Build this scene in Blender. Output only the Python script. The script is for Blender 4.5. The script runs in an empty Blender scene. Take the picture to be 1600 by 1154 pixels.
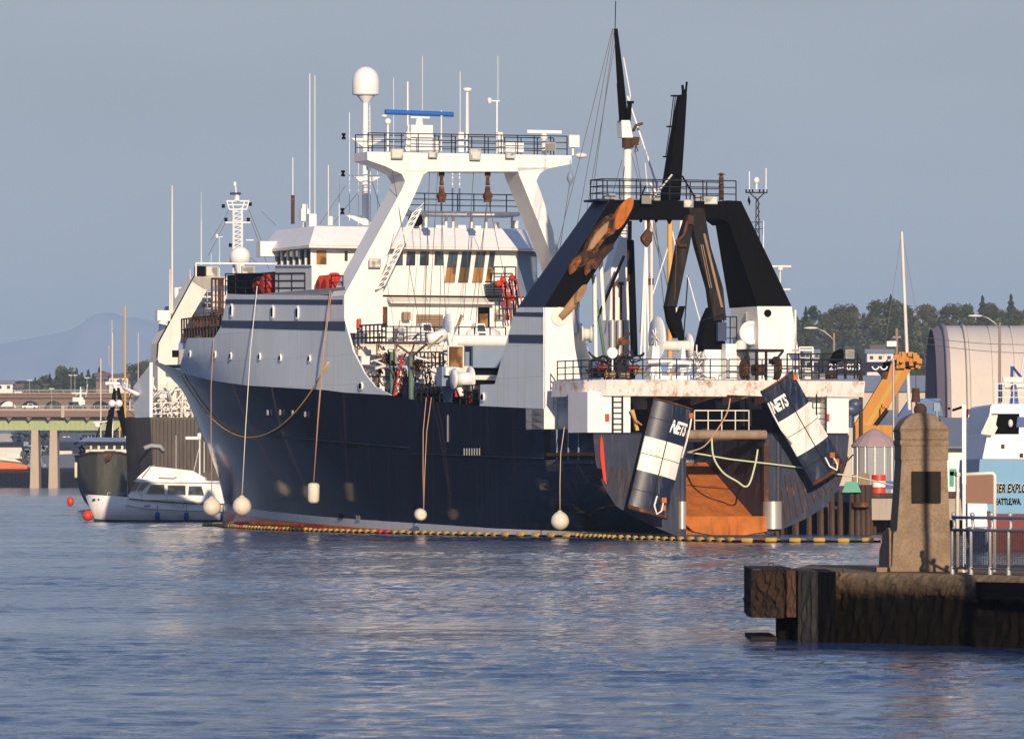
import bpy, bmesh, math, random
from mathutils import Vector, Matrix
R = math.radians
random.seed(7)
scene = bpy.context.scene
# ---------------------------------------------------------------- camera
F, U0, V0, H = 10000.0, 800.0, 744.0, 3.6      # focal length in photo pixels, principal point, eye height
cam_d = bpy.data.cameras.new('camera'); cam = bpy.data.objects.new('camera', cam_d)
scene.collection.objects.link(cam); scene.camera = cam
cam.location = (0, 0, H); cam.rotation_euler = (R(90), 0, 0)
cam_d.sensor_width = 36; cam_d.lens = F / 1600 * 36
cam_d.shift_y = (V0 - 577) / 1600
cam_d.clip_start = 1; cam_d.clip_end = 60000
cam_d.dof.use_dof = True; cam_d.dof.focus_distance = 385; cam_d.dof.aperture_fstop = 8
# ---------------------------------------------------------------- light
SUN_EL = R(15.5); SX, SY = 0.156, -0.988            # horizontal direction towards the sun
w = bpy.data.worlds.new('World'); scene.world = w; w.use_nodes = True
nt = w.node_tree; bg = nt.nodes['Background']
sky = nt.nodes.new('ShaderNodeTexSky'); sky.sky_type = 'NISHITA'; sky.sun_disc = False
sky.sun_elevation = SUN_EL; sky.sun_rotation = math.atan2(SX, SY); sky.air_density = 1.0
sky.dust_density = 1.5; sky.ozone_density = 3.0
hsv = nt.nodes.new('ShaderNodeHueSaturation'); hsv.inputs['Saturation'].default_value = 0.95
nt.links.new(sky.outputs[0], hsv.inputs['Color'])
# summer haze evens the sky out: blend towards a grey-blue that deepens with elevation
wtc = nt.nodes.new('ShaderNodeTexCoord'); wsp = nt.nodes.new('ShaderNodeSeparateXYZ'); nt.links.new(wtc.outputs['Generated'], wsp.inputs[0])
wr = nt.nodes.new('ShaderNodeValToRGB'); nt.links.new(wsp.outputs['Z'], wr.inputs[0])
for el, (p_, c_) in zip(wr.color_ramp.elements, ((0.0, (.285,.318,.350)), (.8, (.10,.18,.42)))): el.position = p_; el.color = (*c_, 1)
e_ = wr.color_ramp.elements.new(.08); e_.color = (.325,.345,.385, 1)
e_ = wr.color_ramp.elements.new(.30); e_.color = (.165,.235,.40, 1)
wg = nt.nodes.new('ShaderNodeVectorMath'); wg.operation = 'SCALE'; wg.inputs['Scale'].default_value = 1/.10; nt.links.new(wr.outputs[0], wg.inputs[0])
wm = nt.nodes.new('ShaderNodeMix'); wm.data_type = 'RGBA'; wm.inputs[0].default_value = .90
nt.links.new(hsv.outputs[0], wm.inputs[6]); nt.links.new(wg.outputs[0], wm.inputs[7]); wn = nt.nodes.new('ShaderNodeTexNoise'); wn.inputs['Scale'].default_value = 1.0; wn.inputs['Detail'].default_value = 4
wmp = nt.nodes.new('ShaderNodeMapping'); wmp.inputs['Scale'].default_value = (9, 9, 38); nt.links.new(wtc.outputs['Generated'], wmp.inputs[0]); nt.links.new(wmp.outputs[0], wn.inputs['Vector'])
wv = nt.nodes.new('ShaderNodeMapRange'); wv.inputs['From Min'].default_value = .3; wv.inputs['From Max'].default_value = .7; wv.inputs['To Min'].default_value = .94; wv.inputs['To Max'].default_value = 1.06; nt.links.new(wn.outputs['Fac'], wv.inputs['Value'])
wx = nt.nodes.new('ShaderNodeVectorMath'); wx.operation = 'SCALE'; nt.links.new(wm.outputs[2], wx.inputs[0]); nt.links.new(wv.outputs[0], wx.inputs['Scale']); nt.links.new(wx.outputs[0], bg.inputs[0]); bg.inputs[1].default_value = 0.10
sd = bpy.data.lights.new('sun', 'SUN'); sd.energy = 4.3; sd.angle = R(0.5); sd.color = (1.0, 0.80, 0.60)
so = bpy.data.objects.new('sun', sd); scene.collection.objects.link(so)
hl = math.hypot(SX, SY)
so.rotation_euler = Vector((SX/hl*math.cos(SUN_EL), SY/hl*math.cos(SUN_EL), math.sin(SUN_EL))).to_track_quat('Z', 'Y').to_euler()
so.location = (60, -60, 80)
scene.view_settings.view_transform = 'Standard'; scene.view_settings.look = 'None'
scene.view_settings.exposure = 0.3; scene.view_settings.gamma = 1
scene.cycles.volume_bounces = 0; scene.cycles.max_bounces = 6
scene.cycles.volume_step_rate = 5; scene.cycles.use_denoising = True
# ---------------------------------------------------------------- helpers
def P(u, v, Y): return Vector(((u-U0)*Y/F, Y, H-(v-V0)*Y/F))
def PW(u, v):                                  # point on the water
    return P(u, v, H*F/(v-V0))
def V3(*a): return Vector(a)
class G:
    def __init__(s): s.v = []; s.f = []; s.m = []; s.sm = []
    def add(s, vs, fs, m=0, sm=False):
        o = len(s.v); s.v += [Vector(x) for x in vs]
        for f in fs: s.f.append([o+i for i in f]); s.m.append(m); s.sm.append(sm)
        return s
    def box(s, a, b, m=0):
        x0, y0, z0 = a; x1, y1, z1 = b
        return s.add([(x0,y0,z0),(x1,y0,z0),(x1,y1,z0),(x0,y1,z0),(x0,y0,z1),(x1,y0,z1),(x1,y1,z1),(x0,y1,z1)],
              [(0,3,2,1),(4,5,6,7),(0,1,5,4),(1,2,6,5),(2,3,7,6),(3,0,4,7)], m)
    def cbox(s, c, d, m=0):
        return s.box((c[0]-d[0]/2, c[1]-d[1]/2, c[2]-d[2]/2), (c[0]+d[0]/2, c[1]+d[1]/2, c[2]+d[2]/2), m)
    def hexa(s, lo, hi, m=0):                   # two quads (4 points each), joined
        return s.add(list(lo)+list(hi), [(0,3,2,1),(4,5,6,7),(0,1,5,4),(1,2,6,5),(2,3,7,6),(3,0,4,7)], m)
    def prism(s, pts, vec, m=0):
        n = len(pts); vec = Vector(vec); pts = [Vector(p) for p in pts]
        return s.add(pts+[p+vec for p in pts], [tuple(range(n))[::-1], tuple(range(n, 2*n))] +
              [(i, (i+1) % n, (i+1) % n+n, i+n) for i in range(n)], m)
    def frust(s, p, q, m=0):
        n = len(p)
        return s.add(list(p)+list(q), [tuple(range(n))[::-1], tuple(range(n, 2*n))] + [(i, (i+1) % n, (i+1) % n+n, i+n) for i in range(n)], m)
    def cyl(s, p, q, r, r2=None, n=8, m=0, caps=True):
        p = Vector(p); q = Vector(q); r2 = r if r2 is None else r2
        d = (q-p)
        if d.length < 1e-6: return s
        d.normalize(); a = d.orthogonal().normalized(); b = d.cross(a)
        c = [(math.cos(2*math.pi*i/n), math.sin(2*math.pi*i/n)) for i in range(n)]
        A = [p+(a*x+b*y)*r for x, y in c]; B = [q+(a*x+b*y)*r2 for x, y in c]
        s.add(A+B, [(i, (i+1) % n, (i+1) % n+n, i+n) for i in range(n)], m, n > 5)
        if caps: s.add(A, [tuple(range(n))[::-1]], m); s.add(B, [tuple(range(n))], m)
        return s
    def path(s, pts, r, n=5, m=0):
        pts = [Vector(p) for p in pts]; k = len(pts); rings = []
        t0 = (pts[1]-pts[0]).normalized(); a = t0.orthogonal().normalized()
        for i in range(k):
            t = ((pts[min(i+1, k-1)]-pts[max(i-1, 0)])).normalized()
            a = (a-t*a.dot(t)).normalized(); b = t.cross(a)
            rr = r[i] if isinstance(r, (list, tuple)) else r
            rings.append([pts[i]+(a*math.cos(2*math.pi*j/n)+b*math.sin(2*math.pi*j/n))*rr for j in range(n)])
        vs = [p for g in rings for p in g]
        fs = [(i*n+j, i*n+(j+1) % n, (i+1)*n+(j+1) % n, (i+1)*n+j) for i in range(k-1) for j in range(n)]
        return s.add(vs, fs+[tuple(range(n))[::-1], tuple(range((k-1)*n, k*n))], m, True)
    def lathe(s, c, ax, prof, n=20, m=0, sm=True):      # prof: (h, r) along axis
        c = Vector(c); d = Vector(ax).normalized(); a = d.orthogonal().normalized(); b = d.cross(a)
        k = len(prof)
        vs = [c+d*h+(a*math.cos(2*math.pi*j/n)+b*math.sin(2*math.pi*j/n))*max(r, 1e-4) for h, r in prof for j in range(n)]
        fs = [(i*n+j, i*n+(j+1) % n, (i+1)*n+(j+1) % n, (i+1)*n+j) for i in range(k-1) for j in range(n)]
        s.add(vs, fs, m, sm)
        return s.add([vs[j] for j in range(n)], [tuple(range(n))[::-1]], m).add(vs[-n:], [tuple(range(n))], m)
    def ball(s, c, r, n=14, k=8, m=0, sq=(1,1,1)):
        c = Vector(c); vs = []; fs = []
        for i in range(k+1):
            t = math.pi*i/k
            for j in range(n):
                p = 2*math.pi*j/n
                vs.append(c+Vector((r*sq[0]*math.sin(t)*math.cos(p), r*sq[1]*math.sin(t)*math.sin(p), r*sq[2]*math.cos(t))))
        fs = [(i*n+j, (i+1)*n+j, (i+1)*n+(j+1) % n, i*n+(j+1) % n) for i in range(k) for j in range(n)]
        return s.add(vs, fs, m, True)
    def rail(s, pts, h=1.0, bars=3, sp=1.5, r=.025, m=0, up=(0,0,1)):
        up = Vector(up); pts = [Vector(p) for p in pts]
        for p, q in zip(pts, pts[1:]):
            L = (q-p).length; k = max(1, round(L/sp))
            for i in range(k+1):
                b = p.lerp(q, i/k); s.cyl(b, b+up*h, r, n=4, m=m)
            for j in range(bars):
                o = up*h*(j+1)/bars; s.cyl(p+o, q+o, r if j < bars-1 else r*1.15, n=4, m=m)
        return s
    def build(s, name, mats, parent=None, label=None, org=None, bevel=0):
        o_ = ORG.get(parent.name, Vector()) if parent and org is None else (org or Vector())
        me = bpy.data.meshes.new(name)
        me.from_pydata([tuple(v-o_) for v in s.v], [], s.f)
        mats = mats if isinstance(mats, (list, tuple)) else [mats]
        for m_ in mats: me.materials.append(m_)
        for p, m_, q in zip(me.polygons, s.m, s.sm): p.material_index = m_; p.use_smooth = q
        bm = bmesh.new(); bm.from_mesh(me)
        bmesh.ops.recalc_face_normals(bm, faces=bm.faces); bm.to_mesh(me); bm.free()
        o = bpy.data.objects.new(name, me); scene.collection.objects.link(o)
        if parent: o.parent = parent
        ORG[o.name] = o_
        if label: o['label'] = label
        if bevel:
            b = o.modifiers.new('bevel', 'BEVEL'); b.width = bevel; b.segments = 2; b.limit_method = 'ANGLE'; b.angle_limit = R(35)
        return o
ORG = {}
def tag(o, label, cat, group=None, kind=None):
    if label: o['label'] = label
    if cat: o['category'] = cat
    if group: o['group'] = group
    if kind: o['kind'] = kind
    return o
def thing(name, label, cat, org=(0,0,0), group=None, ship=False):
    o = bpy.data.objects.new(name, None); scene.collection.objects.link(o); o.empty_display_size = .3
    org = Vector(org)
    if ship: o.location = SHIP @ org; o.rotation_euler = (0, 0, PHI)
    else: o.location = org
    ORG[o.name] = org
    return tag(o, label, cat, group)
def single(g, name, mats, label, cat, org=None, group=None, ship=False, kind=None, bevel=0):
    if org is None:
        lo = Vector([min(v[i] for v in g.v) for i in range(3)]); hi = Vector([max(v[i] for v in g.v) for i in range(3)])
        org = Vector(((lo.x+hi.x)/2, (lo.y+hi.y)/2, lo.z))
    org = Vector(org); o = g.build(name, mats, None, org=org, bevel=bevel)
    if ship: o.location = SHIP @ org; o.rotation_euler = (0, 0, PHI)
    else: o.location = org
    return tag(o, label, cat, group, kind)
def copy_tree(o, parent=None):
    c = o.copy(); scene.collection.objects.link(c)
    if parent: c.parent = parent
    for ch in [x for x in o.children]: copy_tree(ch, c)
    return c
def smooth(pts, k=5):
    pts = [Vector(p) for p in pts]; q = [pts[0]]+pts+[pts[-1]]; out = []
    for i in range(1, len(q)-2):
        a, b, c, d = q[i-1], q[i], q[i+1], q[i+2]
        for j in range(k): t = j/k; out.append(.5*((2*b)+(c-a)*t+(2*a-5*b+4*c-d)*t*t+(3*b-a-3*c+d)*t**3))
    return out+[pts[-1]]
def text_mesh(body, size, name, mat, parent, M, shear=0.0, extrude=.01, offset=0.0, xs=1.0, label=None, spacing=1.0):
    cu = bpy.data.curves.new(name, 'FONT'); cu.body = body; cu.size = size; cu.shear = shear
    cu.extrude = extrude; cu.offset = offset; cu.space_character = spacing; cu.align_x = 'CENTER'; cu.align_y = 'CENTER'
    t = bpy.data.objects.new(name, cu); scene.collection.objects.link(t)
    bpy.context.view_layer.update()
    me = bpy.data.meshes.new_from_object(t); bpy.data.objects.remove(t)
    me.transform(Matrix.Diagonal((xs, 1, 1, 1)))
    o_ = ORG.get(parent.name, Vector()) if parent else Vector()
    me.transform(Matrix.Translation(-o_) @ M)
    me.materials.clear(); me.materials.append(mat)
    o = bpy.data.objects.new(name, me); scene.collection.objects.link(o)
    if parent: o.parent = parent
    ORG[o.name] = o_
    if label: o['label'] = label
    return o
def frame(o, x, y):                              # matrix from origin, x axis, y axis
    x = Vector(x).normalized(); y = Vector(y); y = (y-x*y.dot(x)).normalized(); z = x.cross(y)
    return Matrix(((x.x,y.x,z.x,o[0]),(x.y,y.y,z.y,o[1]),(x.z,y.z,z.z,o[2]),(0,0,0,1)))
# ---------------------------------------------------------------- materials
def nodes(name):
    m = bpy.data.materials.new(name); m.use_nodes = True
    return m, m.node_tree, m.node_tree.nodes['Principled BSDF']
def noise(t, scale, detail=4, rough=.6, vec=None, sc=(1,1,1)):
    n = t.nodes.new('ShaderNodeTexNoise'); n.inputs['Scale'].default_value = scale
    n.inputs['Detail'].default_value = detail; n.inputs['Roughness'].default_value = rough
    mp = t.nodes.new('ShaderNodeMapping'); mp.inputs['Scale'].default_value = sc
    if vec is None:
        tc = t.nodes.new('ShaderNodeTexCoord'); vec = tc.outputs['Object']
    t.links.new(vec, mp.inputs['Vector']); t.links.new(mp.outputs[0], n.inputs['Vector'])
    return n.outputs['Fac']
def ramp(t, src, stops):
    r = t.nodes.new('ShaderNodeValToRGB'); e = r.color_ramp.elements
    while len(e) < len(stops): e.new(.5)
    for el, (p, c) in zip(e, stops): el.position = p; el.color = (*c, 1) if len(c) == 3 else c
    t.links.new(src, r.inputs[0]); return r.outputs[0]
def mix(t, fac, a, b, mode='MIX'):
    n = t.nodes.new('ShaderNodeMix'); n.data_type = 'RGBA'; n.blend_type = mode
    for s, x in ((n.inputs[0], fac), (n.inputs[6], a), (n.inputs[7], b)):
        if hasattr(x, 'links'): t.links.new(x, s)
        elif isinstance(x, (int, float)): s.default_value = x
        else: s.default_value = (*x, 1) if len(x) == 3 else x
    return n.outputs[2]
def math_(t, op, a, b=0.0, clamp=False):
    n = t.nodes.new('ShaderNodeMath'); n.operation = op; n.use_clamp = clamp
    for s, x in ((n.inputs[0], a), (n.inputs[1], b)):
        if hasattr(x, 'links'): t.links.new(x, s)
        else: s.default_value = x
    return n.outputs[0]
def seams(t, c, k, w=5.5, h=1.9):
    """welded plate pattern on the ship's sides: tone steps from plate to plate, thin dark welds"""
    tc = t.nodes.new('ShaderNodeTexCoord'); sp = t.nodes.new('ShaderNodeSeparateXYZ'); cb = t.nodes.new('ShaderNodeCombineXYZ')
    t.links.new(tc.outputs['Object'], sp.inputs[0]); t.links.new(sp.outputs['Y'], cb.inputs['X']); t.links.new(sp.outputs['Z'], cb.inputs['Y'])
    br = t.nodes.new('ShaderNodeTexBrick'); br.inputs['Scale'].default_value = 1; br.inputs['Brick Width'].default_value = w; br.inputs['Row Height'].default_value = h
    br.inputs['Mortar Size'].default_value = .022; br.inputs['Mortar Smooth'].default_value = .5
    br.inputs['Color1'].default_value = (1, 1, 1, 1); br.inputs['Color2'].default_value = (1-k, 1-k, 1-k*.9, 1); br.inputs['Mortar'].default_value = (1-3*k, 1-3*k, 1-3*k, 1)
    t.links.new(cb.outputs[0], br.inputs['Vector'])
    return mix(t, 1.0, c, br.outputs['Color'], 'MULTIPLY')
def paint(name, col, rough=.45, var=.12, streak=0.0, scol=(.25,.11,.04), rust=0.0, rcol=(.28,.10,.03), scale=.6, metal=0, bump=0, sz=.12, spec=.35, seam=0.0):
    m, t, b = nodes(name)
    n = noise(t, scale, 5)
    c = mix(t, n, tuple(x*(1-var*1.6) for x in col), tuple(min(1, x*(1+var)) for x in col))
    if streak:
        s = noise(t, 2.2, 6, .7, sc=(1.6, 1.6, sz))
        f = ramp(t, s, [(.52, (0,0,0)), (.74, (streak,)*3)])
        c = mix(t, f, c, scol)
    if rust:
        s = noise(t, 1.3, 8, .75); f = ramp(t, s, [(1-rust-.08, (0,0,0)), (1-rust+.06, (1,1,1))])
        r2 = noise(t, 6, 3)
        c = mix(t, f, c, mix(t, r2, tuple(x*.5 for x in rcol), tuple(min(1, x*1.5) for x in rcol)))
    if seam: c = seams(t, c, seam)
    t.links.new(c, b.inputs['Base Color']); b.inputs['Roughness'].default_value = rough; b.inputs['Metallic'].default_value = metal; b.inputs['Specular IOR Level'].default_value = spec
    if bump:
        bn = t.nodes.new('ShaderNodeBump'); bn.inputs['Strength'].default_value = bump; bn.inputs['Distance'].default_value = .05
        t.links.new(noise(t, 8, 5), bn.inputs['Height']); t.links.new(bn.outputs[0], b.inputs['Normal'])
    return m
M = {}
M['railblue'] = paint('blue_grey_rail', (.09,.12,.17), .45, .15)
M['orange'] = paint('orange_hull_paint', (.85,.16,.02), .5, .15)
M['orange_m'] = paint('orange_mast_paint', (.72,.36,.08), .5, .1)
M['tanrope'] = paint('tan_rope', (.55,.42,.28), .9, .1)
M['white'] = paint('white_paint', (.80,.79,.76), .42, .06, .32, (.45,.30,.18))
M['white_rust'] = paint('stained_white_paint', (.78,.75,.70), .5, .08, .9, (.42,.20,.08), .40, (.38,.16,.05))
M['cream'] = paint('cream_paint', (.72,.68,.60), .5, .1, .3)
M['grey'] = paint('grey_paint', (.83,.875,.85), .5, .06, .55, (.50,.45,.40), sz=.05, seam=.085)
M['midgrey'] = paint('mid_grey_paint', (.30,.31,.32), .5, .15, .3)
M['band'] = paint('navy_band_paint', (.045,.065,.12), .4, .1)
M['navy'] = paint('navy_paint', (.010,.018,.050), .6, .25, .35, (.05,.05,.07), spec=.2)
M['black'] = paint('black_paint', (.004,.004,.005), .8, .3, spec=.05)
M['rail'] = paint('dark_railing_paint', (.018,.018,.022), .7, .3, spec=.15)
M['winchred'] = paint('faded_red_paint', (.22,.03,.02), .7, .3)
M['brown'] = paint('rusty_steel', (.085,.042,.025), .8, .45, .6, (.025,.018,.015), .38, (.30,.10,.03), 1.6, bump=.5, spec=.2)
M['orange_rust'] = paint('orange_rust', (.50,.155,.034), .85, .45, .8, (.14,.045,.015), .30, (.48,.20,.06), 1.1, bump=.3, spec=.15, sz=.25)
M['tanrust'] = paint('worn_tan_steel', (.36,.21,.10), .8, .3, .5, (.30,.13,.05), .2, (.5,.2,.07), 1.0)
M['wood'] = paint('weathered_timber', (.30,.21,.14), .8, .3, .6, (.12,.07,.05))
M['darkwood'] = paint('tarred_timber', (.055,.038,.030), .85, .4, .7, (.20,.10,.07), sz=.1)
M['red'] = paint('red_paint', (.62,.045,.02), .45, .15)
M['fender_red'] = paint('red_rubber', (.50,.035,.015), .6, .3, bump=.3)
M['fender_white'] = paint('dirty_white_vinyl', (.68,.62,.50), .5, .12, .5, (.40,.26,.12), .30, (.55,.35,.16), 2.2)
M['yellow'] = paint('yellow_paint', (.46,.29,.05), .6, .15, .3, (.3,.15,.04))
M['cranyel'] = paint('crane_yellow_paint', (.50,.21,.025), .6, .15, .5, (.25,.10,.03), .25, (.25,.09,.03))
M['green'] = paint('green_paint', (.085,.17,.125), .6, .2, .5)
M['teal'] = paint('green_tarpaulin', (.03,.30,.20), .5, .2)
M['blue'] = paint('blue_paint', (.015,.06,.24), .45, .15)
M['bluegrey'] = paint('blue_grey_paint', (.20,.27,.36), .5, .12, .3, (.2,.2,.2))
M['hulk'] = paint('weathered_dark_hull', (.085,.088,.075), .6, .3, .6, (.20,.17,.12), .28, (.22,.13,.07), .5)
M['brownhull'] = paint('stained_brown_hull', (.105,.09,.078), .7, .35, .9, (.025,.02,.018), .26, (.13,.08,.05), .4)
M['cable'] = paint('wire', (.09,.08,.075), .5, .1)
M['rope_or'] = paint('orange_rope', (.50,.29,.17), .9, .1)
M['rope_wh'] = paint('white_rope', (.78,.74,.66), .9, .1)
M['rope_gr'] = paint('pale_green_rope', (.55,.58,.36), .9, .1)
M['rope_ye'] = paint('yellow_rope', (.65,.38,.08), .9, .1)
M['steel'] = paint('bright_worn_steel', (.62,.56,.48), .32, .2, .5, (.3,.2,.12), metal=.6)
M['galv'] = paint('galvanised_steel', (.42,.42,.42), .45, .15, metal=.4)
M['concrete'] = paint('concrete', (.38,.34,.28), .85, .15, .4, (.18,.15,.12), bump=.3)
M['radarblue'] = paint('radar_blue', (.02,.12,.42), .4, .05)
def glass_mat(name, col, rough=.08):
    m, t, b = nodes(name)
    c = mix(t, ramp(t, noise(t, .9, 2), [(.45, (0,0,0)), (.55, (1,1,1))]), col, tuple(x*.35 for x in col))
    t.links.new(c, b.inputs['Base Color']); b.inputs['Roughness'].default_value = rough
    b.inputs['Specular IOR Level'].default_value = .8
    return m
M['glass'] = glass_mat('window_glass', (.05,.07,.09))
M['glass_warm'] = glass_mat('window_with_wooden_interior', (.34,.17,.05), .15)
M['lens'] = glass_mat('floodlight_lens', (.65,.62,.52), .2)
# ---------------------------------------------------------------- frames
class Fr:
    """a ship's own axes: a to starboard, b forward, z up; turns photo directions into points on its planes"""
    def __init__(s, C, phi):
        s.C = C; s.c = math.cos(phi); s.s = math.sin(phi); s.phi = phi
        s.M = Matrix.Translation((C[0], C[1], 0)) @ Matrix.Rotation(phi, 4, 'Z')
    def _z(s, v, a, b):
        Y = s.C[1]+a*s.s+b*s.c; return H-(v-V0)*Y/F
    def T(s, u, v, a):
        k = (u-U0)/F; b = (k*(s.C[1]+a*s.s)-s.C[0]-a*s.c)/(-s.s-k*s.c)
        return Vector((a, b, s._z(v, a, b)))
    def S(s, u, v, b):
        k = (u-U0)/F; a = (k*(s.C[1]+b*s.c)-s.C[0]+b*s.s)/(s.c-k*s.s)
        return Vector((a, b, s._z(v, a, b)))
    def uv(s, p):
        q = s.M @ Vector(p); return (U0+F*q.x/q.y, V0+F*(H-q.z)/q.y)
PHI = R(20.8)
SF = Fr((12.28, 374.0), PHI); T = SF.T; S = SF.S; SHIP = SF.M
# ---------------------------------------------------------------- water
def water_mat():
    m, t, b = nodes('harbour_water')
    b.inputs['Base Color'].default_value = (.015, .050, .125, 1); b.inputs['Roughness'].default_value = .06
    b.inputs['IOR'].default_value = 1.33
    g = t.nodes.new('ShaderNodeNewGeometry'); pos = g.outputs['Position']
    n1 = noise(t, .55, 3, .55, pos, (.55, .9, 1)); n2 = noise(t, 2.4, 4, .65, pos, (.6, 1, 1)); n3 = noise(t, .03, 3, .55, pos, (.35, 1.8, 1))
    calm = ramp(t, n3, [(.36, (.35,)*3), (.62, (1,)*3)])
    h = math_(t, 'ADD', math_(t, 'MULTIPLY', n1, 1.0), math_(t, 'MULTIPLY', n2, .45))
    h = math_(t, 'MULTIPLY', h, calm)
    bn = t.nodes.new('ShaderNodeBump'); bn.inputs['Strength'].default_value = 1.0; bn.inputs['Distance'].default_value = .22
    t.links.new(h, bn.inputs['Height']); t.links.new(bn.outputs[0], b.inputs['Normal'])
    return m
def water():
    import numpy as np
    rs = np.random.RandomState(5); W_ = []
    for i in range(84):
        lam = rs.uniform(.42, 1.1) if i < 44 else rs.uniform(1.0, 5); th = rs.normal(math.pi/2, .8 if i < 44 else .5)
        amp = (.034 if lam < 1.1 else .022 if lam < 3 else .014)*lam/(2*math.pi)
        W_.append((math.cos(th)*2*math.pi/lam, math.sin(th)*2*math.pi/lam, amp, rs.uniform(0, 6.28), rs.uniform(.02,.09), rs.uniform(.03,.16), rs.uniform(0,6.28), lam))
    V = []; Q = []; off = 0
    sm = lambda t: t.clip(0, 1)
    for (X0, X1, Y0, Y1, nx, far) in ((-40, 38, 80, 430, 620, 0), (-120, -16, 430, 1300, 260, 1)):
        ys = [float(Y0)]
        while ys[-1] < Y1: ys.append(ys[-1]+max(.15, ys[-1]*.0017))
        ys[-1] = Y1; X, Y = np.meshgrid(np.linspace(X0, X1, nx), np.array(ys)); Z = np.zeros_like(X)
        for kx, ky, amp, ph, g1, g2, g3, lam in W_:
            if far and lam < .8: continue
            Z += amp*np.sin(kx*X+ky*Y+ph)*(.55+.45*np.sin(X*g1+Y*g2+g3))
        band = .62+.38*np.sin(Y*.11+1.5*np.sin(X*.05)+1)*np.sin(Y*.043+X*.012+2)
        if far: e = np.minimum(sm((X-X0)/8), sm((-16-X)/6))*sm((Y1-Y)/200)*np.maximum(1.0, 1.6)
        else: e = np.minimum(sm((X-X0)/4), sm((X1-X)/4))*sm((Y-Y0)/3)*np.maximum(sm((Y1-Y)/30), sm((-16-X)/6))
        Z *= band*e; n, m = Z.shape; I = (np.arange(n-1)[:, None]*m+np.arange(m-1)[None, :]).reshape(-1)+off
        V.append(np.stack([X, Y, Z], -1).reshape(-1, 3)); Q.append(np.stack([I, I+1, I+m+1, I+m], -1)); off += n*m
    for (x0, x1, y0, y1) in ((-900,900,-60,80),(-900,-40,80,430),(38,900,80,430),(-900,-120,430,1300),(-16,900,430,1300),(-900,900,1300,3200)):
        V.append(np.array([(x0,y0,0),(x1,y0,0),(x1,y1,0),(x0,y1,0)], float)); Q.append(np.array([[off, off+1, off+2, off+3]])); off += 4
    vs = np.concatenate(V).astype(np.float32); q = np.concatenate(Q)
    me = bpy.data.meshes.new('water')
    me.vertices.add(len(vs)); me.vertices.foreach_set('co', vs.ravel())
    me.loops.add(q.size); me.loops.foreach_set('vertex_index', q.ravel().astype(np.int32))
    me.polygons.add(len(q)); me.polygons.foreach_set('loop_start', (np.arange(len(q))*4).astype(np.int32))
    me.polygons.foreach_set('use_smooth', np.ones(len(q), bool)); me.update(); me.validate()
    me.materials.append(water_mat()); o = bpy.data.objects.new('water', me); scene.collection.objects.link(o); o['kind'] = 'structure'
water()
# ---------------------------------------------------------------- ground
M['earth'] = paint('wooded_ground', (.045,.05,.03), .9, .4)
M['asph'] = paint('dock_asphalt', (.10,.10,.095), .9, .2)
M['mount'] = paint('hazy_mountain_rock', (.33,.38,.44), .9, .3, scale=.002)  # base colour lightened towards the sky, so distance haze is painted in
g = G(); g.box((22.6, 402, -2), (170, 900, 2.5)); o = g.build('harbour_ground', M['asph']); o['kind'] = 'structure'
g = G(); g.box((-700, 2130, -3), (900, 3100, 1.5)); o = g.build('far_shore_ground', M['earth']); o['kind'] = 'structure'
def ridge(name, Y0, Y1, prof, mat, rows=10, jit=0.0, zb=0):
    """hill whose crest follows prof [(x, z)] ; foot at Y0, crest at Y1"""
    g = G(); n = len(prof); vs = []
    for j in range(rows+1):
        t = j/rows; f = math.sin(t*math.pi/2)
        for i, (x, z) in enumerate(prof):
            vs.append((x+random.uniform(-jit, jit)*.6, Y0+(Y1-Y0)*t, zb+(z-zb)*f*(1+random.uniform(-.04, .04)*(j < rows and not jit))))
    for j in range(1, 4):
        for i, (x, z) in enumerate(prof): vs.append((x, Y1+(Y1-Y0)*j/3, z*(1-j/3.0)+zb*j/3))
    fs = [(j*n+i, j*n+i+1, (j+1)*n+i+1, (j+1)*n+i) for j in range(rows+3) for i in range(n-1)]
    g.add(vs, fs, 0, True); o = g.build(name, mat); o['kind'] = 'structure'; return o
def zz(v, Y): return H+(V0-v)*Y/F
def xx(u, Y): return (u-U0)*Y/F
# right hill crest (photo direction of the bare ground, trees stand on it)
HC = [(1150,545),(1200,525),(1240,512),(1290,508),(1330,502),(1380,500),(1430,506),(1470,502),(1520,506),(1570,502),(1620,506),(1700,515),(1800,540)]
def hill_pts(HC, Y1):
    out = []
    for (u0, v0), (u1, v1) in zip(HC, HC[1:]):
        for k in range(4):
            t = k/4; out.append((xx(u0+(u1-u0)*t, Y1), zz(v0+(v1-v0)*t, Y1)))
    out.append((xx(HC[-1][0], Y1), zz(HC[-1][1], Y1))); return out
hp = hill_pts(HC, 2500)
ridge('wooded_hill', 2150, 2500, hp, M['earth'], zb=1)
def hill_z(x, y, hp, Y0, Y1):
    t = min(1, max(0, (y-Y0)/(Y1-Y0))); f = math.sin(t*math.pi/2)
    for (x0, z0), (x1, z1) in zip(hp, hp[1:]):
        if x0 <= x <= x1: return 1+(z0+(z1-z0)*(x-x0)/(x1-x0)-1)*f
    return 1.0
HC2 = [(-200,612),(-60,606),(0,603),(60,600),(120,594),(180,590),(230,583),(290,580),(360,590),(460,610),(560,640)]
hp2 = hill_pts(HC2, 2700)
ridge('left_wooded_hill', 2250, 2700, hp2, M['earth'], zb=1)
ridge('near_wooded_bank', -200, -201, [(0,0),(1,0)], M['earth']) if False else None
g = G(); prof = [(-200+i*90, 66+14*math.sin(i*1.7)+8*math.sin(i*.6)) for i in range(26)]; vs = []
for y, h in prof: x = -330-.06*y; vs += [(x, y, 0), (x-25, y, h*.6), (x-90, y, h), (x-400, y, h*.9)]
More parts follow.
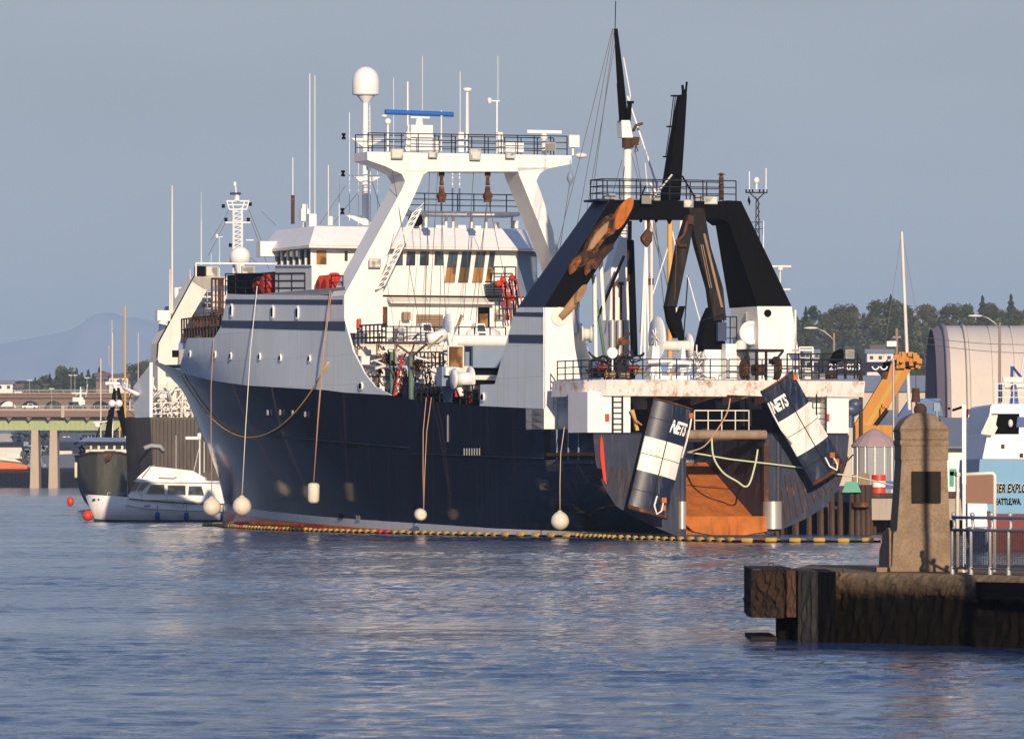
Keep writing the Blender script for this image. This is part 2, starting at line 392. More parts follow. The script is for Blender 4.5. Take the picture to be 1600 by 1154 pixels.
g.add(vs, [(4*i+j, 4*i+4+j, 4*i+5+j, 4*i+1+j) for i in range(25) for j in range(3)], 0, True); o = g.build('unseen_bank_hill', M['earth']); o['kind'] = 'structure'  # hill out of view, added as dark land for the hull to reflect
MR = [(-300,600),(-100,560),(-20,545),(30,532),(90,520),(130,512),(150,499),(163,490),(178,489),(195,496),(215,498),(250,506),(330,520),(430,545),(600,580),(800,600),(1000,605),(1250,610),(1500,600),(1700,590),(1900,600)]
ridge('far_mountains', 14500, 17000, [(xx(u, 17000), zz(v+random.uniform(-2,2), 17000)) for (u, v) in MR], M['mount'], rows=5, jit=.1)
# ---------------------------------------------------------------- haze
def haze():
    m = bpy.data.materials.new('pale_haze'); m.use_nodes = True; t = m.node_tree
    for n in list(t.nodes): t.nodes.remove(n)
    out = t.nodes.new('ShaderNodeOutputMaterial'); pv = t.nodes.new('ShaderNodeVolumePrincipled')
    pv.inputs['Color'].default_value = (.53, .70, .90, 1); pv.inputs['Density'].default_value = .000075
    pv.inputs['Anisotropy'].default_value = 0.0
    t.links.new(pv.outputs[0], out.inputs['Volume'])
    g = G(); g.box((-4200, -200, -6), (4200, 19800, 520)); o = g.build('haze', m); o['kind'] = 'stuff'
    return o
haze()
# ---------------------------------------------------------------- the factory trawler
HB = 8.1
STEM = [(-1, 92.5), (0, 93.5)] + sorted([(T(u, v, 0).z, T(u, v, 0).y) for u, v in ((352,790),(340,740),(315,680),(290,612),(262,583),(240,566))])
STEM.append((20, STEM[-1][1]+3))
def interp(tb, x):
    if x <= tb[0][0]: return tb[0][1]
    for (x0, y0), (x1, y1) in zip(tb, tb[1:]):
        if x <= x1: return y0+(y1-y0)*(x-x0)/(x1-x0)
    return tb[-1][1]
TR = [(-.6, .4), (0.0, 2.6), (.3, 3.3), (.7, 4.3), (1.15, 5.4), (1.9, 6.7), (3.1, 7.5), (4.4, 7.95), (6, 8.1), (9, 8.1)]
def sm01(x): x = min(1, max(0, x)); return x*x*(3-2*x)
def Wd(b, z):
    bs = interp(STEM, z); t = min(1, max(0, z/12)); b0 = 38+20*t; p = 1.6+.8*t
    w = HB
    if b > b0: w = HB*max(0, 1-((b-b0)/max(.1, bs-b0))**p)
    if b < 16: w = w*(sm01(b/16)) + min(w, interp(TR, z))*(1-sm01(b/16))
    return w
def HS(u, v, side=-1, off=0.0):
    """point of the hull's port (or starboard) skin seen at a photo direction"""
    lo, hi = -2.0, 112.0; best = None
    for it in range(60):
        mid = (lo+hi)/2; z = SF._z(v, side*HB, mid); a = side*(Wd(mid, z)+off)
        z = SF._z(v, a, mid); a = side*(Wd(mid, z)+off)
        uu = SF.uv((a, mid, z))[0]
        if uu > u: lo = mid
        else: hi = mid
    return Vector((a, mid, z))
trawler = thing('factory_trawler', 'large navy and grey stern trawler with white and black gantries, behind the oil boom', 'fishing ship', (0,0,0), ship=True)
def tbl(pts): return sorted([(HS(u, v).y, HS(u, v).z) for u, v in pts])
# top of the navy skin
NAVY = tbl([(850,640),(750,634),(640,624),(610,616),(540,613),(508,609),(388,602),(331,594),(287,581),(262,571),(246,565)])
ztop_step = T(870,720,-8.1).z
def navy_top(b):
    if b < NAVY[0][0]: return NAVY[0][1]
    return interp(NAVY, b)
b_leg = T(850,560,-8.1).y                       # aft face of the stern gantry
BEND = NAVY[-1][0]
bs_ = [0, .6, 1.5, 3, 5, b_leg-.02, b_leg+.02, 10, 13, 16, 20] + [24+i*3 for i in range(22)] + [90, 93, 95, 97, 99, 101, 103, 105, 107, 109, 110.5]
def hull_mat():
    m, t, b = nodes('navy_hull_paint')
    tc = t.nodes.new('ShaderNodeTexCoord'); sp = t.nodes.new('ShaderNodeSeparateXYZ'); t.links.new(tc.outputs['Object'], sp.inputs[0])
    y = sp.outputs['Y']; z = sp.outputs['Z']
    wob = math_(t, 'MULTIPLY', math_(t, 'SUBTRACT', noise(t, .8, 4), .5), .05)
    top = math_(t, 'ADD', math_(t, 'MULTIPLY', y, .0155), .22)
    d = math_(t, 'ADD', math_(t, 'SUBTRACT', z, top), wob)
    white = math_(t, 'LESS_THAN', d, 0.0); red = math_(t, 'LESS_THAN', d, -.52)
    n = noise(t, .25, 5); col = mix(t, n, (.004,.008,.024), (.010,.018,.045))
    st = ramp(t, noise(t, 1.1, 6, .7, sc=(1, 1, .05)), [(.50, (0,)*3), (.72, (.34,)*3)])
    col = mix(t, st, col, (.04,.042,.05)); col = seams(t, col, .14, 6.5, 2.1)
    st2 = ramp(t, noise(t, .5, 5, .7, sc=(1, 1, .12)), [(.58, (0,)*3), (.72, (.5,)*3)])
    col = mix(t, st2, col, (.07,.045,.03))
    wc = mix(t, noise(t, 1.2, 6, .7, sc=(1,1,.2)), (.42,.42,.42), (.74,.73,.71))
    rc = mix(t, noise(t, 1.0, 5), (.75,.05,.02), (.85,.10,.04))
    col = mix(t, white, col, wc); col = mix(t, red, col, rc)
    t.links.new(col, b.inputs['Base Color']); b.inputs['Roughness'].default_value = .10
    b.inputs['IOR'].default_value = 1.13
    bn = t.nodes.new('ShaderNodeBump'); bn.inputs['Strength'].default_value = .10; bn.inputs['Distance'].default_value = .05
    t.links.new(noise(t, .7, 3, .5, sc=(1,1,.5)), bn.inputs['Height']); t.links.new(bn.outputs[0], b.inputs['Normal'])
    return m
M['hull'] = hull_mat()
def skin(side, bs, zlo, zhi, nz, m=0, g=None, off=0, flip=False):
    g = g or G(); vs = []; n = nz+1
    for b in bs:
        l, h = zlo(b), zhi(b)
        for j in range(n):
            z = l+(h-l)*j/nz; bb = b
            bl = min(bb, interp(STEM, z)); vs.append((side*(Wd(bl, z)+off), bl, z))
    fs = [(i*n+j, (i+1)*n+j, (i+1)*n+j+1, i*n+j+1) for i in range(len(bs)-1) for j in range(nz)]
    return g.add(vs, fs, m, True)
g = G()
def nt_(b): return T(870,718,-8.1).z if b < b_leg else navy_top(b)
for sd_ in (-1, 1): skin(sd_, bs_, lambda b: -1.2, lambda b: min(nt_(b), 12.9), 22, g=g)
hull = g.build('hull', M['hull'], trawler)
# transom plates, built round the ramp mouth at b = 0
RL = S(1072, 700, 0).x; RR = S(1196, 700, 0).x; zt = S(1135, 679, 0).z
zb_l = .25
def _unused_tr_side(sgn, xin):
    pts = [Vector((xin, 0, -1.0)), Vector((xin, 0, zt))]
    zs = [zt, 5.2, 4.4, 3.7, 3.1, 2.5, 1.9, 1.5, 1.15, .9, .7, .5, .3, 0, -.6]
    pts += [Vector((sgn*interp(TR, z), 0, z)) for z in zs]
    if sgn*xin > interp(TR, -.6): pass
    return pts
M['transom'] = paint('scraped_navy_transom', (.035,.045,.075), .45, .35, .9, (.10,.085,.08), .34, (.17,.08,.045), .7, spec=.2)
g = G()
for sgn, xin in ((-1, RL), (1, RR)):
    zs = [zt-i*(zt+.2)/18 for i in range(19)]
    vs = []; 
    for z in zs:
        w = max(interp(TR, z), abs(xin)+.001); vs += [(xin, 0, z), (sgn*w, 0, z)]
    vs2 = [(x, .25, z) for x, y, z in vs]; n = len(vs)
    fs = [(2*i, 2*i+1, 2*i+3, 2*i+2) for i in range(18)]
    g.add(vs, fs); 
g.box((RL, .02, -.6), (RR, .3, .22))
g.build('transom', M['transom'], trawler)
# scrape ribs on the starboard quarter and short ones to port
g = G()
for i in range(15):
    g = G(); u0 = 1218+i*8.2; v0 = 735 if i < 6 else 742-(i-6)*5.2; v1 = min(818-i*1.0, 0) or 0
    p = S(u0, 742-max(0, i-4)*3.2, -.02); q = S(u0+10+i*.9, min(822-i*7.2, 818), -.02)
    w = interp(TR, q.z)
    g.cyl((p.x, -.03, p.z), (min(q.x, w-.05), -.03, q.z), .05, n=4); g.build('rubbing_rib', M['brown'], trawler)
for i in range(6):
    p = S(958+i*8, 728+i*3, 0); q = S(948+i*8.6, 757+i*7, 0); g = G(); g.cyl((p.x, -.03, p.z), (q.x, -.03, q.z), .045, n=4); g.build('rubbing_rib', M['brown'], trawler)
# ramp
b_rt = 9.0; z_rt = SF._z(722, 0, b_rt)
g = G(); g.prism([(RL+.02, .05, .25), (RR-.02, .05, .25), (RR-.02, 1.2, .95), (RR-.02, b_rt, z_rt), (RL+.02, b_rt, z_rt), (RL+.02, 1.2, .95)], (0, .1, -.4))
g.build('stern_ramp', M['orange_rust'], trawler)
g = G(); g.prism([(RR, .02, .2), (RR, .02, zt-.3), (RR, b_rt+4, zt-.3), (RR, b_rt+4, z_rt-.4)], (.25, 0, 0))
g.prism([(RL, .02, .2), (RL, .02, zt-.3), (RL, b_rt+4, zt-.3), (RL, b_rt+4, z_rt-.4)], (-.25, 0, 0))
g.build('ramp_wall', M['transom'], trawler)
g = G(); g.box((RL, b_rt+2, z_rt-.5), (RR, b_rt+2.2, zt)); g.box((RL, b_rt, z_rt-.2), (RR, b_rt+2.2, z_rt)); g.build('ramp_head_bulkhead', M['bluegrey'], trawler)
g = G(); g.prism([S(u, v, -.10) for u, v in ((1072,806),(1196,806),(1206,812),(1207,822),(1197,830),(1165,835.5),(1112,835.5),(1084,830),(1072,819))], (0, .3, 0)); g.build('ramp_lip', M['orange_rust'], trawler)
for u0, u1 in ((1060, 1073), (1194, 1222)):
    a0 = S(u0, 700, 0).x; a1 = S(u1, 700, 0).x; z0 = S(u0, 826, 0).z; z1 = S(u0, 783, 0).z
    g = G(); c = Vector(((a0+a1)/2, -.05, 0)); r_ = (a1-a0)/2
    g.lathe((c.x, .1, max(.15, z0)), (0,0,1), [(0, r_), (z1-z0, r_)], 18); g.build('ramp_mouth_plate', M['steel'], trawler)
    xo = c.x+(r_-.22 if u0 > 1100 else 0); g = G(); g.lathe((xo, .1, z1), (0,0,1), [(0, .2), (zt-z1-.15, .2)], 14); g.build('ramp_mouth_post', M['transom'], trawler)
    if u0 > 1100: g = G(); g.box((a0-.02, -.03, z1), (a0+.28, .3, zt-.5)); g.build('rusty_corner_plate', M['brown'], trawler)
g = G(); p = S(1058, 679, .2); q = S(1196, 679, .2); g.cyl(p, q, .28, n=16); g.build('ramp_roller', M['wood'], trawler)
g = G(); p0 = S(1085, 672, 1.0); p1 = S(1170, 672, 1.0); g.rail([p0, p1], S(1085, 641, 1.0).z-p0.z, 2, .85, .04)
g.box((p0.x, .9, p0.z-.28), (p1.x, 1.1, p0.z+.02)); g.build('stern_safety_rail', M['cream'], trawler)
g = G(); a0 = S(938, 680, 0); g.box((-8.05, .05, zt), (RL, .6, zt+.12)); g.box((RR, .05, zt), (8.05, .6, zt+.12)); g.build('transom_cap', M['navy'], trawler)
p = [S(938.5, 679, -.05), S(941, 690, -.05), S(947, 758, -.05), S(942, 750, -.05), S(937, 715, -.05), S(936.5, 690, -.05)]
g = G(); g.prism(p, (0, -.12, 0)); g.build('red_bumper_bar', M['red'], trawler)
for u_, v_ in ((928,740),(1179,703)):
    g = G(); c = S(u_, v_, -.02) if u_ > 1000 else S(u_+6, v_, -.02); g.lathe(c, (0,-1,0), [(0, .30), (.12, .33), (.12, .2), (.02, .19)], 14); g.build('fairlead', M['black'], trawler)
# main working deck, quarter deck
g = G(); zd = 5.0
g.box((-7.9, b_rt+2.2, zd-.2), (7.9, 50, zd)); g.box((-7.95, .3, zd-.2), (RL-.3, b_rt+2.4, zd)); g.box((RR+.3, .3, zd-.2), (7.95, b_rt+2.4, zd))
g.build('working_deck', M['brown'], trawler)
# navy inner bulkhead seen through the step in the port quarter
z720 = nt_(1); z670 = T(880, 670, -7.8).z; z590 = T(880, 592, -7.6).z
g = G(); g.box((-7.7, .5, z720-1), (-7.5, b_leg, z670)); g.box((-8.0, .5, z720-.25), (-7.5, b_leg, z720-.05)); g.build('quarter_bulkhead', M['navy'], trawler)
g = G(); g.box((-7.25, .9, z670-.3), (-7.1, b_leg+.3, z590)); g.build('quarter_screen', M['bluegrey'], trawler)
g = G(); g.rail([(-7.5, 1.0, z670+1.2), (-7.5, b_leg, z670+1.2)], 1.6, 4, .9, .03); g.build('quarter_rail', M['galv'], trawler)
for u_ in (871, 889, 905): c = T(u_, 700, -7.72); g = G(); g.cyl((-7.76, c.y, z720-.1), (-7.76, c.y, z670), .05, n=5); g.build('stiffener', M['bluegrey'], trawler)
# side boxes at the quarters
bx = []
for (u0, u1, side) in ((918, 985, -1), (1290, 1326, 1)):
    a0, a1 = S(u0, 640, .1).x, S(u1, 640, .1).x
    g = G(); g.box((a0, .1, zt+.12), (a1, 3.2, S(950, 612, .1).z)); bxo = g.build('quarter_locker', M['white'], trawler)
    g = G(); uL = 957 if side < 0 else 1275
    for du in (0, 15):
        c = S(uL+du, 675, 0); g.cyl((c.x, -.06, zt+.1), (c.x, -.06, S(950, 612, 0).z), .05, n=5)
    for i in range(9):
        z = zt+.3+i*.32; g.cyl((S(uL, 600, 0).x, -.06, z), (S(uL+15, 600, 0).x, -.06, z), .03, n=4)
    g.build('ladder', M['rail'], trawler)
    g = G(); c = S(949 if side < 0 else 1293, 652, 0); g.cbox((c.x, .05, c.z), (.22, .12, .42)); g.build('fire_box', M['red'], trawler)
g = G(); a0, a1 = S(1262, 640, .1).x, S(1290, 640, .1).x; g.box((a0, 1.0, zt+.12), (a1, 3.0, S(1270, 615, .1).z)); g.build('quarter_locker', M['white'], trawler)
# dark interior under the overhanging deck, its shade put into the colour
M['darkint'] = paint('dark_deck_recess_shade', (.03,.032,.035), .8, .3)
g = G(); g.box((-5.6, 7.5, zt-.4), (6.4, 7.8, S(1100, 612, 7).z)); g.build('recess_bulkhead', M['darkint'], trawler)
# overhanging gantry deck
zdk0 = S(1100, 619, 0).z; zdk1 = S(1100, 594, 0).z
A0, A1 = S(919, 600, .3).x, S(1345, 600, .3).x; zm = (zdk0+zdk1)/2
g = G(); bf = -.35
xs = [(A0, 1.0, 0), (A0+.9, bf, 0), (A0+7.5, bf, 0), (S(1138, 600, bf).x, bf, 0), (S(1140, 600, bf).x, bf+.9, .12), (S(1210, 600, bf).x, bf+.2, 0), (S(1300, 600, bf).x, bf, 0), (A1, bf, 0), (A1, 6, 0), (A0, 6, 0)]
lo = [(x, y+.25, zdk0+dz) for x, y, dz in xs]; hi = [(x, y, zdk1) for x, y, dz in xs]
g.frust(lo, hi); g.build('aft_deck', M['white_rust'], trawler)
g = G()
for k in range(7):
    x = A0+1.8+k*2.05; g.prism([(x, .1, zdk0-.02), (x, 4, zdk0-.02), (x, 4, zdk0-.45)], (.12, 0, 0))
g.build('deck_bracket', M['white_rust'], trawler)
g = G(); g.rail([S(925, 592, .3)*1, S(1136, 592, -.2)], 1.15, 3, 1.05, .04); g.rail([S(1139, 592, .3), S(1345, 592, 0)], 1.15, 3, 1.05, .04)
g.rail([(A0+.1, .4, zdk1), (A0+.1, 5.5, zdk1)], 1.15, 3, 1.2, .04)
g.build('aft_deck_railing', M['rail'], trawler)
# ---------------- upper grey shell
def strip(name, top, bot, mat, side, nb=60, off=.02, u=None, parent=trawler, thick=.12):
    """a shell strip between two photo outlines on the ship's side; top/bot: [(u, v)]"""
    bt = sorted([(HS(u_, v_).y, HS(u_, v_).z) for u_, v_ in top]); bb = sorted([(HS(u_, v_).y, HS(u_, v_).z) for u_, v_ in bot])
    b0 = max(bt[0][0], bb[0][0]); b1 = min(bt[-1][0], bb[-1][0])
    bs = sorted(set([b0+(b1-b0)*i/nb for i in range(nb+1)] + [x for x, _ in bt+bb if b0 < x < b1]))
    g = G(); n = 7; A = []; B = []
    for b in bs:
        l, h = interp(bb, b), max(interp(bt, b), interp(bb, b)+.001)
        for j in range(n):
            z = l+(h-l)*j/(n-1); bl = min(b, interp(STEM, z)-.05)
            A.append((side*(Wd(bl, z)+off), bl, z)); B.append((side*(Wd(bl, z)+off-thick), bl, z))
    k = len(bs); q = [(i*n+j, (i+1)*n+j, (i+1)*n+j+1, i*n+j+1) for i in range(k-1) for j in range(n-1)]
    g.add(A, q, 0, True); g.add(B, q, 0, True)
    e = k*n; rim = [(i*n+n-1, (i+1)*n+n-1, e+(i+1)*n+n-1, e+i*n+n-1) for i in range(k-1)]+[(i*n, (i+1)*n, e+(i+1)*n, e+i*n) for i in range(k-1)]
    g.add(A+B, rim+[(j, j+1, e+j+1, e+j) for j in range(n-1)]+[((k-1)*n+j, (k-1)*n+j+1, e+(k-1)*n+j+1, e+(k-1)*n+j) for j in range(n-1)])
    return g.build(name, mat, parent)
GT = [(611,616.5),(587,604),(571,584),(553,549),(541.5,507),(538,497),(537.5,462),(516,461.5),(380,460),(356,459),(349,497),(345,512),(336,527),(294,528),(287,556),(282.5,578)]
GB = [(611,617),(540,613),(508,609),(388,602),(331,594),(287,582.5),(282.5,581)]
for sd_ in (-1, 1): strip('upper_shell', GT, GB, M['grey'], sd_, off=.05)
for sd_ in (-1, 1):
    strip('paint_band', [(537.5,468),(354,467.5)], [(537.5,476),(352.5,474)], M['band'], sd_, off=.09, thick=.03, nb=24)
    strip('paint_band', [(541,502),(347.5,500.5)], [(544,516.5),(345,511)], M['band'], sd_, off=.09, thick=.03, nb=24)
# openings in the shell: rimmed slots and ports
def port(u, v, w, h, name='porthole', rim=M['white'], inner=M['black'], off=.06, d=None):
    c = HS(u, v); sc = F/(SF.M @ c).y; hh = h/sc; ww = w/sc/.34
    nrm = Vector((-1, -(Wd(c.y+.5, c.z)-Wd(c.y-.5, c.z)), 0)).normalized(); tg = Vector((-nrm.y, nrm.x, 0)); tg.normalize()
    def ell(s, o, n=18):
        r = min(ww, hh)*.5*s; L = [ ]
        for i in range(n):
            t = 2*math.pi*i/n; x = r*math.cos(t)*(1 if ww <= hh else 1); y = r*math.sin(t)
            x += math.copysign(max(0, ww*s/2-r), math.cos(t)); y += math.copysign(max(0, hh*s/2-r), math.sin(t))
            L.append(c+nrm*o+tg*x+Vector((0,0,y)))
        return L
    g = G(); g.prism(ell(1, off), nrm*.10); rm = g.build(name, rim, trawler)
    g = G(); s2 = .66; pts = [p for p in ell(s2, off+.101)]
    sh = tg*(-ww*.10 if tg.y > 0 else ww*.10)
    g.prism([p for p in pts], nrm*.012); g.build('recess', inner, rm)
for u_, v_ in ((363.6,485),(427.8,487.6),(466.7,488.6)): port(u_, v_, 4.6, 22, 'side_slot')
for u_, v_ in ((299,553),(338,554),(362.6,556),(407.6,557),(440,559),(485.6,560)): port(u_, v_, 3.6, 12)
port(566, 603, 6, 13); 
for u_, v_ in ((420.5,644.4),(440,644),(459.6,645),(479,647)): port(u_, v_, 1.6, 9, 'draught_fin', M['midgrey'], M['midgrey'])
def hull_patch(us, name, mat, off=.03, th=.05, label=None):
    pts = [HS(u, v)+Vector((-off, 0, 0)) for u, v in us]
    g = G(); g.prism(pts, (-th, 0, 0)); return g.build(name, mat, trawler, label)
hull_patch([(543,689),(563,689),(563,698),(543,698)], 'hull_opening', M['black'])
hull_patch([(724,699),(756,699),(756,712),(724,712)], 'hull_vent', M['black'])
for i in range(7): hull_patch([(727+i*4,700),(728.2+i*4,700),(728.2+i*4,711),(727+i*4,711)], 'vent_slat', M['galv'], .09, .04)
hull_patch([(700,648),(701.3,648),(701.3,690),(700,690)], 'weld_strip', M['midgrey'])
g = G()
for u0, v0, u1, v1 in ((640,708,850,716),(420,681,640,699)):
    p = [HS(u0+(u1-u0)*i/8, v0+(v1-v0)*i/8)+Vector((-.05,0,0)) for i in range(9)]; g.path(p, .05, 4)
g.build('hull_knuckle', M['navy'], trawler)
for tx, u_, v_ in (('38', 533, 807), ('30', 560, 810)):
    c = HS(u_, v_)+Vector((-.06, 0, 0)); text_mesh(tx, .55, 'draught_mark', M['black'] if tx == '38' else M['midgrey'], trawler, frame(c, (0,-1,0), (0,0,1)), xs=1.8)
# bow bulwark: dark inside of the starboard side, thin rails, anchor fittings
g = G(); pts = [HS(u_, v_) for u_, v_ in ((284,580),(262,572),(246,566))]
zin = [T(u_, v_, 0) for u_, v_ in ((286,557),(262,559),(243,566))]
for sd_ in (1,):
    vs = []; n = 12
    for i in range(n+1):
        b = 97+(BEND-97.5)*i/n; z0 = navy_top(b)-.2; z1 = navy_top(b)+1.15*(1-.55*(i/n)**3); 
        bl = min(b, interp(STEM, z1)-.03); vs += [(sd_*(Wd(bl, z0)+.02), bl, z0), (sd_*(Wd(bl, z1)+.3), bl, z1), (sd_*(Wd(bl, z0)+.2), bl, z0), (sd_*(Wd(bl, z1)+.45), bl, z1)]
    fs = []
    for i in range(n):
        k = i*4; fs += [(k, k+4, k+5, k+1), (k+2, k+6, k+7, k+3), (k+1, k+5, k+7, k+3)]
    g.add(vs, fs)
g.build('bow_bulwark', M['navy'], trawler)
g = G(); g.add([(sx*Wd(b, navy_top(b)-.4), b, navy_top(b)-.4) for b in [60+i*5 for i in range(10)] for sx in (-1, 1)], [(2*i, 2*i+1, 2*i+3, 2*i+2) for i in range(9)])
g.build('foredeck', M['midgrey'], trawler)
g = G(); n = 10; pp = []
for i in range(n+1):
    b = 96+(BEND-96)*i/n; pp.append((-Wd(min(b, 200), navy_top(b))-.02, b, navy_top(b)+.03))
g.path(pp, .09, 5); g.build('bow_rail', M['navy'], trawler)
# ---------------- wheelhouse
bW = T(490, 400, -7.7).y
aL, aR = S(487, 400, bW).x, S(808, 400, bW).x
zE = S(600, 384.5, bW).z; zF = S(600, 461, bW).z; bF = T(430, 400, aL).y
g = G(); g.box((aL, bW, zF), (aR, bF, zE)); wh = g.build('wheelhouse', M['white'], trawler)
g = G(); g.prism([(aR, bW+.02, zF), (aR, bF, zF), (8.6, bF, zF), (8.6, bW+1.6, zF)], (0, 0, zE-zF)); g.build('wheelhouse_wing', M['bluegrey'], trawler)
# roof: flared eaves narrowing upwards
e0 = S(483, 383, bW-1.1); e1 = S(812, 386, bW-1.1)
t0 = S(492, 353, bW+.6); zt_ = t0.z; t1 = S(790, 357, bW+.6)
bf0 = T(408, 378, e0.x).y; bf1 = T(431, 347, t0.x).y
lo = [e0, (e1.x, e1.y, e0.z), (9.3, bW+1.2, e0.z), (9.3, bf0, e0.z), (e0.x, bf0, e0.z)]
hi = [t0, (t1.x, t1.y, zt_), (8.2, bW+2.2, zt_), (8.2, bf1, zt_), (t0.x, bf1, zt_)]
g = G(); g.frust([Vector(p) for p in lo], [Vector(p) for p in hi]); g.build('wheelhouse_roof', M['white'], trawler)
g = G(); g.frust([Vector(p)+Vector((0,0,-.16)) for p in lo], [Vector(p)+Vector((0,0,-.01)) for p in lo]); g.build('roof_edge', M['cream'], trawler)
def win(pts, glass, b, fr=M['white'], w=.10, name='window'):
    """framed pane on the aft plane b; pts photo corners clockwise from top left"""
    q = [S(u, v, b) for u, v in pts]; c = sum(q, Vector())/4
    out = [c+(p-c)*1.0+(p-c).normalized()*w for p in q]
    g = G(); n = len(q)
    for i in range(n):
        j = (i+1) % n; g.hexa([Vector((p.x, b-.05, p.z)) for p in (q[i], q[j], out[j], out[i])], [Vector((p.x, b+.02, p.z)) for p in (q[i], q[j], out[j], out[i])])
    f = g.build(name, fr, trawler)
    g = G(); g.prism([(p.x, b-.012, p.z) for p in q], (0, .02, 0)); g.build('pane', glass, f)
for i, u_ in enumerate((622.5, 642, 663, 686)): win([(u_-7,392.5),(u_+7,392.5),(u_+6.5,415),(u_-8,415)], M['glass'], bW)
for i, u_ in enumerate((700, 721, 743, 764)):
    wd = 15 if i < 3 else 9
    win([(u_+1,393),(u_+1+wd,393),(u_-5+wd,442),(u_-6,442)], M['glass'], bW)
    q = [S(u, v, bW-.02) for u, v in ((u_-2.5,418),(u_-2.5+wd,418),(u_-5.5+wd,441),(u_-5.5,441))]
    g = G(); g.prism([(p.x, bW-.03, p.z) for p in q], (0, .012, 0)); g.build('wooden_interior_panel', M['glass_warm'], trawler)
win([(494,391),(510,391),(510,413.5),(494,413.5)], M['glass_warm'], bW)
win([(538,392),(543,392),(543,408),(538,408)], M['glass'], bW)
for i in range(6):                                     # port side windows
    u_ = 436.5+i*9.3; p = T(u_, 402, aL); z0 = T(u_, 413.5, aL).z; z1 = T(u_, 390, aL).z
    g = G(); 
    for y0, y1, zz0, zz1 in ((p.y-.62, p.y-.5, z0, z1), (p.y+.5, p.y+.62, z0, z1), (p.y-.62, p.y+.62, z1, z1+.1), (p.y-.62, p.y+.62, z0-.1, z0)): g.box((aL-.10, y0, zz0), (aL+.02, y1, zz1))
    f = g.build('side_window', M['white'], trawler)
    g = G(); g.box((aL-.02, p.y-.5, z0), (aL+.01, p.y+.5, z1)); g.build('pane', M['glass'], f)
q = S(794, 406, bW+.9); g = G(); g.cbox((q.x, bW+.85, q.z), (.55, .5, .9)); g.build('wing_window', M['glass'], trawler)
g = G(); g.box((aL, bW-.45, zF-.10), (S(790, 461, bW).x, bW+.3, zF)); g.build('deck_edge_gutter', M['black'], trawler)
# lower deck-house
zU = S(650, 537, bW).z; bL = bW-.35
g = G(); g.box((-7.6, bL, zU-3), (7.6, bL+12, zF-.11)); g.build('deck_house', M['white'], trawler)
g = G(); a0 = S(606, 470, bW-.6).x; a1 = S(768, 470, bW-.6).x; g.prism([(a0, bL, S(600, 463, bL).z), (a0, bL-.8, S(600, 471, bL).z), (a0, bL-.8, S(600, 474, bL).z), (a0, bL, S(600, 468, bL).z)], (a1-a0, 0, 0)); g.build('canopy', M['cream'], trawler)
def panel(u0, v0, u1, v1, b, mat, name, th=.06, par=trawler, lab=None):
    p = S(u0, v0, b); q = S(u1, v1, b); g = G(); g.box((p.x, b-th, q.z), (q.x, b, p.z)); return g.build(name, mat, par, lab)
dr = panel(592, 479, 605, 511, bL, M['brown'], 'door'); panel(594, 483, 599, 492, bL-.07, M['red'], 'red_notice', .03)
panel(650, 491, 692, 520, bL, M['wood'], 'cargo_hatch')
for i in range(6): panel(651, 495+i*4, 691, 496+i*4, bL-.065, M['darkwood'], 'hatch_batten', .03)
panel(745, 480, 765, 512, bL, M['black'], 'doorway', .03); panel(744, 479, 746, 512, bL-.02, M['cream'], 'door_frame', .08)
panel(771, 483, 785, 501, bL, M['lens'], 'bright_plate', .2)  # pale lens colour makes this plate look lit
panel(749, 490, 762, 512, bL-.035, M['glass_warm'], 'timber_inside_doorway', .02)
# upper deck slab with rail
zU0 = S(660, 538, bW-5).z
g = G(); g.box((-7.6, bW-5.2, zU0-.25), (7.6, bL, zU0)); g.build('upper_deck', M['white'], trawler)
g = G(); p0 = S(550, 538, bW-5.1); p1 = S(700, 538, bW-5.1); p2 = S(717, 538, bW-5.1); p3 = S(790, 538, bW-5.1)
g.rail([(p0.x, bW-5.1, zU0), (p1.x, bW-5.1, zU0)], 1.15, 3, 1.0, .045); g.rail([(p2.x, bW-5.1, zU0), (p3.x, bW-5.1, zU0)], 1.15, 2, 1.3, .045); g.build('upper_deck_railing', M['rail'], trawler)
# forecastle side rails and red rubber fenders stowed on deck
zf = [HS(u, 460.5).z for u in (356, 537)]
def hrail(us, h, bars, sp, name, inset=.25, r=.045, mat=M['rail']):
    pts = []
    for u, v in us: p = HS(u, v); pts.append((p.x+inset, p.y, p.z))
    g = G(); g.rail(pts, h, bars, sp, r); g.build(name, mat, trawler)
hrail([(347,461),(410,461),(471,461)], 1.45, 3, 2.6, 'forecastle_railing', r=.05)
hrail([(512,462),(530,462)], 1.3, 3, 2.2, 'forecastle_railing')
p = HS(348, 460); q = HS(410, 460)
g = G(); g.box((p.x+1.2, q.y, p.z-.4), (p.x+1.5, p.y+.8, p.z+1.35)); g.box((p.x+1.2, HS(345,460).y-.3, p.z-2), (p.x+3.2, HS(345,460).y+2.2, p.z+1.4)); g.build('forecastle_screen', M['black'], trawler)
p = HS(356, 461); q = HS(537, 461); g = G(); g.box((-6.4, bF, p.z-.5), (6.4, p.y, p.z-.1)); g.box((-8.0, q.y, p.z-.5), (-6.9, p.y, p.z-.1)); g.build('forecastle_deck', M['midgrey'], trawler)
g = G(); z = HS(310,528).z
for i in range(15):
    b = HS(345,530).y+1.0+i*.95; a = -Wd(b, z)+.5
    g.cyl((a, b, z-.2), (a, b, z+1.55), .07, n=4); g.cbox((a+.5, b, z+.5), (.5, .5, random.uniform(.3, .9)))
g.path([(-Wd(b, z)+.5, b, z+1.5) for b in [HS(345,530).y+1+i*3.3 for i in range(5)]], .06, 4)
g.path([(-Wd(b, z)+.5, b, z+.75) for b in [HS(345,530).y+1+i*3.3 for i in range(5)]], .05, 4)
g.build('anchor_deck_railing', M['darkwood'], trawler)
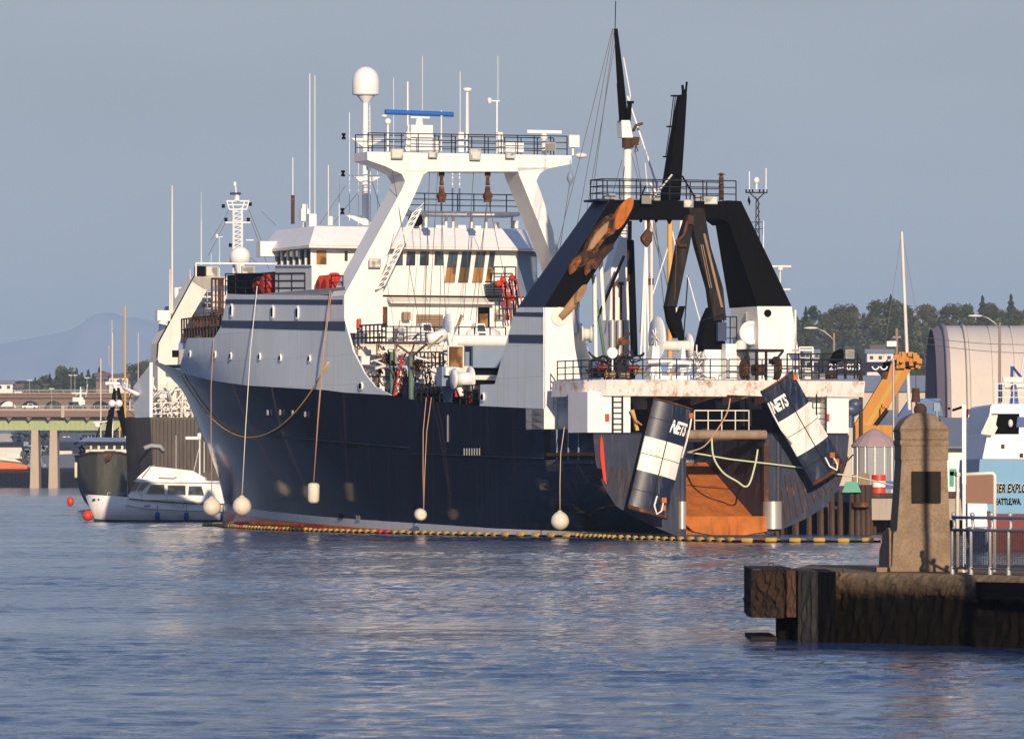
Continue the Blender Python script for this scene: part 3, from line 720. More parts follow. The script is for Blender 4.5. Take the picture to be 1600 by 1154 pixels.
g = G(); y0 = HS(345,530).y; g.box((-5, y0+.5, z-.6), (3, y0+13, z+.5)); g.build('windlass_bed', M['black'], trawler)
# ---------------- forward gantry (white)
bG = T(540, 480, -8.1).y; tG = 2.6
def gp(pts, b=bG, th=tG, g=None, side=None):
    g = g or G(); g.prism([S(u, v, b) for u, v in pts], (0, th, 0)); return g
g = G()
gp([(538,497),(538,462),(552,430),(627,300),(634,285),(670,285),(666,270),(685,270),(664,276),(640,330),(602,420),(597,462),(597,508),(545,508)][:2]+[(537.5,462),(628,296),(633,283),(628,272),(617,267),(672,267),(662,272),(650,300),(604,400),(598,462),(598,520),(541,520)], g=g)
g.build('gantry_leg', M['white'], trawler)
g = G(); gp([(893,452),(845,300),(838,283),(843,272),(858,262),(808,262),(812,276),(822,300),(862,400),(880,452),(880,520),(903,520)], g=g); g.build('gantry_leg', M['white'], trawler)
g = G(); gp([(574,237),(893,243),(893,256),(858,263),(806,268),(664,268),(618,268),(603,260),(574,250)], g=g); g.build('gantry_crossbeam', M['white'], trawler)
g = G(); p0 = S(575, 238, bG+.1); p1 = S(886, 243, bG+.1); za = p0.z
g.rail([(p0.x, bG+.1, p0.z), (p1.x, bG+.1, p1.z)], 1.25, 3, 1.15, .04); g.rail([(p0.x, bG+tG-.1, p0.z), (p1.x, bG+tG-.1, p1.z)], 1.25, 3, 1.15, .04)
g.build('gantry_railing', M['rail'], trawler)
def flood(u, v, w, h, b, par=trawler, tilt=0, dark=False):
    c = S(u, v, b); sc = F/(SF.M @ c).y; w /= sc; h /= sc
    g = G(); lo = [c+Vector((x*w/2, 0, z*h/2)) for x, z in ((-1,-1),(1,-1),(1,1),(-1,1))]; hi = [c+Vector((x*w/3, .3, z*h/3)) for x, z in ((-1,-1),(1,-1),(1,1),(-1,1))]
    g.frust(lo, hi); g.cyl(c+Vector((0,.2,0)), c+Vector((0,.5,-h*.7)), .04, n=5)
    f = g.build('floodlight', M['galv'] if not dark else M['black'], par)
    g = G(); g.prism([c+Vector((x*w*.43, -.03, z*h*.40)) for x, z in ((-1,-1),(1,-1),(1,1),(-1,1))], (0, .02, 0)); g.build('lamp_glass', M['lens'], f)
for a_ in ((621,240,20,16,bG-.35),(677,242,15,9,bG-.35),(743,241,18,18,bG-.35),(798,243,16,9,bG-.35),(860,229,18,13,bG-.35),(586,411,20,14,bG-.4)): flood(*a_)
def pole(u, v0, v1, b, r, mat=M['white'], name='antenna', r2=None, g=None):
    p = S(u, v1, b); q = S(u, v0, b)
    if g: g.cyl(p, q, r, r2, n=6); return
    g = G(); g.cyl(p, q, r, r2, n=6); return g.build(name, mat, trawler)
bM_ = bG+1.3
for u_, v0, v1, r in ((615,122,237,.02),(637,128,237,.07),(660,88,176,.02),(719,112,237,.025),(689.5,180,237,.05),(606,190,237,.08),(778,88,160,.02),(776.5,158,240,.06)): pole(u_, v0, v1, bM_, r)
for u_ in (637, 719, 780): g = G(); p = S(u_, 238, bM_); g.box((p.x-.18, bM_-.2, p.z), (p.x+.18, bM_+.2, p.z+1.3)); g.build('antenna_base', M['white'], trawler)
g = G(); p = S(730, 237, bM_); q = S(730, 143, bM_); g.cyl(p, q, .12, .09, n=8); g.lathe(q, (0,0,1), [(0,.22),(.12,.32),(.2,.3),(.25,.1)], 12); g.build('camera_mast', M['white'], trawler)
g = G(); p = S(606, 190, bM_); g.ball(p, .22); g.ball(p+Vector((-.25,0,.35)), .17, sq=(1.2,1.2,.6)); g.build('receiver_dome', M['white'], trawler)
g = G(); p = S(689.5, 180, bM_); g.lathe(p, (0,0,1), [(-.1,.12),(.1,.14),(.3,.02)], 10); g.build('receiver_cone', M['white'], trawler)
g = G(); p = S(776, 158, bM_); g.cyl(p+Vector((-.45,0,0)), p+Vector((.2,0,0)), .05, n=5); g.lathe(p+Vector((-.5,0,-.18)), (0,0,1), [(0,.05),(.02,.13),(.36,.13),(.38,.05)], 10); g.build('wind_sensor', M['white'], trawler)
# blue radar scanner on pedestal
p0 = S(602, 175, bM_); p1 = S(708, 179, bM_)
g = G(); g.cyl(p0, p1, .17, n=10); g.build('radar_scanner', M['radarblue'], trawler)
c = S(655, 184, bM_); g = G(); g.cbox(c, (1.3, .4, .12)); g.cyl(c-Vector((0,0,.8)), c, .32, .22, n=10); g.cbox(S(656, 208, bM_), (1.5, .8, 1.0)); g.cbox(S(660, 229, bM_), (1.9, .9, .7))
for dx in (-1.05, -.6, .9): g.cyl(c+Vector((dx, -.3, -2.1)), c+Vector((dx*.8, -.3, -.5)), .06, n=4)
g.build('radar_pedestal', M['white'], trawler)
g = G(); c = S(850, 206, bM_); g.cbox(c, (2.4, .16, .2)); g.cyl(c-Vector((0,0,1.5)), c, .16, n=8); g.ball(c-Vector((0,0,.35)), .25); g.build('small_radar', M['white'], trawler)
g = G(); g.cbox(S(801, 231, bM_), (1.25, .8, .62)); g.build('equipment_box', M['white'], trawler); g = G(); g.cbox(S(895, 221, bM_), (.72, .6, .8)); g.cyl(S(895,243,bM_), S(895,229,bM_), .1, n=6); g.build('equipment_box', M['white'], trawler)
g = G(); c = S(908, 243, bM_); g.ball(c, .42, sq=(1.05,.6,.45)); g.build('yard_lamp', M['cream'], trawler)
g = G(); p = S(891, 250, bG-.1); q = S(891, 266, bG-.1); g.cyl(p, q, .03, n=4); g.lathe(q, (0,0,-1), [(0,.03),(.25,.16),(.5,.24),(.7,.18),(1.0,.03)], 12); g.build('hanging_weight', M['bluegrey'], trawler)
# pulleys with cables below the crossbeam
for u_ in (690, 762):
    g = G()
    for v0, v1, w_ in ((268,276,9),(276,284,5),(284,290,6)): p = S(u_, (v0+v1)/2, bG+.8); g.cbox(p, (w_/24.3, .12, (v1-v0)/24.3))
    p = S(u_, 304, bG+.8); g.hexa([p+Vector(x) for x in ((-.12,-.12,.52),(.12,-.12,.52),(.12,.12,.52),(-.12,.12,.52))], [p+Vector(x) for x in ((-.22,-.17,-.5),(.22,-.17,-.5),(.22,.17,-.5),(-.22,.17,-.5))])
    g.lathe(p-Vector((0,.2,.1)), (0,1,0), [(0,.28),(.4,.28)], 12); g.build('cargo_block', M['brown'], trawler)
cab = [((690,318),(697,520)),((691,318),(686,540)),((760,318),(742,520)),((764,318),(790,440)),((671,270),(664,500)),((684,270),(668,540)),((740,270),(724,500)),((762,318),(735,500)),((612,262),(665,560)),((640,262),(600,430)),((890,288),(870,420))]
for (a_, b_) in cab:
    g = G(); g.cyl(S(*a_, bG+.8), S(*b_, bG-3 if b_[1] > 440 else bG-.5), .022, n=4); g.build('cable', M['cable'], trawler)
# lattice ladder up the inside of the port leg
g = G()
p0, p1 = S(588, 452, bG-.5), S(646, 332, bG-.5); o = Vector((.55, 0, .28))
for s_ in (0, 1): g.cyl(p0+o*s_, p1+o*s_, .06, n=5)
for i in range(15): c = p0.lerp(p1, i/14); g.cyl(c, c+o, .035, n=4); g.cyl(c, c+o+(p1-p0)/14, .025, n=4)
g.build('leg_ladder', M['white'], trawler)
g = G(); c0 = S(596, 445, bG-.3); c1 = S(607, 415, bG-.3); g.path([c0, c1], .18, 6); g.build('leg_recess', M['black'], trawler)
# upper bridge platform, rail, vents
bP = bW+1
g = G(); p0 = S(632, 334, bP); p1 = S(822, 334, bP); g.box((p0.x, bP, p0.z), (p1.x, bP+4, p0.z+.22)); g.build('monkey_island', M['white'], trawler)
g = G(); g.rail([(p0.x+.3, bP+.1, p0.z+.22), (p1.x-.2, bP+.1, p0.z+.22)], 1.15, 3, 1.1, .04); g.build('monkey_island_railing', M['rail'], trawler)
for u_ in (662, 697, 708, 737, 760, 800): p = S(u_, 357, bP+1.5); q = S(u_, 333, bP+1.5); g = G(); g.cyl(p, q, .08 if u_ not in (697,708) else .1, n=6); g.build('platform_post', M['white'], trawler)
for u_ in (707, 718): g = G(); g.cyl(S(u_, 335, bP+.5), S(u_, 268, bP+.5), .06, n=6); g.build('white_aerial', M['white'], trawler)
g = G(); c = S(646, 344, bP-.5); g.lathe(c, (.2,-1,0), [(0,.42),(.5,.42)], 14); g.build('air_intake', M['black'], trawler)
for u_, w_, h_ in ((652,10,16),(662,8,26),(775,6,10),(686,14,5),(805,6,12),(745,10,4),(720,12,5)): c = S(u_, 357-h_/2, bP+.8); g = G(); g.cbox(c, (w_/23.6, .5, h_/23.6)); g.build('roof_locker', M['white'], trawler)
# satellite dome mast, port side of wheelhouse roof
bD = bW+3
g = G(); p = S(571, 352, bD); q = S(571, 152, bD); g.cyl(p, q, .24, .19, n=12); g.cyl(p+Vector((.35,0,0)), q+Vector((.3,0,-.5)), .03, n=4)
for i in range(22): c = p.lerp(q, i/22)+Vector((.17,0,0)); g.cyl(c, c+Vector((.17,0,0)), .02, n=4)
for v_, w0, w1 in ((219,24,32),(277,22,28),(340,32,0)):
    c = S(571, v_, bD); g.prism([c+Vector((-w0/23.4,0,.12)), c+Vector((w1/23.4,0,.12)), c+Vector((.1,0,-.5)), c+Vector((-.1,0,-.5))], (0,.15,0))
g.build('dome_mast', M['white'], trawler)
g = G(); c = S(571.5, 147, bD); g.lathe(c, (0,0,1), [(-.12,.5),(-.05,.88),(.0,.9),(.9,.9),(1.25,.82),(1.55,.62),(1.75,.35),(1.82,.0)], 26); g.lathe(c, (0,0,1), [(-.6,.2),(-.1,.6)], 16); g.build('satellite_dome', M['white'], trawler)
for u_, v_ in ((537,213),(536,271),(535,330),(605,267)):
    c = S(u_, v_, bD); g = G(); g.lathe(c-Vector((0,0,.2)), (0,0,1), [(0,.14),(.14,.14),(.15,.08),(.25,.08),(.26,.14),(.4,.14)], 8); g.build('navigation_light', M['black'], trawler)
for u_, v0, v1, r in ((546,176,345,.03),(530,272,355,.03),(484,115,352,.035),(492,118,352,.03),(513,258,352,.03),(560,220,352,.02),(590,240,352,.02)): pole(u_, v0, v1, bD, r)
pole(457.5, 246, 350, bD+3, .035); pole(457.5, 305, 350, bD+3, .12, M['brown'], 'painted_mast')
g = G(); c = S(475, 336, bD+2); g.cbox(c, (.6,.6,.8)); g.cbox(c+Vector((0,0,.55)), (.35,.35,.35)); g.cyl(c-Vector((0,0,1)), c, .12, n=6); g.build('roof_lamp', M['white'], trawler)
g = G(); g.cbox(S(487,345,bD), (.5,.5,.9)); g.build('roof_locker', M['white'], trawler)
g = G(); g.cyl(S(517,352,bD), S(517,338,bD), .14, n=8); g.build('aerial_base', M['white'], trawler)
g = G(); c = S(418, 389, bW+7); g.cbox(c, (1.3,.9,1.0)); g.path([c+Vector((.5,-.5,.1)), c+Vector((.9,-.5,.1)), c+Vector((.9,-.5,-.4)), c+Vector((1.3,-.5,-.4))], .06, 5); g.build('wing_searchlight', M['white'], trawler)
g = G()
for (a_, b_) in (((431,352),(408,330)),((500,350),(540,290)),((560,300),(520,350)),((590,250),(640,330)),((571,250),(600,345))): g.cyl(S(*a_, bD), S(*b_, bD), .02, n=4)
g.build('stay_wire', M['cable'], trawler)
# starboard stairs and hoses beside the wheelhouse
g = G()
for i in range(8): c = S(772+i*.6, 440+i*4.2, bW-1); g.cbox(c, (1.1, .6, .06))
g.rail([S(772, 462, bW-1.4), S(806, 462, bW-1.4)], 1.9, 3, 1.0, .05); g.build('starboard_stairs', M['rail'], trawler); g = G(); g.rail([S(808, 462, bW+3), S(840, 462, bW+3)], 1.2, 2, .5, .04); g.build('wing_railing', M['rail'], trawler); g = G()
g.rail([S(780, 500, bW-2), S(806, 500, bW-2)], 1.5, 2, .5, .05)
g.build('lower_stair_railing', M['rail'], trawler)
for i in range(7):
    u_ = 783+i*4; g = G(); g.path([S(u_, 437+random.uniform(-3,3), bW-1.6), S(u_+3, 450, bW-1.8), S(u_+5+random.uniform(-3,3), 470, bW-1.7), S(u_+8, 500, bW-1.6)], .06, 5); g.build('hose', M['black'] if i % 2 else M['red'], trawler)
g = G(); 
for u_, v_ in ((786,437),(800,434),(779,443),(795,464),(801,466)): g.ball(S(u_, v_, bW-1.7), .22)
g.build('red_valve', M['fender_red'], trawler)
g = G(); c = S(812, 555, 38); g.cbox(S(768, 557, 33), (2.6, .3, 1.4)); g.build('bulwark_plate', M['bluegrey'], trawler)
# ---------------- stern gantry
bS = b_leg
strip('side_wing', [(850,480),(812,480),(807,487),(803,495),(774,600),(751.5,600.5),(750.5,633)], [(850,638.5),(750,633.8)], M['grey'], -1, off=.04)
strip('side_wing', [(850,480),(812,480),(807,487),(803,495),(774,600),(751.5,600.5),(750.5,633)], [(850,638.5),(750,633.8)], M['grey'], 1, off=.04)
for sd_ in (-1, 1):
    strip('paint_band', [(850,488),(805.5,487.5)], [(850,494.5),(803.5,493.5)], M['band'], sd_, off=.07, thick=.03, nb=6)
    strip('paint_band', [(850,523),(796.5,522.5)], [(850,536),(793,535)], M['band'], sd_, off=.07, thick=.03, nb=6)
port(756.5, 620, 5.5, 14)
c = HS(824, 541)+Vector((-.07,0,0)); text_mesh('Norfisk', .30, 'small_maker_lettering', M['black'], trawler, frame(c, (0,-1,0), (0,0,1)), xs=1.6) if False else None
g = G(); pf = [S(u, v, bS) for u, v in ((850,480),(893,480),(898,540),(908,600),(909,670),(850,670))]
g.prism(pf, (0, 3.0, 0)); g.build('gantry_foot', M['white'], trawler)
g = G(); g.prism([S(u, v, bS) for u, v in ((1183,478.5),(1237,478.5),(1251,572),(1251,596),(1190,596),(1188,560))], (0, 4.1, 0)); g.build('gantry_foot', M['white'], trawler)
# black upper legs: side face leans inboard and narrows
def leg(pa_top, pa_bot, d0, d1, name, mat):
    lo = [S(u, v, bS) for u, v in pa_bot]; hi = [S(u, v, bS) for u, v in pa_top]
    g = G(); g.hexa([lo[0], lo[1], lo[1]+Vector((0,d1,0)), lo[0]+Vector((0,d1,0))], [hi[0], hi[1], hi[1]+Vector((0,d0,0)), hi[0]+Vector((0,d0,0))]); return g.build(name, mat, trawler)
leg([(952,312),(1004,312)], [(850,480),(893,480)], 2.6, 4.6, 'gantry_upper_leg', M['navy'])
leg([(1137,313),(1158,314)], [(1183,478.5),(1237,478.5)], 2.5, 4.3, 'gantry_upper_leg', M['black'])
# near-black faces on the aft side
g = G(); g.prism([S(u, v, bS-.03) for u, v in ((953,312.5),(1156.5,314.5),(1236,478.2),(1183.5,478.2),(1139,348),(1128,342),(1098,342),(985,342),(893.5,480),(850.5,480))], (0,.028,0)); g.build('gantry_aft_plating', M['black'], trawler)
g = G(); g.prism([S(u, v, bS) for u, v in ((1139,350),(1130,343),(1118,341.5),(985,341.5),(953,313),(1157,315),(1159,350))], (0, 2.6, 0)); g.build('gantry_beam', M['black'], trawler)
g = G(); p0 = S(1185, 479, bS+.03); g.prism([S(1184,478.8,bS+.05)*1, S(1186,600,bS+.05)*1, S(1192,600,bS+.05), S(1192,479,bS+.05)], (0,3.9,0)); g.build('foot_side_plate', M['grey'], trawler)
g = G(); c0 = S(942, 311, bS+.3); c1 = S(1150, 314, bS+.3)
g.rail([c0, c1], 1.2, 3, 1.05, .04); g.rail([c0+Vector((0,2,0)), c1+Vector((0,2,0))], 1.2, 3, 1.05, .04); g.rail([c0, c0+Vector((0,2,0))], 1.2, 3, 1, .04); g.build('gantry_top_railing', M['rail'], trawler)
g = G(); p0 = S(936, 313, bS); g.box((p0.x, bS, p0.z-.02), (S(960,313,bS).x, bS+2.5, p0.z+.1)); g.build('gantry_top_plate', M['navy'], trawler)
# tall black derrick post with ladder cage
bT = bS+1.2
g = G(); lo = [S(1040, 313, bT), S(1063, 313, bT)]; hi = [S(1063, 148, bT), S(1073.5, 148, bT)]
mid = [S(1052, 225, bT), S(1069, 225, bT)]
for A, B, d0, d1 in ((lo, mid, 1.0, .8), (mid, hi, .8, .5)):
    g.hexa([A[0], A[1], A[1]+Vector((0,d0,0)), A[0]+Vector((0,d0,0))], [B[0], B[1], B[1]+Vector((0,d1,0)), B[0]+Vector((0,d1,0))])
g.cyl(S(1068,149,bT+.2), S(1066,133,bT+.2), .09, n=5); g.cyl(S(1071,149,bT+.2), S(1073,128,bT+.2), .07, n=5); g.cyl(S(1069,149,bT+.2), S(1069,140,bT+.2), .16, n=6)
g.build('derrick_post', M['black'], trawler)
g = G()
for u_, v_ in ((1056.5,150),(1050,198),(1044,245)):
    c = S(u_, v_, bT); g.path([c+Vector((.32*math.cos(t), .32*math.sin(t), 0)) for t in [math.pi*2*i/10 for i in range(11)]], .045, 4)
for du in (0, 3): g.path([S(1052.5+du, 150, bT-.3), S(1047+du, 198, bT-.3), S(1040+du, 245, bT-.3)], .03, 4)
g.build('ladder_cage', M['black'], trawler)
g = G(); g.cyl(S(1050,273,bT-.2), S(1018,312,bT-.4), .07, n=5); g.build('strut', M['galv'], trawler)
g = G(); g.cyl(S(1066,275,bT), S(1088,312,bT), .06, n=5); g.cyl(S(1009,290,bT), S(1000,312,bT), .05, n=5); g.build('strut', M['black'], trawler)
g = G(); c = S(1127, 313, bT); g.cyl(c, S(1127, 276, bT), .14, n=10); g.cyl(S(1127,275.5,bT), S(1127,273,bT), .12, n=8); g.lathe(S(1127,273,bT), (0,0,1), [(0,.28),(.12,.06)], 12)
for v_ in (283,292,301): g.cyl(S(1127,v_,bT), S(1127,v_-1.5,bT), .17, n=10)
g.build('exhaust_stack', M['brown'], trawler)
for a_ in ((1010,312,19,16,bS-.4,trawler,0,True),(1076,318,16,12,bS-.4),(1111,313,22,12,bS-.3)): flood(*a_)
g = G()
for u_, v_ in ((948,311),(955,308),(1025,311),(1090,310)): g.cbox(S(u_, v_, bT), (.4,.4,.4))
g.build('junction_box', M['midgrey'], trawler)
for u_ in (1001, 1025, 1093): c = S(u_, 345, bS+.5); g = G(); g.lathe(c, (0,-1,0), [(0,.1),(.06,.1)], 8); g.build('lifting_eye', M['black'], trawler)
g = G()
p = S(1013,342,bS+.5); g.cyl(p, p-Vector((0,0,.6)), .09, n=6); g.prism([S(1006,350,bS+.4)+Vector((0,0,-.2)) , S(1020,350,bS+.4)+Vector((0,0,-.2)), S(1020,364,bS+.4), S(1019,377,bS+.4), S(1012,386,bS+.4), S(1004,377,bS+.4), S(1003,370,bS+.4)][2:]+[S(1013,357,bS+.4)], (0,.3,0))
g.build('hanging_block', M['brown'], trawler)
g = G(); g.prism([S(1044,342,bS+.4), S(1051,342,bS+.4), S(1047.5,350,bS+.4)], (0,.3,0)); g.build('pad_eye', M['black'], trawler)
M['chafe'] = paint('worn_black_and_rust', (.035,.022,.017), .85, .5, .7, (.16,.06,.022), .40, (.26,.09,.03), 1.8, bump=.6, spec=.15)
# rusty chafing plates down the inside of the port leg
def pad(u, v, L, W, ang, mat, d=.35, name='chafing_plate'):
    c = S(u, v, bS-.35); sc = 26.4; a = math.radians(ang)
    ex = Vector((math.cos(a), 0, math.sin(a))); ey = Vector((-math.sin(a), 0, math.cos(a)))
    pts = []
    for i in range(24):
        t = 2*math.pi*i/24; k = .85+.15*math.cos(t)
        pts.append(c+ex*(L/sc*math.cos(t))+ey*(W/sc*math.sin(t)*k)-Vector((0,.25*abs(math.cos(t)),0)))
    back = [p+Vector((0,d,0))-ex*.15 for p in pts]
    g = G(); g.add(pts, [tuple(range(24))], 0); g.add(pts+back, [(i,(i+1)%24,(i+1)%24+24,i+24) for i in range(24)], 0, True); g.add(back, [tuple(range(24))]); return g.build(name, mat, trawler)
def trough(us, r, mat, n=10):
    g = G(); pts = [S(u, v, bS+.05) for u, v in us]; g.path(pts, r, n); return g.build('chafing_pipe', mat, trawler)
def plate(pts, d, b, mat):
    q = [S(u, v, b) for u, v in pts]; c = sum(q, Vector())/len(q); g = G()
    g.frust([c+(p-c)*.86+Vector((0,-d,0)) for p in q], q); return g.build('chafing_plate', mat, trawler)
plate([(957,333),(946,338),(937,346),(922,362),(915,380),(910,392),(898,400),(887,412),(889,422),(900,424),(915,417),(928,405),(934,388),(946,372),(962,362),(974,345)], .30, bS-.08, M['chafe'])
plate([(958,380),(946,382),(938,387),(926,397),(914,410),(915,424),(926,424),(938,408),(948,396),(957,387)], .45, bS-.06, M['chafe'])
M['rustrim'] = paint('rust_rimmed_steel', (.20,.075,.028), .85, .5, .8, (.06,.03,.02), .40, (.40,.15,.05), 2.5, bump=.4, spec=.15)
plate([(952,345),(944,350),(930,364),(921,380),(917,392),(923,392),(936,376),(949,360)], .16, bS-.40, M['tanrust'])
pad(973, 334, 28, 11.5, 62, M['orange_rust'])
pad(898, 413, 15, 7.5, 60, M['rustrim'], .12); pad(920, 416, 12, 6, 66, M['rustrim'], .12)
pad(907, 458, 15, 7, 62, M['tanrust'], .2); trough([(903,462),(888,482),(874,497)], [.3,.30,.26], M['tanrust'])
g = G(); c = S(874, 494, bS-.05); g.lathe(c, (0,-1,0), [(0,.55),(.05,.55)], 22); g.build('mounting_disc', M['cream'], trawler)
g = G(); c = S(914, 522, bS+.6); g.lathe(c-Vector((.25,0,0)), (1,-.25,0), [(0,.5),(.12,.5),(.12,.35),(.5,.35),(.5,.5),(.62,.5)], 16); g.build('guide_sheave', M['cream'], trawler)
g = G(); c = S(1199, 489, bS-.02); g.lathe(c, (0,-1,0), [(0,.22),(.12,.22)], 12); g.build('cable_port', M['black'], trawler)
g = G(); c = S(1172, 520, bS+1); g.lathe(c, (-.2,-1,0), [(0,.5),(.1,.72),(.35,.72),(.36,.5),(.2,.45)], 22); g.cbox(S(1180,516,bS+1.6), (1.0,.6,1.7)); g.build('hose_reel', M['white'], trawler)
g = G()
for i in range(6): c = S(1166, 489+i*3.4, bS+1.6); g.cyl(c-Vector((.2,.5,0)), c+Vector((.2,.5,0)), .03, n=4)
g.build('leg_rungs', M['white'], trawler)
# ---------------- white deck crane forward of the stern gantry
bC = 17
g = G()
g.frust([S(950,575,bC), S(981,575,bC), S(981,575,bC)+Vector((0,1.4,0)), S(950,575,bC)+Vector((0,1.4,0))], [S(955,420,bC), S(985,420,bC), S(985,420,bC)+Vector((0,1.2,0)), S(955,420,bC)+Vector((0,1.2,0))])
g.frust([S(955,420,bC), S(985,420,bC), S(985,420,bC)+Vector((0,1.2,0)), S(955,420,bC)+Vector((0,1.2,0))], [S(974,345,bC), S(986,345,bC), S(986,345,bC)+Vector((0,1.0,0)), S(974,345,bC)+Vector((0,1.0,0))])
g.cyl(S(978,350,bC+.6), S(981,232,bC+.6), .30, .26, n=12)
dc = g.build('deck_crane', M['white'], trawler)
g = G(); g.frust([S(972,215,bC), S(989,215,bC), S(989,215,bC)+Vector((0,.8,0)), S(972,215,bC)+Vector((0,.8,0))], [S(971,188,bC), S(984,188,bC), S(984,188,bC)+Vector((0,.8,0)), S(971,188,bC)+Vector((0,.8,0))]); g.build('crane_head', M['white'], dc)
g = G(); g.cyl(S(981,216,bC+.4), S(981,231,bC+.4), .36, n=10); g.cbox(S(990,222,bC+.2), (.5,.4,.4)); g.cbox(S(993,218,bC+.2), (.4,.3,.3)); g.path([S(989,205,bC), S(994,196,bC), S(1004,193,bC)], .09, 6); g.path([S(993,226,bC), S(997,236,bC), S(992,238,bC), S(993,228,bC)], .04, 4); g.build('crane_joint', M['brown'], dc)
g = G(); g.path([S(975,190,bC+.4), S(969,120,bC+.4), S(962,45,bC+.4)], [.26,.22,.12], 6); g.path([S(970,190,bC+.2), S(966,130,bC+.2)], .12, 5); g.path([S(982,190,bC+.3), S(984,160,bC+.3)], .14, 6); g.cbox(S(985,160,bC+.3), (.4,.2,.15)); g.cyl(S(961,45,bC+.4), S(962,2,bC+.4), .03, n=4); g.build('crane_boom', M['black'], dc)
g = G(); g.path([S(978,180,bC+.9), S(985,150,bC+.9), S(974,90,bC+.9)], .05, 4); g.cyl(S(980,150,bC+1), S(1030,300,bC+1), .07, n=5); g.build('crane_backstay', M['white'], dc)
g = G()
for u_ in (959.5, 970.5):
    g.cyl(S(u_, 445, bC-.2), S(u_, 560, bC-.2), .07, n=6); g.cbox(S(u_, 443, bC-.2), (.28,.2,.2))
g.build('crane_ram', M['brown'], dc)
g = G()
for u_ in (957, 968, 978): g.cyl(S(u_, 500, bC-.35), S(u_, 575, bC-.35), .19, n=10)
g.build('crane_cylinder', M['galv'], dc)
for (a_, b_) in (((957,45),(860,430)),((958,45),(880,470)),((960,45),(900,500)),((976,260),(946,520)),((972,250),(950,330)),((962,60),(905,400)),((984,232),(1030,400)),((993,238),(1012,345))):
    g = G(); g.cyl(S(*a_, bC+.4), S(*b_, bC+.4), .02, n=4); g.build('cable', M['cable'], dc)
# black A-shaped prop struts left of centre
for a_, b_, r_, m_ in (((975,400),(928,510),.09,'black'),((925,425),(945,560),.09,'green'),((985,375),(991,555),.22,'black'),((984,345),(983,440),.13,'brown'),((935,345),(944,500),.14,'white'),((929,430),(931,560),.15,'white')):
    g = G(); g.cyl(S(*a_, 14), S(*b_, 14), r_, n=6); g.build('rigging_strut', M[m_], trawler)
# ---------------- black knuckle crane on the aft deck
bK = 4.0
def arm(us, ws, b, mat, name, par, d=.6):
    g = G(); pts = [(u, v) for u, v in us]
    for i in range(len(us)-1):
        (u0, v0), (u1, v1) = us[i], us[i+1]; w0, w1 = ws[i]/2, ws[i+1]/2
        lo = [S(u0-w0, v0, b), S(u0+w0, v0, b)]; hi = [S(u1-w1, v1, b), S(u1+w1, v1, b)]
        g.hexa([lo[0], lo[1], lo[1]+Vector((0,d,0)), lo[0]+Vector((0,d,0))], [hi[0], hi[1], hi[1]+Vector((0,d,0)), hi[0]+Vector((0,d,0))])
    return g.build(name, mat, par)
kc = arm([(1114,547),(1116,500),(1122,480)], [42,24,18], bK, M['black'], 'knuckle_crane', trawler, 1.0)
M['oily'] = paint('oily_black_steel', (.013,.011,.010), .7, .4, .8, (.06,.04,.03), .3, (.07,.035,.02), 1.5, spec=.2)
arm([(1125,500),(1119,450),(1100,385),(1088,325)], [20,22,21,24], bK-.1, M['oily'], 'crane_arm', kc)
g = G()
for du in (-1, 2): g.cyl(S(1110+du, 450, bK-.25), S(1096+du, 382, bK-.25), .03, n=5)
g.cyl(S(1128,480,bK-.2), S(1100,365,bK-.2), .09, n=8); g.build('hydraulic_line', M['wood'], kc)
arm([(1080,335),(1070,380),(1060,430),(1050,480)], [9,17,16,15], bK-.8, M['oily'], 'crane_jib', kc)
arm([(1049,478),(1052,505),(1060,528)], [14,9,6], bK-.8, M['black'], 'crane_tip', kc)
g = G(); g.path([S(1078,336,bK-.9), S(1068,368,bK-.9), S(1058,377,bK-.9), S(1062,384,bK-.9), S(1072,384,bK-.9)], .12, 6); g.cbox(S(1078,344,bK-.9), (.35,.3,.5)); g.cyl(S(1057,380,bK-.9), S(1054,470,bK-.9), .05, n=5); g.build('jib_hydraulics', M['brown'], kc)
g = G(); g.cbox(S(1118,545,bK-.1)+Vector((0,.4,0)), (1.9,1.6,.25)); g.build('crane_turntable', M['black'], kc)
g = G(); g.cbox(S(1127,518,bK-.6), (.55,.3,1.1)); g.build('crane_control_cover', M['band'], kc)
g = G(); g.rail([S(1131,545,bK-.2), S(1151,545,bK-.2)], 1.9, 3, .35, .04); g.cyl(S(1098,500,bK-.3), S(1132,470+20,bK-.3), .03, n=4); g.build('crane_platform_rail', M['rail'], kc)
arm([(1069,540),(1060,500),(1068,478)], [6,10,6], 9, M['black'], 'vent_derrick', trawler, .4)
# ---------------- aft deck machinery
def onA(u, v, b=2.0): return S(u, v, b)
zD = zdk1
def sbox(u0, v0, u1, v1, b, d, mat, name, par=trawler):
    p = S(u0, v0, b); q = S(u1, v1, b); g = G(); g.box((p.x, b, q.z), (q.x, b+d, p.z)); return g.build(name, M[mat], par)
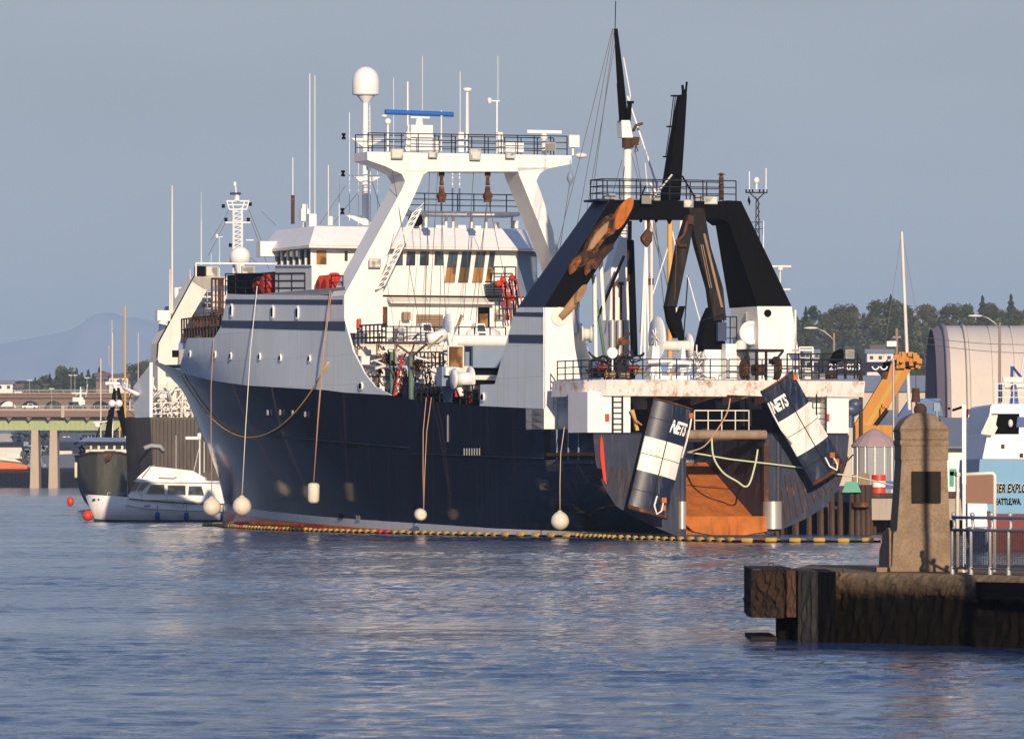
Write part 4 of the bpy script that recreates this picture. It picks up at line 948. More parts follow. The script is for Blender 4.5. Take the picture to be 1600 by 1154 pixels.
# net reel, big tilted flange
nr = None
c = S(1025, 528, 3.2); g = G()
ax = Vector((1, 0, 0))
g.lathe(c, ax, [(0,.3),(.01,1.25),(.10,1.28),(.11,.3)], 34); nr = g.build('net_reel', M['grey'], trawler)
g = G()
for i in range(8):
    t = 2*math.pi*i/8+.2; g.cyl(c+Vector((-.03,0,0)), c+Vector((-.08, .6*math.cos(t), .6*math.sin(t))), .07, .03, n=4)
g.build('reel_hub', M['white'], nr)
g = G(); p = S(1028, 540, 3.2); g.cyl(p, S(1075,540,3.2), .30, n=16); g.build('reel_drum', M['cream'], nr)
g = G(); g.lathe(S(1075,540,3.2), ax, [(0,.1),(.01,.72),(.08,.72),(.09,.1)], 26); g.build('reel_flange', M['white'], nr)
g = G()
for u_ in (1022, 1028, 1068): g.hexa([S(u_-6,590,2.6), S(u_+6,590,2.6), S(u_+6,590,2.6)+Vector((0,1,0)), S(u_-6,590,2.6)+Vector((0,1,0))], [S(u_-2,540,2.8), S(u_+2,540,2.8), S(u_+2,540,2.8)+Vector((0,.6,0)), S(u_-2,540,2.8)+Vector((0,.6,0))])
g.build('reel_stand', M['white'], nr)
g = G(); g.path([S(1012,565,2), S(1050,562,2), S(1048,570,2), S(1045,582,2)], .14, 6); g.path([S(1050,566,2), S(1078,566,2), S(1078,578,2), S(1066,580,2), S(1066,588,2)], .14, 6); g.cbox(S(1045,590,2), (2.4,.6,.25)); g.build('hydraulic_pipe', M['white'], trawler)
sbox(1101, 546, 1134, 593, 3.4, 1.6, 'white', 'crane_pedestal'); sbox(1134, 537, 1151, 593, 2.6, .6, 'white', 'pipe_housing')
g = G(); g.cyl(S(1157,575,3), S(1157,540,3), .36, n=14); g.ball(S(1157,540,3), .36); g.build('deck_tank', M['cream'], trawler)
g = G()
for i in range(26):
    u_ = random.uniform(1084, 1100); v_ = random.uniform(548, 592); p = S(u_, v_, 2.4+random.uniform(0,1)); g.path([p, p+Vector((random.uniform(-.3,.3), 0, random.uniform(-.3,.3))), p+Vector((random.uniform(-.4,.4), .1, random.uniform(-.4,.4)))], .05, 4)
g.build('valve_manifold', M['white'], trawler)
g = G()
for i in range(60):
    u_ = random.uniform(926, 1000); v_ = random.uniform(556, 592); p = S(u_, v_, 2.4+random.uniform(0,2)); g.path([p, p+Vector((random.uniform(-.5,.5), 0, random.uniform(-.3,.3))), p+Vector((random.uniform(-.5,.5), .1, random.uniform(-.5,.5)))], random.uniform(.04,.09), 5)
for u_, w_, h_ in ((933,12,18),(968,14,26),(985,10,22),(948,10,14)): c = S(u_, 592-h_/2, 3.4); g.cbox(c, (w_/26.5, .6, h_/26.5))
g.build('trawl_winch', M['rail'], trawler)
for u_, v_, m_ in ((941,574,'winchred'),(989,575,'winchred'),(975,586,'wood'),(953,585,'tanrust'),(998,580,'tanrust')): 
    c = S(u_, v_, 2.2); g = G(); g.lathe(c-Vector((.3,0,0)), (1,0,0), [(0,.15),(.05,.25),(.1,.15),(.5,.15),(.55,.25),(.6,.15)], 14); g.build('winch_drum', M[m_], trawler)
g = G(); c = S(957, 551, 2.5); g.lathe(c, (0,-1,0), [(-.3,.1),(-.2,.3),(0,.34),(.03,.3)], 18); g.cyl(c, S(957,592,2.5), .05, n=5); g.build('round_floodlight', M['white'], trawler)
g = G(); g.path([S(965,545,2.6), S(968,530,2.6), S(978,526,2.6), S(984,520,2.6)], .09, 5); g.path([S(965,560,2.6), S(980,545,2.6), S(986,552,2.6)], .07, 5); g.cbox(S(975,535,2.7), (.6,.3,.3)); g.build('rusty_davit', M['brown'], trawler)
g = G()
for u_ in (1182, 1197, 1168): g.cyl(S(u_,546,1.0), S(u_,594,1.0), .09, n=4)
g.box((S(1167,546,1).x, .9, S(1167,549,1).z), (S(1224,546,1).x, 2.6, S(1167,545,1).z)); g.cyl(S(1223,549,1), S(1206,570,1), .09, n=4); g.build('gear_frame', M['rail'], trawler)
g = G(); g.cyl(S(1176,578,1.8), S(1214,577,1.8), .34, n=12); g.lathe(S(1210,575,1.8), (1,0,0), [(0,.1),(.02,.7),(.2,.7),(.22,.1)], 18); g.lathe(S(1160,577,1.4), (1,0,0), [(0,.1),(.02,.6),(.1,.6)], 18); g.build('hauling_winch', M['brown'], trawler)
sbox(1198, 568, 1209, 590, 1.0, .4, 'white', 'control_box'); sbox(1207, 560, 1222, 572, 3.0, .6, 'wood', 'timber_stack')
sbox(1166, 556, 1172, 592, 1.3, .3, 'brown', 'stanchion')
g = G(); g.rail([S(1252,592,2.5), S(1335,592,2.0)], 1.1, 3, 1.0, .05); g.rail([S(1230,592,5), S(1340,592,5)], 1.5, 2, .8, .05); g.build('after_railing', M['rail'], trawler)
g = G(); g.rail([S(1249,592,6), S(1270,592,6)], 1.9, 3, .7, .05); g.box((S(1248,546,6).x, 6, S(1248,548,6).z), (S(1271,546,6).x, 7, S(1248,545,6).z)); g.build('small_gallows', M['white'], trawler)
g = G(); g.ball(S(1309,556,1.2), .35, sq=(1.1,.8,1)); g.ball(S(1303,562,1.2), .25); g.ball(S(1313,550,1.2), .2); g.cyl(S(1316,552,1.2), S(1316,545,1.2), .06, n=5); g.build('bundled_net', M['black'], trawler)
flood(1328, 553, 15, 14, .6)
for u_, v_, m_ in ((1258,575,'cream'),(1276,583,'galv'),(1298,584,'brown'),(1235,583,'white')):
    sbox(u_, v_, u_+random.randint(8,14), 592, 3.0, .8, m_, 'gear_locker')
# clutter under the overhanging deck
for u_, v_, w_, h_, m_ in ((1000,632,18,14,'galv'),(1020,640,10,10,'red'),(1130,632,20,12,'bluegrey'),(1180,634,16,10,'galv'),(1160,645,3,40,'galv'),(1000,660,12,14,'brown'),(1170,640,4,50,'galv')):
    c = S(u_, v_, 6.5); g = G(); g.cbox(c, (w_/26, .5, h_/26)); g.build('stowed_gear', M[m_], trawler)
g = G(); g.cyl(S(988,640,.2), S(996,672,.2), .13, n=5); g.build('yellow_strap', M['rope_ye'], trawler)
# ---------------- waist deck gear between the gantries (port side open)
def Sw(u, v, b):
    p = S(u, v, b); return p if p.x > -7.3 else T(u, v, -7.3)
def wb(u0, v0, u1, v1, b, d, mat, name):
    p = Sw(u0, v0, b); b = max(b, p.y); return sbox(u0, v0, u1, v1, b, d, mat, name)
def stick(a_, b_, w, b, mat, name, n=4):
    g = G(); g.cyl(Sw(*a_, b), Sw(*b_, b), w/24.8/1.0, n=n); return g.build(name, M[mat], trawler)
wb(560, 537, 790, 541, bW-5.3, .3, 'cream', 'deck_fascia')
wb(548, 541, 800, 600, 44.5, .2, 'cream', 'working_deck_bulkhead')
for u_, v0, v1 in ((590,536,619),(618.5,538,618)): stick((u_, v0), (u_, v1), 2.6, 30, 'wood', 'timber_post')
for a_, b_ in (((592,538),(606,556)),((620,538),(645,556)),((645,556),(668,536)),((668,545),(692,524)),((655,520),(645,530)),((645,545),(640,560))): stick(a_, b_, 1.8, 30, 'wood', 'timber_brace')
wb(586, 533, 670, 537, 29, 2, 'darkwood', 'timber_platform')
for u_, v0, v1, r in ((612.5,545,622,3.6),(643,556,626,4.6)): g = G(); g.cyl(Sw(u_,v0,31), Sw(u_,v1,31), r/24.8, n=12); g.build('green_gas_cylinder', M['green'], trawler)
g = G(); A, B = Sw(634,552,29), Sw(623,620,29); o = Vector((.25,0,.03))
g.cyl(A-o, B-o*1.4, .05, n=4); g.cyl(A+o, B+o*1.4, .05, n=4)
for i in range(9): c = A.lerp(B, i/9); g.cyl(c-o, c+o, .035, n=4)
g.build('red_stepladder', M['red'], trawler)
g = G(); g.rail([Sw(547,538,29), Sw(603,536,29)], 1.2, 3, .8, .06); g.build('waist_railing', M['rail'], trawler)
g = G(); g.path([Sw(560,572,28), Sw(636,574,28), Sw(639,578,28), Sw(639,588,28)], .13, 8); g.build('white_pipe', M['white'], trawler)
for u0, u1, v0, v1, bb in ((649,706,600,631,26),(719,748,602,632,20),(688,693,552,580,28)):
    g = G(); g.rail([Sw(u0, v1, bb), Sw(u1, v1, bb)], (v1-v0)/25.3, 3, 1.0, .05); g.build('side_railing', M['rail'], trawler)
g = G(); g.rail([Sw(640,575,29), Sw(692,575,29)], 1.0, 3, .5, .05); g.rail([Sw(574,590,27), Sw(640,592,27)], .1, 1, 2, .06); g.build('pipe_rack', M['rail'], trawler)
wb(637, 588, 651, 630, 27, 1.0, 'navy', 'bulwark_end')
# net drum with big flange
g = G(); c = Sw(701, 515, 33); g.lathe(c-Vector((.1,0,0)), ax, [(0,.3),(.01,1.0),(.10,1.02),(.11,.3)], 30); nd = g.build('net_drum', M['grey'], trawler)
g = G(); g.prism([Sw(u, v, 32.6) for u, v in ((692,545),(696,532),(703,528),(712,534),(720,546)) ], (0,.15,0)); g.build('drum_guard', M['white'], nd)
g = G(); g.cyl(Sw(703,532,33), Sw(800,533,33), .38, n=18); g.build('drum_barrel', M['white'], nd)
g = G(); g.path([Sw(668,530,32), Sw(682,528,32), Sw(696,520,32)], [.35,.42,.35], 8); g.cyl(Sw(700,520,32.3), Sw(706,548,32.3), .14, n=6); g.build('drum_motor', M['white'], nd)
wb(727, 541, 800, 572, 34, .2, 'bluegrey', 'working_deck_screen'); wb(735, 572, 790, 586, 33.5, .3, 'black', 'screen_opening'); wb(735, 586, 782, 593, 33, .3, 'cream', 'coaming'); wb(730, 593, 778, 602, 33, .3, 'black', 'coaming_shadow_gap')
g = G(); g.path([Sw(785,524,33.6), Sw(778,548,33.6), Sw(766,552,33.6), Sw(764,560,33.6), Sw(772,564,33.6), Sw(778,556,33.6)], .07, 5); g.path([Sw(760,572,33.6),Sw(761,562,33.6)], .05, 4); g.build('hanging_hose', M['black'], trawler)
# white winch
g = G(); g.lathe(Sw(722,592,24)-Vector((0,0,0)), ax, [(-.6,.2),(-.59,.62),(-.5,.62),(-.5,.42),(.5,.42),(.5,.78),(.6,.78),(.62,.2)], 26); wn = g.build('deck_winch', M['white'], trawler)
g = G(); g.hexa([Sw(693,628,23.5), Sw(706,628,23.5), Sw(706,628,24.5), Sw(693,628,24.5)], [Sw(688,575,23.5), Sw(712,575,23.5), Sw(712,575,24.5), Sw(688,575,24.5)]); g.cbox(Sw(698,588,23.8), (1.0,1.0,1.2)); g.build('winch_stand', M['bluegrey'], wn)
g = G(); g.cbox(Sw(705,580,23.4), (.9,.5,.5)); g.path([Sw(702,580,23.2), Sw(712,584,23.2), Sw(716,600,23.2), Sw(722,618,23.2)], [.3,.3,.22,.16], 7); g.build('winch_gearbox', M['white'], wn)
for u_, v_, m_ in ((714,612,'red'),(736,622,'fender_red'),(561,505,'red'),(567,588,'orange_rust'),(600,560,'cranyel')):
    g = G(); c = Sw(u_, v_, 23 if u_ > 700 else 29); g.cyl(c-Vector((0,0,.3)), c+Vector((0,0,.3)), .14, n=8); g.build('fire_extinguisher', M[m_], trawler)
for i in range(55):
    g = G(); u_ = random.uniform(590, 690); v_ = random.uniform(560, 612)
    p = Sw(u_, v_, random.uniform(27, 36)); q = p+Vector((random.uniform(-.4,.4), random.uniform(-.5,.5), random.choice((.9,-.9,.4)))); g.cyl(p, q, random.uniform(.03,.07), n=4); g.build('pipe', M['black' if i % 3 else 'brown'], trawler)
for i in range(55):
    g = G(); u_ = random.uniform(565, 720); v_ = random.uniform(544, 610)
    p = Sw(u_, v_, random.uniform(30, 40)); q = p+Vector((random.choice((.9,-.9,.1)), random.uniform(-.5,.5), random.uniform(-.4,.4))); g.cyl(p, q, random.uniform(.04,.10), n=5); g.build('white_pipe', M['cream'], trawler)
for i in range(22):
    u_ = random.uniform(575, 725); v_ = random.uniform(560, 605); w_ = random.uniform(6, 18); h_ = random.uniform(8, 24)
    wb(u_, v_, u_+w_, v_+h_, random.uniform(30, 42), .6, random.choice(('cream','white','galv','midgrey','wood','brown','bluegrey','white')), 'deck_machinery')
g = G(); g.cbox(Sw(712,558,29), (.9,.5,1.3)); g.build('glazed_control_cab', M['glass_warm'], trawler)
g = G(); c = Sw(712,558,28.7)
for dx in (-.5,.5): g.cyl(c+Vector((dx,0,-.7)), c+Vector((dx,0,.7)), .06, n=4)
g.cyl(c+Vector((-.5,0,.7)), c+Vector((.5,0,.7)), .06, n=4); g.build('control_cab_frame', M['cream'], trawler)
wb(560, 546, 580, 556, 36, .8, 'cream', 'awning'); wb(565, 556, 578, 580, 36, .3, 'white', 'deck_cabinet')
wb(620, 512, 632, 537, bW-3.5, .8, 'midgrey', 'deck_bin'); stick((625,500),(620,535), 1.4, bW-4, 'galv', 'trolley_frame'); wb(631, 487, 642, 500, bW-1, .4, 'wood', 'wooden_rack')
stick((722,492),(714,512), 3.0, bW-3, 'wood', 'loose_plank')
for i, (u_, a0_) in enumerate(((655,0),(755,0))):          # covered rescue boats on the upper deck
    c = S(u_, 524, bW-2.6); s_ = 1 if i == 0 else -1
    g = G(); n = 12; rings = []
    for k in range(9):
        t = k/8*2-1; w_ = .75*(1-abs(t)**3*.7); h_ = .85*(1-.35*abs(t)**2); x = c.x+t*1.15
        rings.append([Vector((x, c.y+w_*math.cos(p), zU0+.3+ (h_*1.15*math.sin(p) if math.sin(p) > 0 else .28*math.sin(p)) )) for p in [2*math.pi*j/n for j in range(n)]])
    vs = [p for r_ in rings for p in r_]; g.add(vs, [(a*n+j, a*n+(j+1)%n, (a+1)*n+(j+1)%n, (a+1)*n+j) for a in range(8) for j in range(n)]+[tuple(range(n)), tuple(range(8*n, 9*n))], 0, True)
    for dx in (-.8,.8): g.box((c.x+dx-.1, c.y-.4, zU0), (c.x+dx+.1, c.y+.4, zU0+.2))
    th = thing('rescue_boat', ('white tent-covered rescue boat on the upper deck, left of the big net drum', 'white tent-covered rescue boat on the upper deck, right of the big net drum')[i], 'boat', (c.x, c.y, zU0), 'covered rescue boats', ship=True)
    g.build('covered_hull', M['white'], th)
    g = G(); xw = c.x+s_*.35; g.hexa([(xw-.42,c.y-.62,zU0+.85),(xw+.42,c.y-.62,zU0+.85),(xw+.42,c.y+.5,zU0+.85),(xw-.42,c.y+.5,zU0+.85)], [(xw-.3,c.y-.4,zU0+1.45),(xw+.3,c.y-.4,zU0+1.45),(xw+.3,c.y+.4,zU0+1.45),(xw-.3,c.y+.4,zU0+1.45)]); g.build('cockpit', M['white'], th)
    g = G(); g.prism([(xw-.28,c.y-.64,zU0+.95),(xw+.28,c.y-.64,zU0+.95),(xw+.22,c.y-.48,zU0+1.35),(xw-.22,c.y-.48,zU0+1.35)], (0,-.03,0)); g.build('pane', M['glass'], th)
    g = G(); g.box((xw-.22, c.y-.82, zU0+.2), (xw+.22, c.y-.72, zU0+.8)); g.build('hatch_cover', M['brown'], th)
# red rubber fenders stowed on the forecastle
def redf(u, v, r, lab, inset=.9, ax=(1,0,0)):
    p = HS(u, v); c = Vector((p.x+inset, p.y, p.z))
    g = G()
    g.lathe(c-Vector(ax)*r*.9, ax, [(0,r*.55),(r*.25,r*.95),(r*.8,r*1.0),(r*.85,r*.9),(r*.95,r*.9),(r,r*1.0),(r*1.55,r*.95),(r*1.8,r*.5)], 20)
    return single(g, 'deck_fender', M['fender_red'], lab, 'fender', group='red rubber fenders stowed on the forecastle', ship=True)
redf(389,446,.62,'smaller red rubber fender stowed behind the foredeck railing, leftmost on the forecastle'); redf(404,445,.78,'large red rubber fender at the foredeck railing where the long white rope ends')
redf(490,446,.70,'red rubber fender stowed beside the white wheelhouse, left one of the pair'); redf(501,446,.74,'red rubber fender stowed beside the white wheelhouse, leaning against the white gantry side'); redf(502,435,.40,'small red rubber fender resting on top of the pair by the wheelhouse')
g = G(); g.cbox(HS(522,448)+Vector((.8,0,0)), (.3,.5,1.0)); g.build('yellow_box', M['yellow'], trawler)
# ---------------- trawl doors
def trawl_door(top, bot, wpx, b, lab, rot_txt, cone=0.0, bandv=(.345,.655)):
    A = S(*top, b); B = S(*bot, b); d = (B-A); L = d.length; dn = d.normalized(); sc = 26.8
    w = wpx/sc; sx = Vector((0,1,0)).cross(dn); sx = -sx if sx.x < 0 else sx; sx.normalize(); out = Vector((0,-1,0))
    th = thing('trawl_door', lab, 'trawl door', A, 'trawl doors hung at the stern', ship=True)
    n = 12; Rr = w*.62
    def pt(s, t, o=0.0):          # s across -1..1, t along 0..1
        an = s*.94; x = Rr*math.sin(an)/math.sin(.94)*.5*w/Rr; y = (math.cos(an)-math.cos(.94))*w*.30
        return A+dn*(L*t)+sx*x+out*(y+o)
    def sheet(t0, t1, name, mat, k=10):
        g = G(); vs = []; vb = []
        for j in range(k+1):
            t = t0+(t1-t0)*j/k
            for i in range(n+1): s = i/n*2-1; vs.append(pt(s, t)); vb.append(pt(s, t, -.12))
        m = n+1; q = [(j*m+i, j*m+i+1, (j+1)*m+i+1, (j+1)*m+i) for j in range(k) for i in range(n)]
        g.add(vs, q, 0, True); g.add(vb, q, 0, True)
        e = len(vs); rim = [(j*m, (j+1)*m, e+(j+1)*m, e+j*m) for j in range(k)]+[(j*m+n, (j+1)*m+n, e+(j+1)*m+n, e+j*m+n) for j in range(k)]+[(i, i+1, e+i+1, e+i) for i in range(n)]+[(k*m+i, k*m+i+1, e+k*m+i+1, e+k*m+i) for i in range(n)]
        g.add(vs+vb, rim); return g.build(name, mat, th)
    M_n = M['doornavy']
    sheet(0, bandv[0], 'upper_plate', M_n); sheet(bandv[0], bandv[1], 'white_band', M['doorwhite']); sheet(bandv[1], 1, 'lower_plate', M_n)
    g = G()
    for sxx in (.02,): g.path([pt(sxx, t/10, .015) for t in range(11)], .035, 4)
    for t in (.17, .5, .83): g.path([pt(-1+2*i/10, t, .006) for i in range(11)], .022, 4)
    g.build('plate_seam', M['oily'], th)
    g = G(); g.path([pt(-1+2*i/10, 1.0, .02) for i in range(11)], .13, 6); g.path([pt(-1+2*i/10, 0, .0) for i in range(11)], .07, 5); g.build('shoe', M['brown'], th)
    g = G()
    for s_, t_ in ((.92, .06), (.55, .93), (.5, .86)): g.cbox(pt(s_, t_, .12), (.28,.22,.30))
    g.build('bracket', M['orange_rust'], th)
    g = G(); p = pt(1.0, .06, .15); q = pt(.98, .45, .25); g.path([p, pt(1.06, .15, .2), pt(1.08, .3, .2), q], .06, 5) if rot_txt > 0 else g.path([pt(-1.0,.12,.15), pt(-1.1,.25,.2), pt(-1.12,.4,.2), pt(-.95,.56,.2)], .06, 5)
    p = pt(.45, .88, .15); g.path([pt(.15,.84,.1), pt(.1,.93,.2), pt(.3,1.0,.2), pt(.5,.96,.2), pt(.5,.88,.15)], .06, 5); g.build('backstrop', M['rope_wh'], th)
    return th, pt, dn, sx, out
M['doornavy'] = paint('scuffed_navy_paint', (.010,.018,.045), .38, .3, 1.0, (.12,.13,.15), .33, (.13,.10,.085), 2.2)
M['doorwhite'] = paint('scuffed_white_paint', (.80,.77,.70), .5, .08, .9, (.42,.32,.22), .33, (.42,.28,.16), 2.4)
def lettering(th, pt, s_c, t_c, wid, size, dn, sx):
    """NETS bent round the curved plate: one mesh per word"""
    cu = bpy.data.curves.new('t', 'FONT'); cu.body = 'NETS'; cu.size = 1; cu.shear = .35; cu.offset = .045; cu.align_x = 'CENTER'; cu.align_y = 'CENTER'; cu.space_character = .93
    cu.resolution_u = 3
    t = bpy.data.objects.new('t', cu); scene.collection.objects.link(t); bpy.context.view_layer.update()
    me = bpy.data.meshes.new_from_object(t); bpy.data.objects.remove(t)
    bm = bmesh.new(); bm.from_mesh(me)
    for _ in range(2): bmesh.ops.subdivide_edges(bm, edges=[e for e in bm.edges if e.calc_length() > .12], cuts=1)
    bmesh.ops.triangulate(bm, faces=bm.faces[:])
    A = pt(0, 0); L = (pt(0, 1)-pt(0, 0)).length; xs_ = [v.co.x for v in bm.verts]; mx = max(xs_); mn = min(xs_)
    o_ = ORG[th.name]
    for v in bm.verts:
        s = s_c+(v.co.x-(mx+mn)/2)/(mx-mn)*wid; tt = t_c-v.co.y*size/L
        v.co = pt(s, tt, .018)-o_
    bm.to_mesh(me); bm.free(); me.materials.clear(); me.materials.append(M['white'])
    o = bpy.data.objects.new('lettering', me); scene.collection.objects.link(o); o.parent = th
th, pt, dn, sx, out = trawl_door((1052,631), (1011,800), 66, -1.6, 'navy and white curved trawl door lettered NETS, hanging left of the rusty ramp', 1)
lettering(th, pt, .47, .205, .92, 1.0, dn, sx)
th, pt, dn, sx, out = trawl_door((1213,596), (1294,740), 62, -1.5, 'navy and white curved trawl door lettered NETS, tilted over the right side of the stern', -1, bandv=(.33,.70))
lettering(th, pt, -.47, .19, .92, 1.0, dn, sx)
# ---------------- fenders over the side
def fender(kind, u, v, rpx, rope, lab, mat=M['fender_white'], rm='rope_or', off=.9):
    top = HS(*rope[0][0]); c = S(u, v, top.y)
    for _ in range(8 if c.x > -Wd(c.y, max(c.z, 1))-off else 0):
        uu = SF.uv(c)[0]; c.y += (uu-u)/8.2
        c.x = -Wd(c.y, max(c.z, 1))-off; c.z = SF._z(v, c.x, c.y)
    sc = F/(SF.M @ c).y; r = rpx/sc
    th = thing('hanging_fender', lab, 'fender', c, 'white fenders hung over the side', ship=True); g = G()
    if kind == 'ball':
        g.lathe(c, (0,0,-1), [(-r*1.22,r*.16),(-r*1.05,r*.30),(-r*.92,r*.55),(-r*.6,r*.86),(-r*.2,r*1.0),(r*.15,r*1.02),(r*.5,r*.88),(r*.8,r*.60),(r*.98,r*.2),(r*1.02,0)], 24)
    elif kind == 'sausage': g.lathe(c, (0,.05,-1), [(-r*1.0,r*.3),(-r*.92,r*.5),(-r*.75,r*.58),(r*.7,r*.56),(r*.92,r*.45),(r*1.0,r*.1)], 20)
    else: g.lathe(c+Vector((-.1,.5,.1)), (-.1,-1,-.15), [(-r*.2,r*.5),(0,r*.85),(r*.3,r*1.0),(r*1.2,r*1.0),(r*1.6,r*.75),(r*1.75,r*.5),(r*1.7,r*.3)], 20)
    g.build('body', mat, th)
    if kind != 'end': g = G(); g.lathe(c+Vector((0,0,r*(1.0 if kind == 'ball' else .93))), (0,0,1), [(0,r*.22),(r*.28,r*.14)], 10); g.build('neck', M['brown'], th)
    for rp in rope:
        pts = []
        q = HS(*rp[0], -1, .15); e = c+Vector((0,0,r)); pts = [q+Vector((0,0,.05)), q.lerp(e, .3)+Vector((-.15,0,0)), q.lerp(e, .65)+Vector((-.1,0,0)), e]
        g = G(); g.path(pts, .030, 5); g.build('rope', M[rm], th)
fender('ball', 331, 792, 14, [[(334,530),(333,640),(331,None)]], 'round white fender nearest the bow, hanging by a pale orange rope')
fender('ball', 378, 791, 14.5, [[(402,448),(397,560),(388,680),(378,None)]], 'round white fender hanging by the long white rope from the red deck fenders', rm='rope_wh')
fender('sausage', 490, 770, 16, [[(516,455),(506,600),(492,None)],[(518,458),(504,640),(490,None)]], 'cylindrical white fender hanging on two tan ropes below the white gantry')
fender('end', 662, 805, 9.5, [[(666,622),(664,760),(662,None)],[(674,622),(664,None)]], 'small white barrel fender seen end on, hanging amidships on an orange rope')
fender('ball', 875, 814, 14, [[(882,668),(875,None)]], 'round cream fender hanging near the stern, below the white gantry foot', rm='tanrope', off=1.0)
# swag of yellow rope on the bow
pts = []
R0, R1, Rm = (283, 577), (513, 565), (393, 685)
for i in range(25):
    t = i/24; u_ = R0[0]+(R1[0]-R0[0])*t; v_ = 577+(565-577)*t+ (112)*(1-(2*abs(t-.48)/(1.0 if t < .48 else 1.04))**2)
    pts.append(HS(u_, v_, -1, .15))
g = G(); g.path(pts, .05, 5); single(g, 'mooring_rope', M['rope_ye'], 'long yellow rope hanging in a loose curve across the navy bow', 'rope', ship=True)
# mooring lines at the stern
g = G(); g.path([S(*x, -.25) for x in ((1074,706),(1100,710),(1140,717),(1200,724),(1250,730),(1300,739),(1340,745))]+[Vector((13.5, 4, 2.9)), Vector((17, 8, 2.6))], .05, 6); single(g, 'stern_line', M['rope_gr'], 'taut pale green mooring line running from the stern towards the dock', 'rope', ship=True)
g = G(); g.path(smooth([S(1112,682,-.4), S(1115,714,-.5), S(1130,738,-.6), S(1152,752,-.6), S(1164,760,-.6), S(1172,753,-.5), S(1180,725,-.4), S(1184,702,-.1)]), .06, 6); single(g, 'slack_line', M['rope_gr'], 'slack pale green line looping in front of the rusty stern ramp', 'rope', ship=True)
g = G(); g.path(smooth([S(1141,622,-.3), S(1136,645,-.5), S(1120,672,-.7), S(1100,697,-.8), S(1075,706,-.9)]), .045, 5); single(g, 'hanging_rope', M['rope_or'], 'orange rope hanging from the overhead deck down to the left trawl door', 'rope', ship=True)
g = G(); g.path([S(985,640,-.3), S(992,655,-.3), S(1003,664,-.35)], .06, 5); single(g, 'frayed_rope', M['rope_or'], 'short frayed orange rope beside the left trawl door', 'rope', ship=True)
# ---------------------------------------------------------------- oil boom
BM = [(352,824),(420,826.5),(500,829.5),(640,834.5),(760,838),(860,840),(960,841.8),(1060,844.8),(1150,846.8),(1260,847),(1376,847)]
bp = [SHIP @ Vector((-(Wd(b, 0)+.75), b, 0)) for b in (95.5, 90, 84, 77, 70, 62, 54, 46, 38, 30, 22, 14, 8)]; bp = [Vector((q.x, q.y, 0)) for q in bp]+[PW(*x) for x in BM if x[0] >= 960]
def along(pts, d):
    for p, q in zip(pts, pts[1:]):
        L = (q-p).length
        if d <= L: return p+(q-p)*(d/L), (q-p)/L
        d -= L
    return pts[-1], (pts[-1]-pts[-2]).normalized()
tot = sum((q-p).length for p, q in zip(bp, bp[1:]))
boom = thing('oil_boom', 'yellow and black floating oil boom strung along the waterline of the big navy trawler', 'oil boom', bp[0])
g = G(); g.path([p+Vector((0,0,.03)) for p in bp], .10, 6); g.build('boom_skirt', M['black'], boom)
# spacing: equal in the world; about 95 floats
NF = 96
fl = None
for i in range(NF):
    p, d = along(bp, tot*(i+.5)/NF)
    if fl is None:
        g = G(); g.lathe(bp[0]+Vector((-.36,0,.12)), (1,0,0), [(0,.09),(.04,.14),(.60,.14),(.64,.09)], 10); fl = g.build('float', M['yellow'], boom); o = fl
        fl2 = None
    elif i in (14, 15, 27, 46, 47):
        if fl2 is None: fl2 = fl.copy(); fl2.data = fl.data.copy(); fl2.data.materials.clear(); fl2.data.materials.append(M['red']); o = fl2
        else: o = fl2.copy()
        scene.collection.objects.link(o)
    else: o = fl.copy(); scene.collection.objects.link(o)
    o.parent = boom; o.location = p-bp[0]+Vector((0, 0, random.uniform(-.03,.02))); o.rotation_euler = (0, 0, math.atan2(d.y, d.x)+random.uniform(-.12,.12))
# ---------------------------------------------------------------- cabin cruiser
Yc = 505
def cp(u, v, dy=0): return P(u, v, Yc+dy)
cr = thing('cabin_cruiser', 'small white cabin cruiser with dark windows moored under the big trawler\'s bow', 'motor boat', P(250, 812, Yc))
def hullmesh(g, top, bot, Y, hw, z0, n=None, m=0, bowleft=True, taper=.35):
    """hull seen from the side: top/bot photo outlines [(u, v)] from bow to stern; hw half width"""
    vs = []
    k = len(top)
    for i in range(k):
        t = i/(k-1); w = hw*min(1, (t/taper)**.6) if t > 0 else .02
        a = P(*top[i], Y); b = P(*bot[i], Y)
        vs += [(a.x, Y-w, a.z), (b.x, Y-w*.75, b.z), (b.x, Y+w*.75, b.z), (a.x, Y+w, a.z)]
    fs = []
    for i in range(k-1):
        o = i*4; fs += [(o,o+1,o+5,o+4),(o+1,o+2,o+6,o+5),(o+2,o+3,o+7,o+6),(o+3,o,o+4,o+7)]
    return g.add(vs, fs+[(0,1,2,3),(4*k-4,4*k-3,4*k-2,4*k-1)], m, True)
g = G(); hullmesh(g, [(133,772),(150,773),(175,774.5),(205,777.5),(250,782),(300,784),(352,785)], [(146,812),(150,813),(175,814),(205,815),(250,815),(300,815),(352,815)], Yc, 1.8, 0); g.build('hull', M['white'], cr)
g = G(); hullmesh(g, [(145.5,809),(150,810),(175,811),(205,811.5),(250,811.5),(300,811.5),(352,811.5)], [(147,816),(150,817),(175,817),(205,817),(250,817),(300,817),(352,817)], Yc, 1.84, 0); g.build('boot_stripe', M['band'], cr)
g = G(); g.path([cp(u, v, -1.85*min(1,((u-133)/75)**.6)) for u, v in ((134,773),(150,774.5),(175,776),(205,779),(250,783),(300,786),(352,787))], .05, 4); g.build('rub_rail', M['brown'], cr)
g = G(); g.path([cp(u, v, -1.86) for u, v in ((196,789),(230,795),(300,798),(352,799))], .05, 4); g.build('chine_strip', M['midgrey'], cr)
